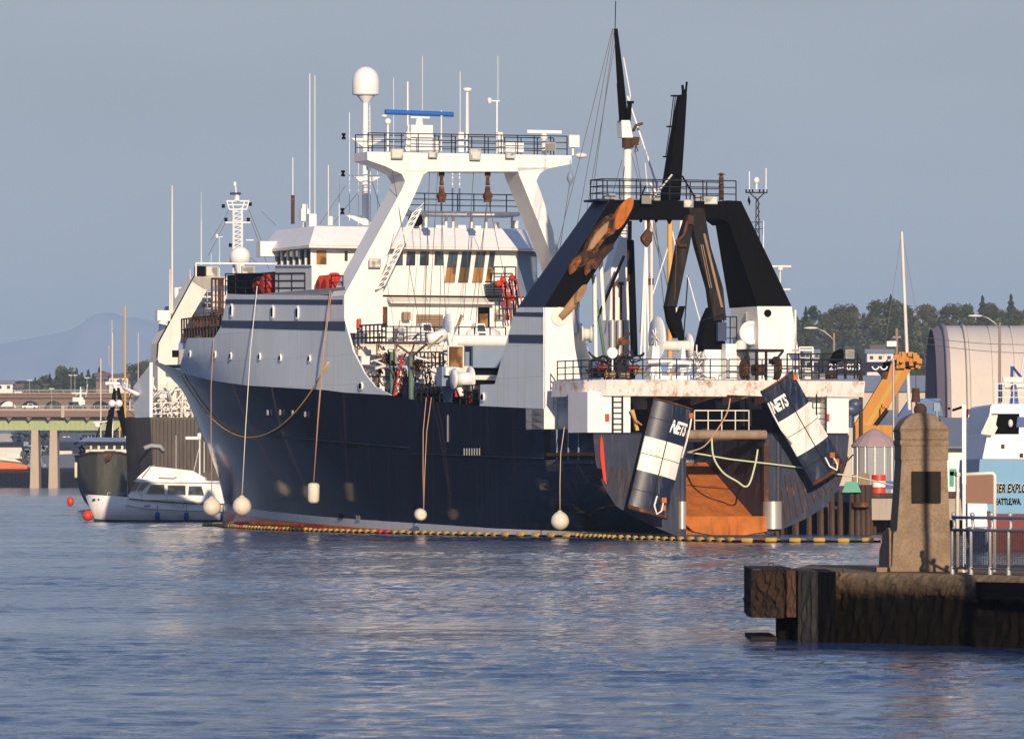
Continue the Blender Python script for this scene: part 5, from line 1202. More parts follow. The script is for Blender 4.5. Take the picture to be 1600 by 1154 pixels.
for u_ in (147, 155): g = G(); g.cbox(cp(u_, 780, -1.0), (.22, .5, .12)); g.build('hawse_slot', M['black'], cr)
g = G(); g.prism([cp(*x, -1.5) for x in ((200,774),(216,751),(228,749),(322,753),(352,754),(352,786),(205,780))], (0, 3.0, 0)); g.build('cabin', M['white'], cr)
def cwin(pts, dy=-1.53, m='glass'):
    g = G(); g.prism([cp(*x, dy) for x in pts], (0, .02, 0)); f = g.build('window', M[m], cr)
    g = G(); q = [cp(*x, dy-.01) for x in pts]; g.path(q+[q[0]], .028, 4); g.build('window_frame', M['cream'], f)
cwin([(204,767),(213,754),(220,753),(212,767)]); cwin([(214,767),(221,755),(233,754.5),(223,767)])
cwin([(229,771),(236,756.5),(257,756.5),(257,772)]); cwin([(262,772),(262,757.5),(290,758),(290,773)]); cwin([(294,773),(295,759),(315,759),(319,774)])
g = G(); g.prism([cp(*x, -1.7) for x in ((208,752),(215,748),(352,751.5),(352,754),(225,753))], (0, 3.4, 0)); g.build('cabin_roof', M['white'], cr)
g = G(); g.prism([cp(*x, -1.3) for x in ((212,748),(234,728),(256,730),(300,735),(320,746),(322,751)) ], (0, 2.6, 0)); g.build('canvas_top', M['cream'] if False else M['whitecloth'] if 'whitecloth' in M else M['white'], cr)
g = G(); g.path([cp(222,746,-1.35), cp(236,728,-1.35), cp(243,727,-1.35)], .06, 4); g.path([cp(248,746,-1.36), cp(272,747,-1.36), cp(276,745,-1.36)], .07, 4); g.build('canvas_seam', M['midgrey'], cr)
g = G(); g.rail([cp(168,775,-1.2), cp(222,778,-1.5)], .3, 1, .6, .03); g.path([cp(268,780,-1.86),cp(272,790,-1.86),cp(285,793,-1.88),cp(290,782,-1.86)], .03, 4)
g.path([cp(u, v, -1.86) for u, v in ((222,781),(268,781),(318,784),(350,787))], .035, 4); g.build('side_line', M['midgrey'], cr)
g = G(); g.cyl(cp(312,750), cp(312,676), .06, n=5); g.cyl(cp(309,682), cp(314,682), .3, n=8); g.cbox(cp(300,684), (1.0,.5,.22)); g.cyl(cp(319,738), cp(319,690), .03, n=4); g.cyl(cp(275,748),cp(275,680), .02, n=4); g.cyl(cp(302,740),cp(311,700), .02, n=4); g.build('mast', M['white'], cr)
g = G(); g.cbox(cp(230,790,-1.9), (.5,.02,.14)); g.build('registration_mark', M['midgrey'], cr)
for i, (u_, l_) in enumerate(((246,'leftmost'),(291,'middle'),(349,'rightmost'))):
    g = G(); c = cp(u_, 806, -2.1); g.lathe(c-Vector((0,0,.30)), (0,0,1), [(0,.1),(.05,.19),(.55,.19),(.6,.1)], 10); g.path([c+Vector((0,0,.3)), c+Vector((0,.2,.9))], .03, 4)
    single(g, 'boat_fender', M['blue'], f'small blue fender, {l_} of the three along the white cabin cruiser', 'fender', group='blue fenders of the cabin cruiser')
g = G(); g.ball(cp(137,805,-1), .42); single(g, 'mooring_buoy', M['red'], 'round red buoy at the bow of the white cabin cruiser', 'buoy')
# ---------------------------------------------------------------- old green-grey fishing boat, bow towards us
Yo = 700
def op(u, v, dy=0): return P(u, v, Yo+dy)
ob = thing('old_fishing_boat', 'weathered grey-green fishing boat seen bow on, with dark A-frame rigging', 'fishing boat', op(168, 795, 4))
g = G(); secs = [(-6,.02,0.5,(171,712)),(-4.5,.40,.5,(0,0)),(-2,.75,.8,(0,0)),(2,.95,.95,(0,0)),(10,1.0,1,(0,0)),(20,.9,.9,(0,0))]
cx = op(168,795).x; wT = 3.9; zt2 = op(168,713.5).z; vs = []
lv = [(-.5,.35),(0.0,.52),(.9,.72),(2.0,.86),(3.6,.97),(4.6,1.0)]
for dy, k, kz, _ in secs:
    for sgn in (-1, 1):
        for z, w_ in lv:
            zz_ = z if z < 4 else z+(zt2-4.6)*1.0+(.35 if dy < -3 else 0)
            kk = min(1, k*(.6+.4*z/4.6)) if dy < 0 else k
            vs.append((cx+sgn*wT*w_*kk, Yo+dy+(0 if dy > -6 else (4.6-z)*.45), zz_))
m = len(lv); fs = []
for i in range(len(secs)-1):
    for s_ in (0, 1):
        for j in range(m-1):
            a_ = i*2*m+s_*m+j; fs.append((a_, a_+2*m, a_+2*m+1, a_+1))
fs += [tuple(range(m))+tuple(range(2*m-1, m-1, -1))]
g.add(vs, fs, 0, True); g.build('hull', M['hulk'], ob)
g = G(); g.path([Vector((cx+s_*wT*k, Yo+dy, zt2+.1+(.35 if dy < -3 else 0))) for s_ in (-1,) for dy, k in ((20,.9),(10,1),(2,.95),(-2,.75),(-4.5,.42),(-6,.03))]+[Vector((cx+wT*k, Yo+dy, zt2+.1+(.35 if dy < -3 else 0))) for dy, k in ((-4.5,.42),(-2,.75),(2,.95),(10,1),(20,.9))], .13, 5); g.build('cap_rail', M['darkwood'], ob)
g = G(); g.box((op(133,712).x, Yo+1, zt2-.5), (op(222,712).x, Yo+9, op(0,688).z)); g.build('wheelhouse', M['cream'], ob)
g = G(); lo = [(op(122,690).x,Yo-.5,op(0,690).z),(op(226,690).x,Yo-.5,op(0,690).z),(op(226,690).x,Yo+10,op(0,690).z),(op(122,690).x,Yo+10,op(0,690).z)]; hi = [(op(133,684).x,Yo+1,op(0,683).z),(op(222,684).x,Yo+1,op(0,683).z),(op(222,684).x,Yo+9,op(0,683).z),(op(133,684).x,Yo+9,op(0,683).z)]
g.frust([Vector(x) for x in lo], [Vector(x) for x in hi]); g.build('wheelhouse_roof', M['bluegrey'], ob)
for i in range(6):
    u_ = 136+i*12.2; g = G(); a_, b_ = op(u_-4.2,701.5,.95), op(u_+4.4,692.5,.95); g.box((a_.x,Yo+.93,a_.z),(b_.x,Yo+1.02,b_.z)); f = g.build('window', M['glass'], ob)
    g = G(); g.box((a_.x-.06,Yo+.9,b_.z),(b_.x+.06,Yo+1.0,b_.z+.08)); g.build('window_frame', M['white'], f)
g = G(); g.box((op(166,709).x,Yo-3.5,op(0,709).z),(op(184,709).x,Yo-3.3,op(0,704).z)); g.build('bow_box', M['brown'], ob)
g = G(); g.prism([(op(165,710).x,Yo-5.6,op(0,708).z),(op(182,710).x,Yo-5.4,op(0,708).z),(op(178,710).x,Yo-6.2,op(0,717).z),(op(171,710).x,Yo-6.3,op(0,722).z)], (0,.2,0)); g.build('rusty_stem_patch', M['brown'], ob)
for (a_, b_, w_, m_, nm) in (((168,686),(174,640),.5,'black','mast_leg'),((200,686),(186,640),.55,'black','mast_leg'),((174,650),(180,606),.35,'black','mast_leg'),((193,655),(184,606),.35,'black','mast_leg'),((157.5,684),(157.5,560),.09,'cream','whip_aerial'),((195.5,690),(195.5,478),.16,'rope_ye','orange_mast'),((195.5,560),(195.5,488),.13,'cream','mast_top'),((176,690),(176,640),.1,'white','post'),((187,684),(187,630),.12,'rope_ye','post'),((146,660),(168,658),.12,'white','radar_bar'),((165,599),(196,599),.28,'white','crossbar'),((178,598),(182,610),.35,'white','horn'),((203,640),(203,600),.08,'cream','whip_aerial'),((175,600),(175,500),.05,'cream','whip_aerial'),((148,690),(160,655),.12,'black','stay'),((170,540),(170,570),.12,'galv','stay'),((216,600),(216,520),.05,'cream','whip_aerial')):
    g = G(); g.cyl(op(*a_, 5), op(*b_, 5), w_*.8, w_*.6, n=6); g.build(nm, M[m_], ob)
g = G(); g.ball(op(175,630,4.5), .42); g.ball(op(186,630,4.5), .42); g.ball(op(152,664,4.5), .35); g.ball(op(198,684,1), .28); g.ball(op(203,684,1), .28); g.build('deck_lights', M['white'], ob)
g = G(); 
for i in range(24): p = op(random.uniform(166,204), random.uniform(625,684), 5); g.cyl(p, p+Vector((random.uniform(-1,1),0,random.uniform(-1.4,1.4))), random.uniform(.04,.1), n=4)
g.build('rigging', M['black'], ob)
g = G()
for i in range(12): p = op(random.uniform(122,136), random.uniform(690,712), 2); g.cyl(p, p+Vector((random.uniform(-.8,.8),0,random.uniform(-.8,.8))), .12, n=4)
g.build('anchor_gear', M['black'], ob)
g = G(); c = P(118, 728, Yo-1); g.lathe(P(118.5,746,Yo-1), (0,0,1), [(0,.12),(.1,.17),(1.6,.17),(1.7,.1)], 8); g.build('pale_side_fender', M['fender_white'], ob)
text_mesh('7305', .7, 'bow_number', M['cream'], ob, frame(op(132,724,-.4)+Vector((0,-.1,0)), (.9,-.43,0), (0,0,1)))
g = G(); g.ball(P(110,783,690), .42, sq=(.9,.9,1.3)); single(g, 'mooring_buoy', M['red'], 'red buoy at the left side of the old grey-green fishing boat', 'buoy')
# lattice walkway beside it
g = G(); pa = P(196,770,640)
for i in range(9): u_ = 196+i*2.3; g.cyl(P(u_,748,640), P(u_-1,736,640), .08, n=4)
g.box((P(195,0,640).x,640,P(0,750,640).z),(P(215,0,640).x,641,P(0,748,640).z)); g.box((P(196,0,640).x,640,P(0,736,640).z),(P(217,0,640).x,640.5,P(0,733.5,640).z)); g.cyl(P(203,760,640), P(203,742,640), .3, n=6); g.cyl(P(203,822,640), P(203,760,640), .3, n=6)
single(g, 'boarding_platform', M['galv'], 'small grey slatted boarding platform above the cabin cruiser\'s bow', 'platform')
# ---------------------------------------------------------------- second trawler behind the bow
C2 = P(235, 744, 600); F2 = Fr((C2.x+7.8*.935, C2.y+7.8*.355), PHI); S2 = F2.S; T2 = F2.T
st2 = bpy.data.objects.new('second_trawler', None); scene.collection.objects.link(st2); st2.location = F2.M.translation; st2.rotation_euler = (0,0,PHI); ORG[st2.name] = Vector()
tag(st2, 'grey and brown trawler with a cream gantry, lying behind the big trawler\'s bow', 'fishing ship')
W2 = 7.8
def T2b(u): return T2(u, 700, -W2).y
bL2 = T2(206, 700, -W2).y
g = G()
zmid = T2(220, 652, -W2).z; ztp = T2(220, 596, -W2).z
vs = []
for b, w_ in ((0,1),(3,1),(8,1),(bL2-2,1.0),(bL2+8,.72),(bL2+20,.1)):
    for s_ in (-1,1):
        for z, k in ((-1,.9),(1.5,.96),(zmid,1)): vs.append((s_*W2*w_*k, b, z))
fs = []
for i in range(5):
    for s_ in (0,1):
        for j in range(2): a_ = i*6+s_*3+j; fs.append((a_, a_+6, a_+7, a_+1))
fs.append((0,1,2,5,4,3)); g.add(vs, fs, 0, False); g.build('hull', M['brownhull'], st2)
g = G(); g.prism([(-W2-.02, .2, zmid), (-W2-.02, bL2-1, zmid), (-W2-.02, bL2-.5, T2(208,604,-W2).z), (-W2-.02, T2(234,570,-W2).y, T2(234,570,-W2).z), (-W2-.02, .2, T2(234,566,-W2).z)], (.3,0,0)); g.build('upper_side', M['grey'], st2)
g = G(); g.path([(-W2-.5, bL2+2, ztp+.2), (-W2-.9, bL2-.5, ztp-.6), (-W2-.3, bL2-3, ztp-1.2)], .18, 6); g.build('rolled_rail', M['white'], st2)
g = G()
for i in range(60):
    p = S2(random.uniform(238,300), random.uniform(600,650), random.uniform(1,4)); q = p+Vector((random.choice((.1,1.0,-.8)),0,random.choice((1.2,-.9,.1)))); g.cyl(p, q, random.uniform(.06,.14), n=4)
g.rail([S2(236,655,.3), S2(300,652,.3)], 1.5, 3, 1.0, .06); g.rail([S2(262,650,2), S2(302,650,2)], 3.2, 4, 1.1, .09); g.build('deck_railing', M['cream'], st2)
g = G(); g.box((S2(256,650,3).x, 3, zmid-.2), (S2(300,650,3).x, 9, S2(256,622,3).z)); g.build('stern_house', M['white'], st2)
g = G(); g.path([S2(240,624,1), S2(250,612,1), S2(262,612,1), S2(266,628,1)], .16, 6); g.build('davit', M['galv'], st2); g = G(); g.path([S2(225,700,-.3), S2(236,696,-.3), S2(250,697,-.3), S2(256,704,-.3)], .22, 6); g.build('overboard_pipe', M['midgrey'], st2)
g = G()
for i in range(16): u_ = 238+i*6; g.cyl(S2(u_,735,0), S2(u_,655,0), .05, n=4)
g.build('stern_fender_planks', M['darkwood'], st2)
g = G(); g.box((S2(250,600,4).x, 4, zmid), (W2-.5, 12, zmid+.3)); g.box((S2(290,575,10).x, 10, zmid), (5, 14, S2(268,545,10).z)); g.build('deck_house', M['cream'], st2)
b2 = 12
g = G(); g.prism([S2(u, v, b2) for u, v in ((304,432),(248,536),(246.5,558),(246.5,640),(275,640),(277.7,556),(279,537),(289,513),(323,454),(335,445),(335,432))], (0,2.4,0)); g.build('gantry_leg', M['cream'], st2)
g = G(); g.prism([S2(u, v, b2) for u, v in ((304,432),(445,434),(445,446),(335,446),(323,454),(300,440))], (0,2.4,0)); g.build('gantry_crossbeam', M['cream'], st2)
g = G(); g.prism([S2(u, v, b2-.02) for u, v in ((304,432),(248,536),(246.5,558),(245,558),(246.5,535),(303,431))], (0,.1,0)); g.build('gantry_edge', M['black'], st2)
g = G()
for u_ in (331, 337, 343, 348): g.cyl(S2(u_,490,b2-.2), S2(u_,434,b2-.2), .1 if u_ != 343 else .2, n=5)
g.box((S2(331,0,b2).x, b2-.4, S2(331,435,b2).z), (S2(349,0,b2).x, b2-.1, S2(331,433.5,b2).z)); g.box((S2(328,0,b2).x, b2-.4, S2(331,462,b2).z), (S2(349,0,b2).x, b2-.1, S2(331,461,b2).z)); g.build('gantry_ladder', M['brown'], st2)
g = G(); g.box((S2(315,520,24).x, 24, S2(315,560,24).z), (S2(360,520,24).x, 30, S2(315,455,24).z)); h2 = g.build('wheelhouse', M['cream'], st2)
for v_ in (459, 468, 477):
    for u_ in (319, 328): g = G(); a_, b_ = S2(u_-3.5, v_+3, 24), S2(u_+3.5, v_-3, 24); g.box((a_.x, 23.95, a_.z), (b_.x, 24.05, b_.z)); g.build('window', M['glass'], st2)
g = G(); g.rail([S2(304,498,14), S2(346,498,14)], 1.1, 2, .9, .06); g.rail([S2(302,520,13), S2(345,520,13)], 1.5, 2, 1.2, .08)
for i in range(14): c = S2(303+i*3, random.uniform(498,516), 14); g.cbox(c, (.5,.5,random.uniform(.5,1.4)))
g.build('stowed_deck_gear', M['brown'], st2)
g = G(); g.cyl(S2(274,558,6), S2(274,547,6), .32, n=10); g.build('bollard', M['black'], st2)
g = G(); g.rail([S2(306,432,b2), S2(445,433,b2)], S2(306,411,b2).z-S2(306,432,b2).z, 1, 4.5, .09); g.build('gantry_railing', M['white'], st2)
for u_, w_ in ((312,.9),(331,1.3),(387,1.3)):
    g = G(); g.cbox(S2(u_,424,b2+.5), (w_,.6,1.0)); f = g.build('floodlight', M['black'] if u_ == 312 else M['galv'], st2)
    if u_ != 312: g = G(); g.cbox(S2(u_,424,b2+.15), (w_*.85,.05,.8)); g.build('lamp_glass', M['lens'], f)
g = G(); g.cbox(S2(254,493,b2), (1.3,.9,1.0)); g.cyl(S2(254,507,b2), S2(256,497,b2), .5, n=8); g.build('life_raft_canister', M['white'], st2)
g = G(); g.prism([S2(*x, b2+4) for x in ((258,505),(268,478),(276,478),(268,520),(258,520))], (0,2,0)); g.build('port_wing', M['bluegrey'], st2)
for u_, v0, v1, r in ((269,290,490,.11),(265.5,420,490,.10),(314.5,345,432,.08),(314.5,300,345,.03),(297,420,436,.05),(330,396,432,.04),(343,370,432,.05)):
    g = G(); g.cyl(S2(u_,v1,b2+1), S2(u_,v0,b2+1), r*1.15, r*.7, n=6); g.build('whip_aerial', M['cream'], st2)
g = G(); g.rail([S2(273,463,b2+3), S2(290,462,b2+3)], .8, 2, .4, .06); g.cyl(S2(276,490,b2+3), S2(276,450,b2+3), .25, n=6); g.build('mast_platform', M['white'], st2)
# lattice mast with radar
g = G(); bm2 = b2+8
for du in (-6.5, 6.5): g.cyl(S2(371.5+du,440,bm2), S2(371.5+du,327,bm2), .11, n=5)
for i in range(16): v_ = 436-i*7; a_, b_ = S2(365,v_,bm2), S2(378,v_,bm2); g.cyl(a_, b_, .06, n=4); g.cyl(a_, b_+Vector((0,0,.4)), .045, n=4)
g.cyl(S2(352,347.5,bm2), S2(391,347.5,bm2), .08, n=4)
for v_, a_, b_ in ((327,358,385),(320,356,388),(314,354,389)): g.cyl(S2(a_,v_,bm2), S2(b_,v_,bm2), .09, n=4)
for u0, u1 in ((358,354),(385,389),(365,362),(378,382)): g.cyl(S2(u0,327,bm2), S2(u1,314,bm2), .07, n=4)
g.cyl(S2(370,314,bm2), S2(368,290,bm2), .08, n=5); g.cyl(S2(370,314,bm2), S2(371,305,bm2), .3, .2, n=8); g.ball(S2(367,288,bm2), .16, sq=(1,1,1.7))
g.cyl(S2(338,370,bm2), S2(348,370,bm2), .05, n=4); g.ball(S2(339,369,bm2), .16, sq=(1,1,1.5)); g.cyl(S2(384,375,bm2), S2(396,375,bm2), .07, n=4); g.build('radar_mast', M['white'], st2)
g = G(); g.cyl(S2(360,302.5,bm2), S2(376,302.5,bm2), .13, n=6); g.build('radar_scanner', M['band'], st2)
g = G(); c = S2(375,411,bm2-1); g.lathe(c, (0,0,1), [(0,.9),(.02,1.0),(.8,1.0),(1.2,.85),(1.5,.5),(1.62,.02)], 22); g.lathe(c, (0,0,1), [(-1.2,.3),(0,.6)], 10); g.build('satellite_dome', M['white'], st2)
g = G()
for u_, v_ in ((349,322),(391,319),(353,343),(388,343),(360,383)): g.cbox(S2(u_,v_,bm2), (.25,.25,.36))
g.build('navigation_light', M['black'], st2)
g = G()
for a_, b_ in (((358,328),(330,375)),((352,348),(325,400)),((389,328),(410,380)),((392,345),(420,420)),((378,390),(402,412))): g.cyl(S2(*a_,bm2), S2(*b_,bm2), .03, n=4)
g.build('stay_wire', M['cable'], st2)
# ---------------------------------------------------------------- road bridges at the left
YB = 2020
def bp_(u, v, dy=0): return P(u, v, YB+dy)
M['bfascia'] = paint('brown_painted_concrete', (.22,.145,.11), .8, .15, .4, (.14,.08,.05), scale=.1)
M['bgreen'] = paint('pale_green_girder_paint', (.36,.44,.20), .6, .1, .4, (.20,.22,.10), scale=.08)
M['bconc'] = paint('bridge_concrete', (.50,.40,.29), .8, .12, .5, (.28,.2,.14), scale=.1)
br = thing('girder_bridge', 'road bridge with pale green steel girder and brown concrete edge, crossing at the left', 'bridge', bp_(70, 762))
def bbox(u0, v0, u1, v1, dy, d, mat, name, par, ribs=None):
    a_, b_ = bp_(u0, v1, dy), bp_(u1, v0, dy); k = (YB+dy)
    g = G(); g.box((a_.x, k, a_.z), (b_.x, k+d, b_.z)); return g.build(name, M[mat], par)
bbox(-300, 655.5, 260, 672, 2, 14, 'bgreen', 'girder', br)
g = G()
for i in range(70): u_ = -290+i*8; a_ = bp_(u_, 671.5, 1.8); g.box((a_.x-.05, a_.y-.2, a_.z), (a_.x+.05, a_.y, bp_(0,656,1.8).z))
g.build('girder_stiffeners', M['bgreen'], br)
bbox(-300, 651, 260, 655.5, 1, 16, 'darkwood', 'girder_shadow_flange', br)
bbox(-300, 641, 260, 651, -1, 20, 'bfascia', 'deck_edge', br); bbox(-300, 638.5, 260, 641, -.5, .5, 'bconc', 'kerb', br)
g = G(); g.rail([bp_(-280,639,-.5), bp_(250,639,-.5)], 1.1, 2, 3.5, .07); g.build('parapet_railing', M['galv'], br)
for i in range(12):
    u_ = -170+i*30.5; g = G(); g.prism([bp_(u_-3,652,-1.2), bp_(u_+6,652,-1.2), bp_(u_+1.5,657.5,-1.2)], (0,2,0)); g.build('bracket', M['bfascia'], br)
g = G(); p = bp_(98,652,-1.4); g.box((p.x-.5, p.y, p.z), (p.x+.5, p.y+.6, bp_(0,634,-1.4).z)); g.build('pilaster', M['bconc'], br)
for u0, u1 in ((46.5,61),(75.5,90.5)):
    g = G(); a_, b_ = bp_(u0, 763, 2), bp_(u1, 672, 2); g.frust([(a_.x, YB+2, -1), (b_.x, YB+2, -1), (b_.x, YB+12, -1), (a_.x, YB+12, -1)], [(a_.x+.5, YB+2, b_.z), (b_.x-.3, YB+2, b_.z), (b_.x-.3, YB+12, b_.z), (a_.x+.5, YB+12, b_.z)])
    g.v = [Vector(x) for x in g.v]; g.build('pier', M['bconc'], br)
br2 = thing('arched_bridge', 'farther brown road bridge with low arches, just above the green girder bridge', 'bridge', bp_(70, 762, 60))
bbox(-300, 615, 260, 621.5, 60, 14, 'bfascia', 'deck_edge', br2); bbox(-300, 613.5, 260, 615, 59, .5, 'bconc', 'parapet', br2)
for i in range(12):
    u0 = -190+i*36.5; k = YB+61; pts = [bp_(u0,640,61), bp_(u0,621,61), bp_(u0+36.5,621,61), bp_(u0+36.5,640,61), bp_(u0+33.5,640,61)]+[bp_(u0+18.3+15*math.cos(t), 640-14*math.sin(t), 61) for t in [math.pi*j/10 for j in range(1,10)]]+[bp_(u0+3,640,61)]
    g = G(); g.prism(pts, (0, 10, 0)); g.build('arch', M['bfascia'], br2)
bbox(-300, 640, 260, 655, 62, 8, 'bfascia', 'lower_wall', br2)
g = G(); g.rail([bp_(-280,613,59), bp_(250,613,59)], .9, 2, 4, .06); g.build('parapet_railing', M['galv'], br2)
# pickup and lamp posts on the bridge
g = G(); x0 = bp_(44,0).x; z0 = bp_(0,641).z+.5
pk = thing('pickup_truck', 'white pickup truck driving on the green girder bridge', 'truck', (x0, YB+6, z0))
g.prism([(x0-2.4,YB+6,z0+.35),(x0+2.6,YB+6,z0+.35),(x0+2.6,YB+6,z0+1.0),(x0+1.3,YB+6,z0+1.1),(x0+.8,YB+6,z0+1.75),(x0-.6,YB+6,z0+1.75),(x0-.8,YB+6,z0+1.05),(x0-2.4,YB+6,z0+1.05)], (0,1.9,0)); g.build('body', M['white'], pk)
for dx in (-1.5,1.6): g = G(); g.cyl((x0+dx,YB+5.95,z0+.37),(x0+dx,YB+6.3,z0+.37), .37, n=12); g.build('wheel', M['black'], pk)
g = G(); g.prism([(x0-.5,YB+5.97,z0+1.1),(x0+1.1,YB+5.97,z0+1.1),(x0+.7,YB+5.97,z0+1.65),(x0-.4,YB+5.97,z0+1.65)], (0,.04,0)); g.build('window', M['glass'], pk)
for i, (u_, v0, v1, dy) in enumerate(((81,641,607,10),(46,615,594,66),(111,615,586,66),(117,615,586,66),(136,615,590,66))):
    g = G(); g.cyl(bp_(u_,v1,dy), bp_(u_,v0,dy), .1, n=5); g.cbox(bp_(u_,v1,dy), (1.6,.4,.3)); single(g, 'bridge_lamp', M['galv'], 'thin grey lamp post standing on the bridges at the left', 'lamp post', group='lamp posts on the bridges')
# far boats and sheds under the bridge
YF = 2100
def fp(u, v, dy=0): return P(u, v, YF+dy)
def fbox(u0, v0, u1, v1, dy, d, mat, name, lab, cat, roof=None, wins=0):
    a_, b_ = fp(u0, v1, dy), fp(u1, v0, dy); th = thing(name, lab, cat, ((a_.x+b_.x)/2, YF+dy, a_.z))
    g = G(); g.box((a_.x, YF+dy, a_.z), (b_.x, YF+dy+d, b_.z)); g.build('wall', M[mat], th)
    if roof: g = G(); g.prism([(a_.x-.5, YF+dy-.4, b_.z), (a_.x-.5, YF+dy+d/2, b_.z+1.4), (a_.x-.5, YF+dy+d, b_.z)], (b_.x-a_.x+1, 0, 0)); g.build('roof', M[roof], th)
    for i in range(wins): x = a_.x+(b_.x-a_.x)*(i+.5)/wins; g = G(); g.box((x-.35, YF+dy-.06, (a_.z+b_.z)/2-.4), (x+.35, YF+dy, (a_.z+b_.z)/2+.4)); g.build('window', M['glass'], th)
    return th
g = G(); a_, b_ = fp(-80,762,0), fp(216,738,0); g.box((a_.x,YF,-1),(b_.x,YF+12,b_.z)); 
for i in range(60): x = a_.x+i*1.05; g.cyl((x,YF-.3,-1),(x,YF-.3,b_.z+random.uniform(-.3,.3)), .22, n=5)
single(g, 'timber_quay', M['darkwood'], 'dark timber quay wall at the far left waterline below the bridge', 'quay')
fbox(-40,698,34,716,14,10,'cream','boathouse','long pale boathouse left of the bridge piers','building','bfascia',0)
th = thing('orange_boat', 'bright orange boat hull on the quay under the bridge', 'boat', fp(20,743,4)); g = G(); g.prism([fp(-60,718,4), fp(20,722,4), fp(45,727,4), fp(44,742,4), fp(-60,742,4)], (0,5,0)); g.build('hull', M['hullorange'] if 'hullorange' in M else M['orange'] if 'orange' in M else M['fender_red'], th)
g = G(); g.prism([fp(-20,712,5), fp(18,714,5), fp(34,722,5), fp(-20,722,5)], (0,4,0)); g.cbox(fp(22,712,6), (4,3,1.6)); g.build('cabin', M['white'], th)
g = G(); g.prism([fp(0,718,3.9), fp(36,722,3.9), fp(36,724.5,3.9), fp(0,721,3.9)], (0,.1,0)); g.build('green_stripe', M['green'], th)
th = thing('white_workboat', 'white workboat with many small deck structures behind the bridge piers', 'boat', fp(100,700,20)); g = G(); g.box((fp(18,0,20).x, YF+20, fp(0,700,20).z), (fp(150,0,20).x, YF+26, fp(0,690,20).z)); g.build('hull', M['midgrey'], th)
g = G(); g.box((fp(88,0,20).x, YF+21, fp(0,690,20).z), (fp(150,0,20).x, YF+25, fp(0,676,20).z)); g.build('superstructure', M['white'], th)
for i in range(4): x = fp(130+i*5,0,20).x; g = G(); g.box((x-.4, YF+20.9, fp(0,683,20).z), (x+.4, YF+21, fp(0,679,20).z)); g.build('window', M['glass'], th)
g = G()
for i in range(70): p = fp(random.uniform(18,92), random.uniform(674,690), 22); g.cbox(p, (random.uniform(.3,1.8), .5, random.uniform(.2,1.4)))
g.build('deck_fittings', M['cream'], th)
fbox(92,690,134,712,40,12,'concrete','grey_shed','grey quayside shed between the bridge pier and the old fishing boat','building','galv',0)
fbox(-20,676,20,690,50,12,'midgrey','grey_shed','grey shed at the far left edge under the girder','building','bluegrey',0)
th = thing('blue_barge', 'dark blue hull moored behind the right bridge pier', 'barge', fp(104,742,3)); g = G(); g.prism([fp(44,712,3), fp(125,708,3), fp(122,741,3), fp(48,741,3)], (0,8,0)); g.build('hull', M['band'], th); g = G(); g.box((fp(92,0,2).x, YF+3.5, fp(0,712,2).z), (fp(112,0,2).x, YF+8, fp(0,704,2).z)); g.build('cabin', M['cream'], th)
g = G()
for i in range(30): p = fp(random.uniform(40,74), random.uniform(690,728), 2.5); g.cbox(p, (random.uniform(.4,2), .6, random.uniform(.3,1.6)))
single(g, 'quayside_crates', M['bluegrey'], 'jumble of grey-blue crates and gear between the two bridge piers', 'crates')
# white mast cluster on the bridge skyline and buildings on the far hillside
th = thing('white_ferry_mast', 'white ship\'s mast and wheelhouse rising between the two bridges', 'ship mast', fp(126,640,-30)); g = G()
g.cyl(fp(126,634,-30), fp(126,604,-30), .6, .2, n=8); g.cbox(fp(122,624,-30), (3.5,1,1.4)); g.cbox(fp(124,614,-30), (5,.6,.5)); g.cbox(fp(128,628,-30), (2,1.5,1.6)); g.cyl(fp(134,620,-30), fp(137,600,-30), .12, n=4); g.cyl(fp(118,618,-30), fp(130,608,-30), .12, n=4); g.build('mast', M['white'], th)
YH = 2550
def hbox(u0, v0, u1, v1, Y, mat, lab, roof='bfascia', nm='house', wins=3):
    a_, b_ = P(u0, v1, Y), P(u1, v0, Y); th = thing(nm, lab, 'building', ((a_.x+b_.x)/2, Y, a_.z-4))
    g = G(); g.box((a_.x, Y, a_.z-6), (b_.x, Y+9, b_.z)); g.build('wall', M[mat], th)
    g = G(); g.prism([(a_.x-.6, Y-.6, b_.z), (a_.x-.6, Y+4.5, b_.z+1.6), (a_.x-.6, Y+9.4, b_.z)], (b_.x-a_.x+1.2, 0, 0)); g.build('roof', M[roof], th)
    for i in range(wins): x = a_.x+(b_.x-a_.x)*(i+.5)/wins; g = G(); g.box((x-.6, Y-.08, (a_.z+b_.z)/2-.5), (x+.6, Y, (a_.z+b_.z)/2+.7)); g.build('window', M['glass'], th)
hbox(-20,600,20,610,2400,'white','long white building on the skyline at the far left edge', 'galv')
hbox(150,588,168,600,2400,'bfascia','brown-roofed building above the bridge, right of the tall trees')
hbox(170,590,200,602,2420,'orange_rust' if False else 'cream','pale building with brown roof behind the old boat\'s masts')
hbox(22,606,34,612,2400,'cream','small pale house on the skyline at the far left')
hbox(1355,552,1396,566,2200,'cream','large pale house with grey roof among the trees on the right hill','galv')
hbox(1362,545,1382,551,2260,'wood','smaller brown house just above the pale one on the right hill','bfascia', wins=2)
hbox(1258,552,1280,560,2300,'midgrey','grey house on the wooded hill right of the gantry foot','galv')
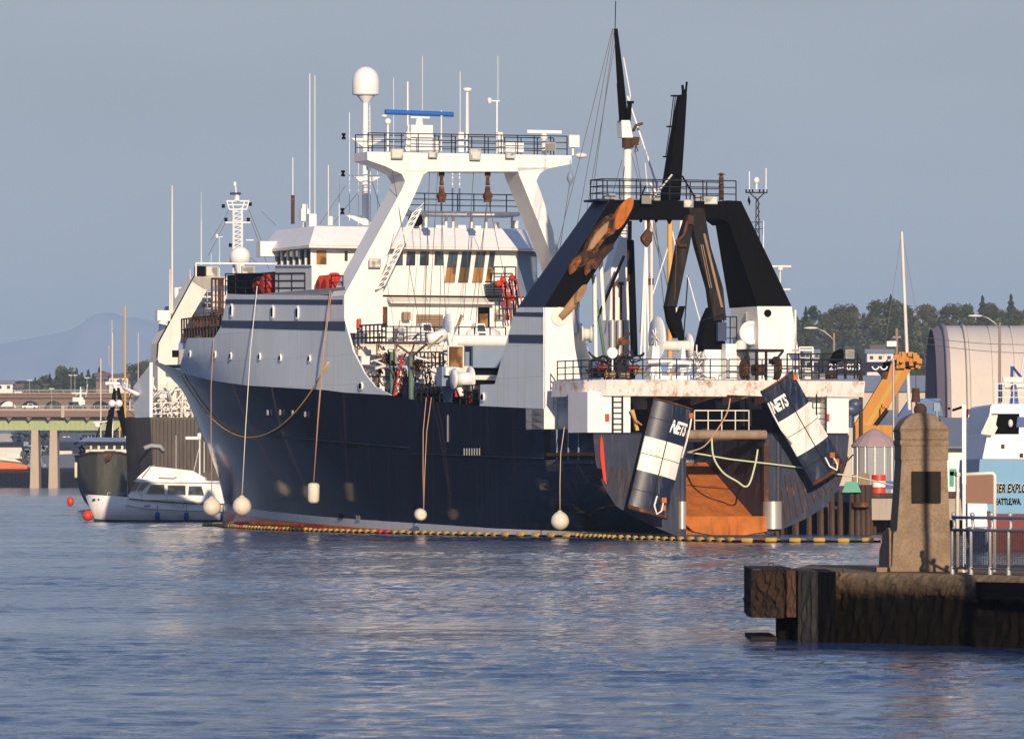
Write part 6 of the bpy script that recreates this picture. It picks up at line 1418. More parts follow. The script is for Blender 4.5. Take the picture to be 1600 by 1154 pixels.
# ---------------------------------------------------------------- trees
def foliage(name, a, b):
    m, t, bs = nodes(name); oi = t.nodes.new('ShaderNodeObjectInfo')
    g_ = t.nodes.new('ShaderNodeNewGeometry')
    c = mix(t, oi.outputs['Random'], a, b); c = mix(t, math_(t, 'MULTIPLY', g_.outputs['Random Per Island'], .7), c, tuple(x*.45 for x in a))
    t.links.new(c, bs.inputs['Base Color']); bs.inputs['Roughness'].default_value = .7; bs.inputs['Specular IOR Level'].default_value = .2
    return m
M['leaf'] = foliage('broadleaf_foliage', (.075,.105,.035), (.14,.12,.05)); M['needle'] = foliage('conifer_foliage', (.035,.06,.03), (.055,.075,.035))
def crown(kind, h, r, n, seed):
    rd = random.Random(seed); g = G(); lobes = []
    if kind == 'leaf':
        for i in range(11): a_ = rd.uniform(0, 6.28); q = rd.uniform(0, .62)*r; lobes.append((Vector((q*math.cos(a_), q*math.sin(a_), h*rd.uniform(.38, .86))), r*rd.uniform(.28, .5)))
    for i in range(n):
        if kind == 'leaf':
            c, rr = rd.choice(lobes); d = Vector((rd.gauss(0,1), rd.gauss(0,1), rd.gauss(0,.8))).normalized(); p = c+d*rr*rd.uniform(.7, 1.08); s = h*rd.uniform(.025, .055)
        else:
            t = rd.random()**.7; z = h*(1-t*.88); tier = .75+.25*math.sin(t*h*3.0+seed); rr = r*t*tier*rd.uniform(.55, 1.05); a_ = rd.uniform(0, 6.28); p = Vector((rr*math.cos(a_), rr*math.sin(a_), z-rr*.25)); s = h*rd.uniform(.022, .05)
        e = Vector((rd.gauss(0,1), rd.gauss(0,1), rd.gauss(0,.7))).normalized(); f = e.orthogonal().normalized()*rd.uniform(.5,1)
        g.add([p-e*s, p+f*s*.8, p+e*s, p-f*s*.8], [(0,1,2,3)])
    return g
protos = []
def proto(nm, kind, h, r, n, seed):
    root = thing(nm, 'tree', 'tree', (0,0,0)); del root['label']
    g = crown(kind, h, r, n, seed); g.build('crown', M['leaf' if kind == 'leaf' else 'needle'], root)
    g = G(); g.cyl((0,0,-1), (0,0,h*.85), h*.022, h*.008, n=6)
    rd = random.Random(seed)
    if kind == 'leaf':
        for i in range(6): a_ = rd.uniform(0,6.28); z = h*rd.uniform(.25,.55); g.cyl((0,0,z), (r*.6*math.cos(a_), r*.6*math.sin(a_), z+h*.2), h*.010, h*.004, n=4)
    g.build('trunk', M['darkwood'], root); return root
pr = [proto('broadleaf_tree','leaf',10,4.6,1500,1), proto('broadleaf_tree','leaf',10,5.4,1600,2), proto('broadleaf_tree','leaf',10,3.8,1300,3), proto('conifer_tree','con',10,2.3,1300,4), proto('conifer_tree','con',10,2.9,1400,5)]
used = set()
def plant(k, x, y, z, h, lab, grp):
    r_ = pr[k]
    if k in used: r_ = copy_tree(pr[k])
    used.add(k); r_.location = (x, y, z-.3); s = h/10; r_.scale = (s*random.uniform(.9,1.2), s*random.uniform(.9,1.2), s); r_.rotation_euler = (0,0,random.uniform(0,6.28))
    tag(r_, lab, 'tree', grp)
LB = ['round leafy tree on the far wooded hill at the right', 'dark pointed conifer on the far wooded hill at the right']
rt = random.Random(11)
for row in range(9):
    y = 2165+row*40; n = 17
    for i in range(n):
        u_ = 1150+(i+rt.uniform(-.4,.4))*30; x = xx(u_, y); z = hill_z(x, y, hp, 2150, 2500)
        con = rt.random() < .22; k = rt.choice((3,4)) if con else rt.choice((0,1,2))
        plant(k, x, y, z, rt.uniform(5.0,9.0)*(1.3 if con else 1), LB[1 if con else 0], 'conifers on the right hill' if con else 'leafy trees on the right hill')
for i in range(34):
    y = 2490+rt.uniform(-10,20); u_ = 1235+i*11.5+rt.uniform(-4,4); x = xx(u_, y); k = rt.choice((0,1,2,0,1,4)); plant(k, x, y, hill_z(x, y, hp, 2150, 2500), rt.uniform(3.2,5.4), LB[1 if k > 2 else 0], 'conifers on the right hill' if k > 2 else 'leafy trees on the right hill')
# the tall pointed conifer breaking the skyline, and its neighbours
for u_, top, k in ((1382,473,3),(1455,484,4),(1473,478,3),(1333,482,0),(1366,482,1),(1290,492,1),(1420,486,0),(1500,492,2),(1545,482,0),(1565,483,1),(1590,483,3),(1258,492,2),(1350,486,4),(1312,486,2)):
    y = 2480; x = xx(u_, y); z = hill_z(x, y, hp, 2150, 2500); h = zz(top, y)-z
    plant(k, x, y, z, h, 'tallest pointed conifer breaking the skyline of the right hill' if u_ == 1382 else LB[1 if k > 2 else 0], None if u_ == 1382 else ('conifers on the right hill' if k > 2 else 'leafy trees on the right hill'))
LL = ['leafy tree on the low skyline behind the bridges at the left', 'pointed conifer on the low skyline behind the bridges at the left']
for u_, top, k in ((15,604,1),(28,598,3),(55,588,4),(70,584,0),(78,582,3),(95,570,1),(108,572,0),(120,574,3),(128,580,4),(138,576,4),(146,582,3),(155,572,3),(163,578,0),(172,584,1),(186,590,0),(200,578,2),(210,566,1),(222,562,0),(235,560,1),(250,566,2),(266,570,1),(40,600,1),(5,606,0),(-10,604,1),(88,592,2),(115,590,1),(135,594,0),(60,600,2),(150,598,1),(300,575,0),(280,572,1),(100,600,0),(75,600,1),(178,600,2)):
    y = 2560+random.uniform(-40,60); x = xx(u_, y); z = hill_z(x, y, hp2, 2250, 2700)-1; h = max(4, zz(top, y)-z)
    plant(k, x, y, z, h, LL[1 if k > 2 else 0], 'conifers behind the bridges' if k > 2 else 'leafy trees behind the bridges')
g = G(); rd = random.Random(3)
for i in range(9000):
    if i < 6500: y = rd.uniform(2140, 2480); u_ = rd.uniform(1130, 1640); z = hill_z(xx(u_, y), y, hp, 2150, 2500)
    else: y = rd.uniform(2260, 2600); u_ = rd.uniform(-60, 330); z = hill_z(xx(u_, y), y, hp2, 2250, 2700)
    p = Vector((xx(u_, y), y, z+rd.uniform(0, 2.6))); e = Vector((rd.gauss(0,1), rd.gauss(0,1), rd.gauss(0,.7))).normalized()*rd.uniform(.4,1.0); f = e.orthogonal()*.7
    g.add([p-e, p+f, p+e, p-f], [(0,1,2,3)])
o = g.build('undergrowth', M['leaf']); o['kind'] = 'stuff'
# ---------------------------------------------------------------- dock edge beyond the stern
YD = 398
def dp(u, v, dy=0): return P(u, v, YD+dy)
g = G(); a_ = dp(1362,770); b_ = dp(1640,770); zdk = 2.55
g.box((a_.x, YD, .9), (b_.x, YD+6, zdk)); 
dk = thing('concrete_wharf', 'concrete wharf edge on timber piles beyond the trawler\'s stern', 'wharf', (a_.x, YD, 0)); g.build('deck_slab', M['concrete'], dk)
g = G(); g.box((a_.x-.1, YD-.25, zdk-.25), (b_.x, YD+.1, zdk+.02)); g.build('timber_kerb', M['darkwood'], dk)
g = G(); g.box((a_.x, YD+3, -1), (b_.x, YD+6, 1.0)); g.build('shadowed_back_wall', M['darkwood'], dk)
for u_, lean in ((1300,0),(1313,0),(1283,.1),(1264,0),(1330,.05),(1340,0),(1348,0),(1356,0),(1244,.0)):
    for k in range(3 if u_ > 1325 else 1):
        g = G(); p = dp(u_+k*2.2, 845, -.6+k*.5); top = dp(u_+k*2.2+(1345-u_)*.08*(u_ > 1325), 757 if u_ > 1325 else 765, -.6+k*.5)
        g.cyl((p.x, p.y, -1), top, .2, .17, n=9)
        single(g, 'timber_pile', M['darkwood'], ('tarred timber pile in the cluster at the end of the concrete wharf' if u_ > 1325 else {1244:'first',1264:'second',1283:'third',1300:'fourth',1313:'fifth'}[u_]+' single dark pile counting from the stern ramp towards the wharf'), 'pile', group='clustered wharf piles' if u_ > 1325 else 'single piles by the quarter')
g = G(); p = dp(1345,792,-.9); g.lathe(p, (0,0,1), [(0,.55),(.3,.57)], 14); single(g, 'pile_band', M['brown'], 'rusty band round the timber pile cluster', 'pile band')
g = G(); g.box((dp(1200,0,2).x, YD+2, -1), (a_.x, YD+2.4, 2.0)); 
for i in range(22): x = dp(1200,0).x+i*.32; g.cyl((x, YD+1.6, -1), (x, YD+1.6, 1.9+random.uniform(-.3,.3)), .13, n=6)
single(g, 'timber_bulkhead', M['darkwood'], 'dark timber bulkhead behind the piles at the right of the stern', 'bulkhead')
# drums and bits on the wharf
def drum(u, v, mats, lab, r=.31, h=.92, dy=1.5, b=True):
    c = dp(u, v, dy); c.z = zdk; th = thing('oil_drum', lab, 'drum', c)
    for k in range(3): g = G(); g.lathe(c+Vector((0,0,h*k/3)), (0,0,1), [(0,r),(.02,r+.015),(.05,r),(h/3,r)], 18); g.build(('lower_band','middle_band','upper_band')[k], M[mats[k]], th)
drum(1373, 760, ('red','white','red'), 'red steel drum with a white band standing on the wharf', .44, 1.15)
g = G(); g.cbox(dp(1391,760,2)+Vector((0,0,.1)), (.5,.5,.5)); single(g, 'blue_bin', M['blue'], 'small blue bin beside the red and white drum', 'bin')
g = G(); c = dp(1330,760,-.8); g.hexa([c+Vector(x) for x in ((-.6,-.3,-.35),(.6,-.3,-.35),(.6,.3,-.35),(-.6,.3,-.35))], [c+Vector(x) for x in ((-.3,-.2,.3),(.35,-.2,.35),(.35,.2,.35),(-.3,.2,.3))]); single(g, 'green_bin', M['teal'], 'green bin at the corner of the trawler\'s starboard quarter', 'bin')
g = G(); c = dp(1350,750,1.2); g.cbox(c, (.7,.4,.9)); g.cbox(c+Vector((-.6,0,.0)), (.25,.3,.7)); single(g, 'timber_cleat', M['wood'], 'weathered timber blocks on the wharf behind the pile cluster', 'timber')
# hexagonal tank house
th = thing('tank_house', 'round grey-walled tank house with a faded pink conical roof behind the stern', 'building', dp(1375,740,12)); c = dp(1366,740,14); c.z = zdk-.1; s_ = YD+14
g = G(); r_ = 36*s_/F*.95; hz = zz(698, s_)-c.z; g.lathe(c, (0,0,1), [(0,r_),(hz,r_)], 14, sm=False); g.build('wall', M['galv2'] if 'galv2' in M else M['midgrey'], th)
g = G(); g.lathe(c+Vector((0,0,hz)), (0,0,1), [(0,r_*1.06),(.1,r_*1.06),(.62,r_*.72),(1.05,r_*.28),(1.2,.05)], 14, sm=False); g.build('roof', paint('faded_pink_roof', (.36,.26,.25), .7, .1), th)
g = G(); 
for i in range(14): t = 6.28*i/14+.2; g.cyl(c+Vector((r_*1.01*math.cos(t), r_*1.01*math.sin(t), 0)), c+Vector((r_*1.01*math.cos(t), r_*1.01*math.sin(t), hz)), .05, n=4)
g.build('wall_seams', M['galv'], th)
# yellow crane
Yk = 440
def kp(u, v, dy=0): return P(u, v, Yk+dy)
yc = thing('mobile_crane', 'yellow telescopic crane boom rising from behind the tank house', 'crane', kp(1345,744)*1)
g = G(); A = [kp(1335,664), kp(1372,664), kp(1424,576), kp(1398,560)]; g.prism(A, (0,1.3,0)); g.build('boom', M['cranyel'], yc)
g = G(); g.prism([kp(1352,664,-.05), kp(1360,664,-.05), kp(1414,572,-.05), kp(1409,568,-.05)], (0,.04,0)); g.build('boom_rib', M['yellow'], yc)
g = G(); 
for i in range(30): g.cbox(kp(random.uniform(1400,1437), random.uniform(553,573), -.25), (random.uniform(.15,.4), random.uniform(.2,.8), random.uniform(.15,.45)))
g.prism([kp(1398,572), kp(1400,555), kp(1425,549), kp(1441,562), kp(1438,576), kp(1420,577)], (0,1.2,0)); g.build('boom_head', M['cranyel'], yc)
g = G()
for u_ in (1407,1418,1430): g.lathe(kp(u_,567,-.62), (0,1,0), [(0,.13),(.12,.13)], 12)
g.cyl(kp(1368,664,-.4), kp(1386,640,-.4), .16, n=8); g.build('sheaves', M['oily'], yc)
g = G(); g.cbox(kp(1384,634,-.3), (.5,.3,.3)); g.cbox(kp(1379,642,-.3), (.3,.3,.5)); g.build('boom_bracket', M['cranyel'], yc)
g = G(); g.path([kp(1431,574), kp(1431,606)], .03, 4); g.cyl(kp(1431,606), kp(1431,628), .25, .3, n=8); g.path([kp(1431,628), kp(1433,632), kp(1430,636)], .08, 5); g.build('hook_block', M['brown'], yc)
g = G(); g.box((kp(1336,0).x, Yk-.5, 2.5), (kp(1400,0).x, Yk+3, kp(0,664).z)); g.build('chassis', M['cranyel'], yc)
# dark horizontal gantry beam with numbers
Yg = 425
def qp(u, v, dy=0): return P(u, v, Yg+dy)
g = G(); g.prism([qp(1262,566), qp(1392,565), qp(1388,580), qp(1352,581), qp(1262,579)], (0,1,0))
sb = thing('loading_beam', 'long dark navy beam with white numbers behind the stern rail', 'beam', qp(1330,744)); g.build('beam', M['navy'], sb)
g = G(); g.prism([qp(1380,566), qp(1394,562), qp(1386,592), qp(1378,592)], (0,1,0)); g.cyl(qp(1345,580), qp(1345,700), .14, n=6); g.build('beam_support', M['darkwood'], sb)
g = G(); g.prism([qp(1380,590,.2), qp(1388,560,.2), qp(1370,580,.2)], (0,.4,0)); g.build('end_plate', M['navy'], sb)
text_mesh('28-4823', .56, 'white_numbers', M['white'], sb, frame(qp(1320,573.5,-.03), (1,0,0), (0,0,1)), xs=1.15)
for u_ in (1368, 1381): g = G(); c = qp(u_,572,-.1); g.path([c+Vector((.22*math.cos(t), 0, .22*math.sin(t))) for t in [math.pi*(1+i/8) for i in range(9)]], .06, 5); g.build('shackle', M['white'], sb)
# buildings of the yard
def ybox(u0, v0, u1, v1, Y, d, mat, nm, lab, roofmat=None, rise=0):
    a_, b_ = P(u0, v1, Y), P(u1, v0, Y); th = thing(nm, lab, 'building', ((a_.x+b_.x)/2, Y, 2.5)); g = G(); g.box((a_.x, Y, 2.4), (b_.x, Y+d, b_.z)); g.build('wall', M[mat], th)
    if roofmat: g = G(); g.prism([(a_.x-.3, Y-.4, b_.z), (a_.x-.3, Y+d/2, b_.z+rise), (a_.x-.3, Y+d, b_.z)], (b_.x-a_.x+.6, 0, 0)); g.build('roof', M[roofmat], th)
    return th
M['roofgrey'] = paint('grey_shingle_roof', (.16,.19,.24), .8, .15, .3, (.3,.32,.36), scale=3)
M['beigewall'] = paint('beige_cladding', (.52,.45,.36), .7, .06, .2)
ybox(1240,612,1470,650,760,30,'beigewall','long_warehouse','long beige warehouse with flat grey roof behind the crane','galv',2.2)
ybox(1440,650,1468,690,560,6,'bluegrey','small_blue_house','small grey-blue gabled house left of the big fabric shed','bluegrey',1.6)
t2 = ybox(1372,697,1546,744,470,5,'white','grey_roofed_workshop','low white workshop with a wide grey roof behind the monument')
g = G(); g.prism([P(1370,697,469), P(1368,652,476), P(1549,652,476), P(1540,697,469)], (0,.25,-.1)); g.prism([P(1370,697,468.9), P(1540,697,468.9), P(1540,700,468.9), P(1370,700,468.9)], (0,.3,0)); g.build('roof', M['roofgrey'], t2)
g = G(); a_, b_ = P(1509,742,469.8), P(1526,701,469.8); g.box((a_.x,469.8,a_.z),(b_.x,469.95,b_.z)); wn_ = g.build('window', M['glass'], t2)
g = G()
for v_ in (710,719,728): p = P(1509,v_,469.7); g.box((p.x,469.7,p.z-.04),(P(1526,0,469.7).x,469.8,p.z+.04))
g.build('glazing_bar', M['white'], wn_)
# fabric shed with rounded roof
Ys = 640
M['fabric'] = paint('cream_shed_fabric', (.58,.52,.45), .7, .06, .35, (.42,.34,.28), scale=.3)
sh = thing('fabric_shed', 'large cream fabric shed with a rounded roof and dark open end', 'building', P(1540,744,Ys))
prof = [(1472,645),(1473,590),(1474,560),(1476,535),(1479,519),(1484,510.5),(1490,508)]
# long side faces us: arch runs away; near side wall curved up to the ridge
g = G(); vs = []
xL = P(1484,0,Ys).x; xR = P(1760,0,Ys).x; prof2 = [(0,2.4),(0,7.5),(.25,10.5),(.9,13),(2.2,15.4),(4.2,17.1),(7,18.2),(10,18.6),(13,18.2),(16,17),(18,15),(19.5,11),(20,7),(20,2.4)]
zs_ = zz(508, Ys+8); k_ = (zs_-2.4)/(18.6-2.4)
for x in [xL+(xR-xL)*i/24 for i in range(25)]:
    for (dy, z) in prof2: vs.append((x, Ys+dy, 2.4+(z-2.4)*k_))
n = len(prof2); g.add(vs, [(i*n+j, (i+1)*n+j, (i+1)*n+j+1, i*n+j+1) for i in range(24) for j in range(n-1)], 0, True); g.build('fabric_cover', M['fabric'], sh)
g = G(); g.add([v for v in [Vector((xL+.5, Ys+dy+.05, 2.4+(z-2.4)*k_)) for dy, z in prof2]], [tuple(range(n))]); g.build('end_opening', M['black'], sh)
g = G(); g.path([(xL-.05, Ys+dy, 2.4+(z-2.4)*k_) for dy, z in prof2], .25, 6)
g.add([Vector((xL-1.1*(1 if 0 < j < n-1 else 1), Ys+dy+2, 2.4+(z-2.4)*k_*.985)) for j, (dy, z) in enumerate(prof2)]+[Vector((xL, Ys+dy, 2.4+(z-2.4)*k_)) for dy, z in prof2], [(j, j+1, n+j+1, n+j) for j in range(n-1)], 0, True); g.build('end_hood', paint('purple_grey_fabric', (.25,.215,.235), .7, .1), sh)
g = G()
for i in range(1, 8): x = xL+(xR-xL)*i/8; g.path([(x, Ys+dy-.05, 2.4+(z-2.4)*k_+.02) for dy, z in prof2[:8]], .07, 4)
g.path([(P(1514,0,Ys).x, Ys+dy-.25, 2.4+(z-2.4)*k_+.1) for dy, z in prof2[:8]], .2, 6); g.build('rib', M['fabric'], sh)
# stacked container
ct = thing('shipping_container', 'red corrugated shipping container in front of the fabric shed', 'container', P(1530,744,600)); a_, b_ = P(1513,668,600), P(1548,639,600)
g = G(); nn = 26; pts = []
for i in range(nn*2): x = a_.x+(b_.x-a_.x)*i/(nn*2-1); pts.append((x, 600+(.12 if (i//2) % 2 else 0)))
g.add([Vector((x, y, z)) for x, y in pts for z in (2.5, b_.z)], [(2*i, 2*i+2, 2*i+3, 2*i+1) for i in range(len(pts)-1)]); g.box((a_.x, 600.15, 2.5), (b_.x, 606, b_.z+.02)); g.build('body', M['red2'] if 'red2' in M else paint('container_red', (.33,.045,.03), .6, .15), ct)
text_mesh('P·C', .62, 'white_letters', M['white'], ct, frame(P(1522,651.5,599.9), (1,0,0), (0,0,1)), xs=1.3)
# blue tarpaulin, drums etc. near the warehouse
g = G(); g.prism([P(1402,652,520), P(1421,624,520), P(1425,624,520), P(1426,652,520)], (0,2,0)); single(g, 'blue_sail_cover', M['blue'], 'bright blue triangular cover left of the small blue house', 'tarpaulin')
g = G(); g.prism([P(1383,652,520), P(1384,640,520), P(1402,640,520), P(1402,652,520)], (0,2,0)); single(g, 'blue_skip', M['band'], 'dark blue skip below the yellow crane boom', 'skip')
g = G(); g.ball(P(1438,640,480), .5); g.path([P(1432,655,480), P(1438,640,480), P(1444,655,480)], .12, 4); single(g, 'red_lamp_housing', M['brown'], 'dark red round lamp housing above the monument\'s top', 'lamp')
g = G(); g.box((P(1459,0,500).x,500,P(0,642,500).z),(P(1469,0,500).x,501,P(0,629,500).z)); g.cyl(P(1464,642,500), P(1464,665,500), .15, n=5); single(g, 'meter_box', M['bluegrey'], 'small grey box on a post right of the monument top', 'box')
g = G(); g.ball(P(1328,640,415), .7, sq=(1,.6,.7)); g.ball(P(1336,632,415), .5, sq=(1,.6,.8)); g.cyl(P(1328,640,415), P(1328,668,415), .3, n=6); single(g, 'blue_net_heap', M['band'], 'heap of dark blue net between the stern locker and the crane boom', 'net')
# cobra-head street lamps
def cobra(u, v0, vt, arm, Y, lab):
    th = thing('street_lamp', lab, 'street lamp', P(u, 744, Y)); g = G(); b_ = P(u, v0, Y); b_.z = 2.5; t_ = P(u, vt, Y); g.cyl(b_, t_, .16, .10, n=8); g.build('post', paint('rusty_lamp_post', (.30,.22,.17), .7, .2) if 'lp' not in M else M['lp'], th)
    pts = [P(u-arm[0][0], arm[0][1], Y)]+[P(u-a0, v, Y) for a0, v in arm[1:]]; g = G(); g.path(pts, .05, 6); g.build('arm', M['galv'], th)
    e = pts[-1]; g = G(); g.ball(e+Vector((-.45,0,-.02)), .5, sq=(1.25,.4,.22)); g.build('lamp_head', M['cream'], th)
cobra(1303, 600, 520, [(0,532),(6,525),(16,517),(28,512)], 560, 'tall curved street lamp behind the stern railing, left of the crane')
cobra(1562, 640, 504, [(0,514),(8,504),(18,497),(30,493)], 540, 'tall curved street lamp in front of the fabric shed')
th = thing('utility_pole', 'brown wooden utility pole with wires left of the sailboat mast', 'utility pole', P(1401, 744, 600)); g = G(); g.cyl((P(1401,0,600).x,600,2.5), P(1401,513,600), .20, .15, n=8); g.build('post', M['wood'], th); g = G(); g.cyl(P(1395,527,600), P(1408,527,600), .1, n=5); g.cbox(P(1393,537,600), (.9,.4,.5)); g.build('crossarm', M['galv'], th)
g = G(); 
for v0, v1 in ((521,538),(530,552)):
    g.path([P(1405+(1640-1405)*t, v0+(v1-v0)*t+6*math.sin(math.pi*t), 600+8*t) for t in [i/10 for i in range(11)]], .035, 4)
g.build('wire', M['cable'], th)
g = G(); g.cyl(P(1396,760,420), P(1396,560,420), .07, n=6); single(g, 'thin_pole', M['galv'], 'thin grey pole crossing in front of the yellow crane boom', 'pole')
# masts of sailboats and of boats beyond the trawler
def sail(u0, v0, u1, v1, Y, lab, r=.13, wires=()):
    th = thing('sailboat_mast', lab, 'mast', P(u0, 744, Y)); g = G(); g.cyl(P(u0, v0, Y), P(u1, v1, Y), r, r*.8, n=8); g.build('spar', M['cream'], th); g = G(); g.cyl(P(u1-3, v1+2, Y), P(u1+3, v1+2, Y), .04, n=4)
    for w_ in wires: g.cyl(P(u1, v1, Y), P(*w_, Y), .02, n=4)
    g.build('rigging', M['cable'], th)
sail(1421, 640, 1409, 362, 500, 'tall white sailboat mast leaning slightly, right of the utility pole', .15, ((1380,560),(1445,560)))
sail(1590, 620, 1622, 420, 480, 'thin white mast leaning out of the picture at the right edge', .07)
sail(176, 745, 176, 520, 900, 'thin grey mast standing behind the old fishing boat', .06)
mb = thing('moored_fishing_boat', 'fishing boat hidden beyond the trawler, its white and orange masts showing through the stern gantry', 'fishing boat', P(1040, 744, 470))
def mp(u, v): return P(u, v, 470)
g = G(); g.prism([mp(930,700), mp(1110,700), mp(1095,760), mp(945,760)], (0,6,0)); g.build('hull', M['bluegrey'], mb)
for (a_, b_, w0, m_, nm) in (((1007,560),(1009,345),.12,'white','mast'),((1001,560),(1009,370),.09,'white','mast'),((1014,560),(1010,370),.08,'white','boom'),((1018,560),(1018,300),.12,'cream','mast'),((1047,620),(1047,345),.20,'orange_m','orange_mast'),((1065,345),(1057,440),.15,'white','boom'),((1020,460),(1046,380),.05,'white','stay'),((1074,430),(1110,560),.05,'white','stay'),((1048,350),(1065,430),.05,'white','stay'),((1050,420),(1067,580),.05,'white','stay'),((1066,560),(1075,430),.05,'rail','stay'),((1020,345),(1048,470),.03,'cable','stay'),((1010,360),(1000,520),.03,'cable','stay'),((1024,345),(1046,560),.03,'cable','stay'),((1008,255),(1012,300),.05,'cream','stay'),((1016,286),(1024,300),.1,'white','mast')):
    g = G(); g.cyl(mp(*a_), mp(*b_), w0, n=8); g.build(nm, M['orange_m'] if m_ == 'orange_m' and 'orange_m' in M else M['yellow' if m_ == 'orange_m' else m_], mb)
g = G(); g.cbox(mp(1017,440), (.4,.2,.5)); g.path([mp(1018,420), mp(1016,432), mp(1019,438)], .08, 5); g.build('hook', M['brown'], mb)
# communications mast
cm = thing('lattice_aerial_mast', 'dark lattice aerial mast with a small white dome right of the black gantry', 'mast', P(1184, 744, 430))
def lp(u, v): return P(u, v, 430)
g = G(); 
for du in (-3,3): g.cyl(lp(1184+du*1.3,420), lp(1183+du*.5,310), .05, n=4)
for i in range(9): v_ = 415-i*12; g.cyl(lp(1180.5,v_), lp(1187,v_-12), .03, n=4); g.cyl(lp(1187,v_), lp(1180.5,v_-12), .03, n=4)
g.cyl(lp(1165,301), lp(1199,301), .06, n=4); g.cyl(lp(1183,312), lp(1172,302), .05, n=4); g.cyl(lp(1183,312), lp(1194,302), .05, n=4)
for u_ in (1166,1171,1176,1187,1193,1198): g.cyl(lp(u_,301), lp(u_,296), .06, n=5)
g.rail([lp(1170,368), lp(1192,368)], .9, 2, .4, .03); g.build('lattice', M['rail'], cm)
g = G(); g.ball(lp(1182,282), .2, sq=(1,1,1.2)); g.cyl(lp(1182,296), lp(1182,286), .08, n=6)
for u_, v_ in ((1171,268),(1197,263),(1193,345)): g.cyl(lp(u_, 300 if v_ < 300 else 400), lp(u_, v_), .035, n=4)
g.build('aerials', M['white'], cm)
g = G(); g.prism([lp(1170,305), lp(1173,315), lp(1171,322), lp(1168,313)], (0,.1,0)); g.build('pennant', M['black'], cm)
g = G(); g.cbox(lp(1220,416), (1.4,.15,.12)); g.cyl(lp(1219,416), lp(1219,422), .22, n=8); g.cyl(lp(1219,422), lp(1219,560), .06, n=5); g.cbox(lp(1229,452), (.5,.3,.1)); single(g, 'radar_mast', M['cream'], 'small white radar on a thin post just right of the black gantry leg', 'radar')
# small grey working boat with blue davits + name: the explorer
Ye = 312
def ep(u, v, dy=0): return P(u, v, Ye+dy)
ex = thing('explorer_boat', 'blue and grey ship\'s stern lettered TIER EXPL and SEATTLE, WA. at the right edge', 'ship', ep(1570, 744))
g = G(); g.prism([ep(1531,717), ep(1640,717), ep(1700,717), ep(1690,860), ep(1546,860), ep(1534,800), ep(1529,745)], (0,14,0)); g.build('hull', paint('sky_blue_hull', (.115,.30,.47), .45, .1, .4, (.18,.22,.25)), ex)
g = G(); g.prism([ep(1540,802,-.02), ep(1690,802,-.02), ep(1690,860,-.02), ep(1548,860,-.02)], (0,.05,0)); g.build('red_underbody', paint('dark_red_bottom', (.16,.03,.03), .6, .2), ex)
g = G(); g.prism([ep(*x, -.03) for x in ((1535,716.5),(1543,678),(1544,660),(1548,634),(1551,631),(1700,631),(1700,717))], (0,14,0)); g.build('bulwark', M['grey'], ex)
g = G(); g.prism([ep(*x, -.05) for x in ((1549,646),(1593,646),(1592,678),(1554,678))], (0,.06,0)); g.build('mooring_recess', M['black'], ex)
g = G(); g.prism([ep(*x, -.07) for x in ((1546,648),(1559,648),(1556,663),(1559,668),(1553,679),(1540,679),(1533,676))], (0,.05,0)); g.build('recess_cheek', M['cream'], ex)
g = G(); g.prism([ep(*x, -.08) for x in ((1590,651),(1640,651),(1640,667),(1588,667))], (0,.05,0)); g.build('blue_plate', M['blue'], ex)
g = G(); g.ball(ep(1579,661,-.2), .12, sq=(1,1,1.6)); g.cyl(ep(1533,676,-.3), ep(1550,678,-.3), .10, n=6); g.build('bollard', M['cream'], ex)
for u_, v_ in ((1567,697),(1596,711)): g = G(); g.cbox(ep(u_,v_,-.05), (.16,.12,.2)); g.build('freeing_port', M['brown'], ex)
g = G(); g.cyl(ep(1563,628,3), ep(1563,600,3), .1, n=6); g.hexa([ep(1577,631,2.5), ep(1592,631,2.5), ep(1592,631,3.5), ep(1577,631,3.5)], [ep(1582,600,2.5), ep(1588,600,2.5), ep(1588,600,3.5), ep(1582,600,3.5)]); g.cyl(ep(1581,572,3), ep(1581,612,3), .08, n=5); g.cyl(ep(1582,573,3), ep(1612,610,3), .07, n=5); g.build('blue_davit', M['blue'], ex); g = G(); g.rail([ep(1556,631,2), ep(1640,631,2)], 1.0, 3, .9, .022); g.build('stern_railing', M['galv'], ex)
g = G(); g.cbox(ep(1583,593,3), (1.0,.5,.25)); g.cbox(ep(1572,597,3), (.3,.3,.2)); g.cyl(ep(1570,603,3), ep(1640,601,3), .14, n=6); g.build('boat_on_davit', M['cream'], ex)
text_mesh('TIER EXPLORER', .58, 'ship_name', M['black'], ex, frame(ep(1586,763,-.08), (1,0,0), (0,0,1)), shear=.22, xs=.54, offset=.016)
text_mesh('TIER EXPLORER', .58, 'ship_name_edge', M['cream'], ex, frame(ep(1585.6,762.7,-.055), (1,0,0), (0,0,1)), shear=.22, xs=.54, offset=.03)
text_mesh('SEATTLE,WA.', .42, 'home_port', M['black'], ex, frame(ep(1574,783.5,-.06), (1,0,0), (0,0,1)), xs=.54, offset=.012)
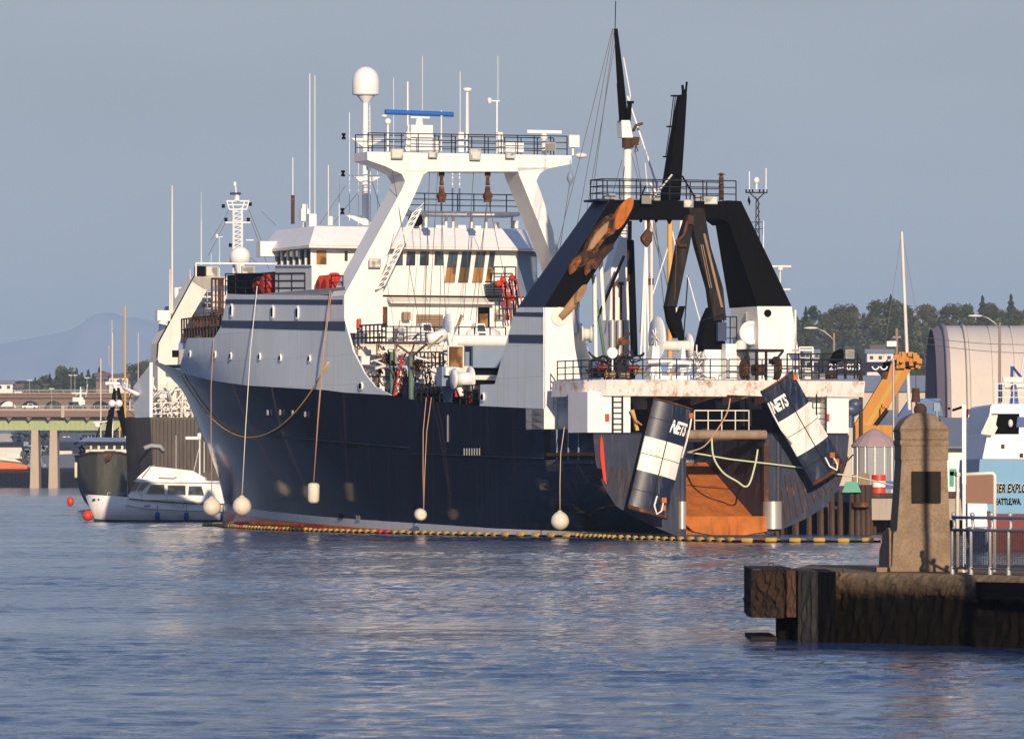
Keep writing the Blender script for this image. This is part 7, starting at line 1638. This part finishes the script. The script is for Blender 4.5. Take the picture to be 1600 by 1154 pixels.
# ---------------------------------------------------------------- foreground pier
def stone(name, a, b, bump=.5, sc=2.2, dark=(.05,.045,.04), st=.0):
    m, t, bs = nodes(name); n1 = noise(t, sc, 8, .7); n2 = noise(t, sc*14, 3, .6)
    c = mix(t, ramp(t, n1, [(.35,(0,)*3),(.65,(1,)*3)]), a, b); c = mix(t, ramp(t, n2, [(.45,(0,)*3),(.6,(.35,)*3)]), c, tuple(x*.5 for x in a))
    if st: c = mix(t, ramp(t, noise(t, 1.6, 7, .75, sc=(1,1,.35)), [(.45,(0,)*3),(.62,(st,)*3)]), c, dark)
    t.links.new(c, bs.inputs['Base Color']); bs.inputs['Roughness'].default_value = .9; bs.inputs['Specular IOR Level'].default_value = .15
    bn = t.nodes.new('ShaderNodeBump'); bn.inputs['Strength'].default_value = bump; bn.inputs['Distance'].default_value = .05
    t.links.new(math_(t, 'ADD', n1, math_(t, 'MULTIPLY', n2, .4)), bn.inputs['Height']); t.links.new(bn.outputs[0], bs.inputs['Normal']); return m
M['pier'] = stone('algae_darkened_concrete', (.010,.009,.008), (.022,.019,.016), 1.0, 1.2, (.005,.005,.005), .8)
M['piertop'] = stone('worn_tan_concrete', (.20,.15,.095), (.34,.26,.17), .6, 1.5, (.06,.045,.03), .35)
M['granite'] = stone('brown_granite', (.20,.145,.095), (.31,.225,.15), .35, 1.6, (.16,.11,.07), .4)
M['rustblk'] = stone('rusty_broken_concrete', (.016,.013,.012), (.055,.030,.018), 1.0, 1.6, (.02,.015,.012), .6)
zp = 1.52
def tidal():
    m, t, bs = nodes('tide_marked_concrete'); tc = t.nodes.new('ShaderNodeTexCoord'); sp_ = t.nodes.new('ShaderNodeSeparateXYZ'); t.links.new(tc.outputs['Object'], sp_.inputs[0])
    n1 = noise(t, 1.2, 8, .7, sc=(1,1,.7)); n2 = noise(t, 9, 6, .7)
    hgt = math_(t, 'ADD', sp_.outputs['Z'], math_(t, 'MULTIPLY', math_(t, 'SUBTRACT', n1, .5), .75))
    f = ramp(t, math_(t, 'SUBTRACT', hgt, .95), [(.0, (0,)*3), (.5, (1,)*3)])
    up = mix(t, n2, (.10,.072,.045), (.26,.19,.12)); lo_ = mix(t, n2, (.004,.0038,.0035), (.013,.011,.009))
    c = mix(t, f, lo_, up); t.links.new(c, bs.inputs['Base Color']); bs.inputs['Roughness'].default_value = .9; bs.inputs['Specular IOR Level'].default_value = .03
    bn = t.nodes.new('ShaderNodeBump'); bn.inputs['Strength'].default_value = .55; bn.inputs['Distance'].default_value = .06; t.links.new(n2, bn.inputs['Height']); t.links.new(bn.outputs[0], bs.inputs['Normal']); return m
M['capstain'] = tidal()
# corners: left face near corner at (1175..), long front face running right and nearer
yL = 141.2; x0 = P(1212, 0, yL).x; y1 = 133.5; x1 = P(1640, 0, y1).x
xe = x1+(x1-x0)*.45; ye = y1+(y1-yL)*.45      # the wall runs on past the picture
def rough(g, cut=8, amp=.04, seed=1):
    return g
def slab(name, quad, z0, z1, mat, par, amp=.05, nx=40, nz=8, seed=1, soft=0.0):
    """box with a jittered surface; quad: 4 plan corners, first edge faces us"""
    rd = random.Random(seed); g = G(); A, B, C_, D = [Vector((x, y, 0)) for x, y in quad]
    for (p, q, n) in ((A, B, nx), (B, C_, max(4, nx//4)), (D, A, max(4, nx//4))):
        vs = []; nr_ = Vector(((q-p).y, -(q-p).x, 0)).normalized()
        for i in range(n+1):
            for j in range(nz+1):
                k = rd.uniform(-amp, amp) if 0 < i < n and j < nz else 0
                k -= soft if j == nz else soft*.35 if j == nz-1 else soft*.1 if j == nz-2 else 0
                vs.append(p.lerp(q, i/n)+nr_*k+Vector((0, 0, z0+(z1-z0)*j/nz+(rd.uniform(-amp,amp)*.5 if 0 < j < nz else (rd.uniform(-amp, amp)*.25 if j == nz else 0)))))
        g.add(vs, [(i*(nz+1)+j, (i+1)*(nz+1)+j, (i+1)*(nz+1)+j+1, i*(nz+1)+j+1) for i in range(n) for j in range(nz)])
    if soft: A = A+Vector((soft, soft, 0)); B = B+Vector((soft, 0, 0))
    g.add([A+Vector((0,0,z1-.005)), B+Vector((0,0,z1-.005)), C_+Vector((0,0,z1-.005)), D+Vector((0,0,z1-.005))], [(0,1,2,3)]); g.add([A+Vector((0,0,z0)), B+Vector((0,0,z0)), C_+Vector((0,0,z0)), D+Vector((0,0,z0))], [(0,1,2,3)])
    return g.build(name, mat, par)
pier = thing('stone_pier', 'dark algae-stained concrete pier in the foreground at the lower right', 'pier', (x0, yL, 0))
slab('pier_wall', ((x0, yL), (xe, ye), (xe+1, 152), (x0+1.0, 152)), -1, zp-.16, M['capstain'], pier, .05, 90, 10, 3)
slab('pier_cap', ((x0+.05, yL-.07), (xe, ye-.06), (xe+1, 151), (x0+1.2, 151)), zp-.46, zp, M['capstain'], pier, .03, 80, 6, 4, .10)
# broken outer block, left end
slab('broken_end_block', ((P(1175,0,140).x, 140.7), (P(1240,0,140).x, 140.0), (P(1240,0,140).x, 146), (P(1178,0,140).x, 146)), .50, zp+.05, M['rustblk'], pier, .07, 16, 9, 5)
slab('rusty_joint_block', ((P(1229,0,140).x, 139.95), (P(1243,0,140).x, 139.8), (P(1243,0,140).x, 144), (P(1229,0,140).x, 144)), .53, zp+.04, M['rustblk2'] if 'rustblk2' in M else paint('bright_rust_concrete', (.075,.034,.022), .9, .4, .5, (.06,.03,.02), bump=.6), pier, .05, 6, 9, 6)
slab('tilted_fender_stone', ((P(1246,0,140).x, 139.7), (P(1278,0,139).x, 139.0), (P(1280,0,140).x, 144), (P(1250,0,140).x, 144)), -.6, zp+.02, paint('grey_stained_concrete', (.035,.031,.027), .9, .4, .8, (.015,.012,.01), bump=.7), pier, .04, 8, 9, 8)
slab('black_gap_block', ((P(1279,0,139).x, 139.1), (P(1305,0,139).x, 138.7), (P(1308,0,139).x, 144), (P(1282,0,139).x, 144)), -.6, zp+.01, M['black'], pier, .04, 8, 6, 9)
slab('recessed_right_beam', ((P(1526,0,135).x, 134.9), (P(1700,0,132).x, 131.6), (P(1700,0,132).x, 136), (P(1530,0,135).x, 138)), zp-.50, zp-.14, M['black'], pier, .01, 10, 3, 10)
g = G(); g.box((P(1174,0,141).x, 141, -.5), (P(1214,0,141).x, 145, .07)); g.build('submerged_ledge', M['rustblk'], pier)
g = G(); p = P(1205,889,140.8); g.path([p+Vector((-.06,0,0)), p+Vector((-.06,0,.12)), p+Vector((.05,0,.14)), p+Vector((.05,0,.02))], .015, 5); q = P(1317,893,139); g.path([q, q+Vector((0,0,.12)), q+Vector((.03,0,.12))], .02, 4); g.build('iron_ring', M['brown'], pier)
# ---------------------------------------------------------------- monument
Ym = 3.6*F/1; Ym = (H-zp)*F/(893-744); 
mo = thing('stone_monument', 'brown granite monument with a rounded top and dark bronze plaque on the pier', 'monument', (P(1430,893,Ym).x, Ym, zp))
scm = Ym/F
AN = R(5)                                       # turned so that its left side shows
def mloc(x, y): 
    ca, sa = math.cos(AN), math.sin(AN); bx = P(1408,0,Ym).x; return (bx+x*ca-y*sa*1.0, Ym+x*sa+y*ca)
def msec(g, levels, d=1.25, m=0):
    """levels: (v, uL, uR) outlines of the front face; depth follows"""
    rings = []
    for v, l, r in levels:
        z = H-(v-744)*scm; xl = (l-1408)*scm/math.cos(AN); xr = (r-1408)*scm/math.cos(AN); ins = max(0, (l-1394)*scm)
        y0 = ins*.6; y1 = d-ins*.6
        rings.append([Vector((*mloc(xl, y0), z)), Vector((*mloc(xr, y0), z)), Vector((*mloc(xr, y1), z)), Vector((*mloc(xl, y1), z))])
    n = len(rings); vs = [p for r_ in rings for p in r_]
    return g.add(vs, [(i*4+j, i*4+(j+1) % 4, (i+1)*4+(j+1) % 4, (i+1)*4+j) for i in range(n-1) for j in range(4)]+[(0,1,2,3), tuple(range(4*n-4, 4*n))], m)
g = G(); msec(g, [(893,1390.5,1486),(885,1391,1486),(884,1393.5,1486),(834,1396,1486),(830,1399,1485.5)], 1.75); g.build('plinth', M['granite'], mo, bevel=.02)
g = G(); msec(g, [(831,1401,1486),(826,1402.6,1485.5),(718,1410.4,1482)]); g.build('shaft', M['granite'], mo, bevel=.015)
g = G(); msec(g, [(719,1410,1482.5),(717,1409,1484),(712,1409,1484),(697,1409.5,1483.5),(694,1407.5,1485),(687,1407.5,1485)]); g.build('necking', M['granite'], mo, bevel=.015)
g = G(); msec(g, [(687,1409,1484.5),(674,1408,1485.5),(671,1405.5,1486)]); msec(g, [(671,1407,1485),(664,1410,1480.5),(656,1416,1473),(650,1423,1466.5),(646,1431,1460),(644.5,1438,1455)]); g.build('rounded_cap', M['granite'], mo, bevel=.03)
p0 = mloc((1425-1408)*scm, -.03); g = G(); zA, zB = H-(785-744)*scm, H-(736-744)*scm
pa, pb = mloc((1424-1408)*scm+.0, .115), mloc((1470-1408)*scm, .115)
pq = [Vector((*mloc((1425.5-1408)*scm, .02), zA)), Vector((*mloc((1471-1408)*scm, .02), zA)), Vector((*mloc((1471-1408)*scm, .02), zB)), Vector((*mloc((1425.5-1408)*scm, .02), zB))]
g.prism(pq, (0, .25, 0)); g.build('plaque', paint('dark_bronze', (.014,.011,.009), .6, .3, bump=.12, scale=6, spec=.1), mo)
# dark scroll buttress on the left
g = G(); q0 = Vector((*mloc((1394-1408)*scm, .12), 0)); fx_ = Vector((math.cos(AN), math.sin(AN), 0)); fy_ = Vector((-math.sin(AN), math.cos(AN), 0))
zz0 = zp; zz1 = H-(824-744)*scm
prf = [(0,zz0),(0,zz1-.15),(.08,zz1-.04),(.2,zz1),(.5,zz1-.02),(.9,zz1-.2),(1.5,zz1-.5),(1.6,zz0)]
g.prism([q0+fy_*y+Vector((0,0,z)) for y, z in prf], -fx_*.05); g.build('side_buttress', M['granite'], mo, bevel=.02)
g = G(); sc_ = [P(u, v, Ym+.3) for u, v in ((1370,893),(1370,886),(1392,886),(1392,893))]; g.prism(sc_, (0,1.2,0)); g.build('side_step', M['granite'], mo)
g = G(); sc_ = [P(u, v, Ym+.2) for u, v in ((1486,897),(1486,886),(1512,886),(1512,897))]; g.prism(sc_, (0,1.0,0)); single(g, 'stone_block', M['piertop'], 'low stone block at the right foot of the monument', 'stone', bevel=.02)
# ---------------------------------------------------------------- railing on the pier
rl = thing('pier_railing', 'dark metal railing with close bars and white knobbed posts right of the monument', 'railing', P(1490, 895, 122))
posts = [(1488,136.6),(1517,136.0),(1547,135.5),(1576,135.0),(1607,134.4),(1640,133.9)]
Pp = []
for u_, Y in posts:
    x = (u_-U0)*Y/F; Pp.append(Vector((x, Y, zp)))
hz = 1.27
for p in Pp:
    g = G(); g.path([p, p+Vector((0,0,hz*.72)), p+Vector((.05,0,hz*.8)), p+Vector((.03,0,hz*.96))], .035, 8); g.ball(p+Vector((.03,0,hz)), .055); g.cyl(p, p+Vector((0,0,.16)), .05, n=8); g.build('post', M['galv'], rl)
for k in (hz*.95, hz*.74, .13):
    g = G(); g.path([p+Vector((0,-.02,k)) for p in Pp]+[Pp[-1]+Vector((.6,-2.2,k))], .033 if k > .5 else .022, 8); g.build('rail', M['railblue'] if 'railblue' in M else M['bluegrey'] if k > .2 else M['rail'], rl)
n = 60
for i in range(n):
    a_ = Pp[0].lerp(Pp[-1], (i+.5)/n); g = G() if i == 0 else g; g.cyl(a_+Vector((0,0,.13)), a_+Vector((0,0,hz*.74)), .010, n=5)
g.build('bars', M['rail'], rl)
g = G()
for k in range(18): z = .16+k*.04; g.cyl(Pp[0]+Vector((0,.1,z)), Pp[-1]+Vector((0,.1,z)), .004, n=4)
g.build('mesh_panel', M['rail'], rl)
# signboard on pipe frame
Yb = 140
def sp(u, v, dy=0): return P(u, v, Yb+dy)
sg = thing('notice_board', 'brown notice board in a bent white pipe frame with a white panel below', 'sign', sp(1525, 900))
g = G(); g.path([sp(1496,893), sp(1496,748), sp(1497,741)], .045, 8); g.path([sp(1506,741), sp(1545,739), sp(1551,739), sp(1554,742), sp(1554.5,748), sp(1553.5,893)], .04, 8); g.ball(sp(1496,741), .07); g.build('pipe_frame', M['pipe'] if 'pipe' in M else M['cream'], sg)
g = G(); g.box((sp(1509,0).x, Yb-.02, sp(0,787).z), (sp(1551.5,0).x, Yb+.03, sp(0,742).z)); g.build('brown_panel', paint('brown_sign_paint', (.20,.10,.065), .6, .06), sg)
g = G(); g.prism([sp(*x, -.06) for x in ((1512,786),(1542,786.5),(1543,795),(1541.5,799),(1543,822),(1512,822))], (0,.03,0)); g.build('white_panel', M['white'], sg)
g = G(); g.cbox(sp(1545,800,-.05), (.08,.03,.05)); g.build('latch', M['brown'], sg)
g = G(); g.path([sp(1506,823,-.05), sp(1538,824,-.05), sp(1541,826,-.05), sp(1541,850,-.05)], .02, 6); g.build('lower_pipe', M['galv'], sg)
wp = thing('white_post', 'slim white square post standing between the monument and the notice board', 'post', P(1506, 885, 139)); g = G(); a_ = P(1503.5,756,139); b_ = P(1509.5,632,139); g.box((a_.x,139,a_.z),(b_.x,139.08,b_.z)); g.build('painted_upper', M['white'], wp)
g = G(); g.box((a_.x+.008,139.01,zp),(b_.x-.008,139.07,a_.z)); g.build('bare_lower', M['galv'], wp)
g = G(); g.path([P(1503,636,139), P(1488,641,139)], .03, 5); g.ball(P(1483,638,139), .03); g.build('side_arm', M['black'], wp)
g = G(); c = P(1487,748,150); g.cbox(c, (.10,.1,.36)); g.cbox(c+Vector((0.03,0,.16)), (.16,.1,.16)); single(g, 'green_cover', M['teal'], 'small green cover peeking out right of the monument shaft', 'cover')
# the pier's own lamp post, just outside the frame, whose shadow crosses the monument
lm = thing('pier_lamp_post', 'plain lamp post on a pile cluster just right of the picture', 'lamp post', (0,0,0)); d = Vector((SX, SY, 0)).normalized()
base = Vector((P(1449,0,Ym).x, Ym, 0))+d*14; base.z = 1.2
lm.location = base; ORG[lm.name] = base
g = G(); g.lathe(base, (0,0,1), [(0,.16),(.25,.14),(.3,.085),(9.2,.07)], 14); g.build('post', M['rail'], lm)
g = G(); g.lathe(base+Vector((0,0,9.2)), (0,0,1), [(0,.1),(.1,.22),(.5,.28),(.6,.05)], 14); g.build('lantern', M['lens'], lm)
for i in range(5):
    a_ = 6.28*i/5; g = G(); g.cyl(base+Vector((.28*math.cos(a_), .28*math.sin(a_), -2.5)), base+Vector((.22*math.cos(a_), .22*math.sin(a_), .05)), .17, n=9); g.build('timber_pile', M['darkwood'], lm)
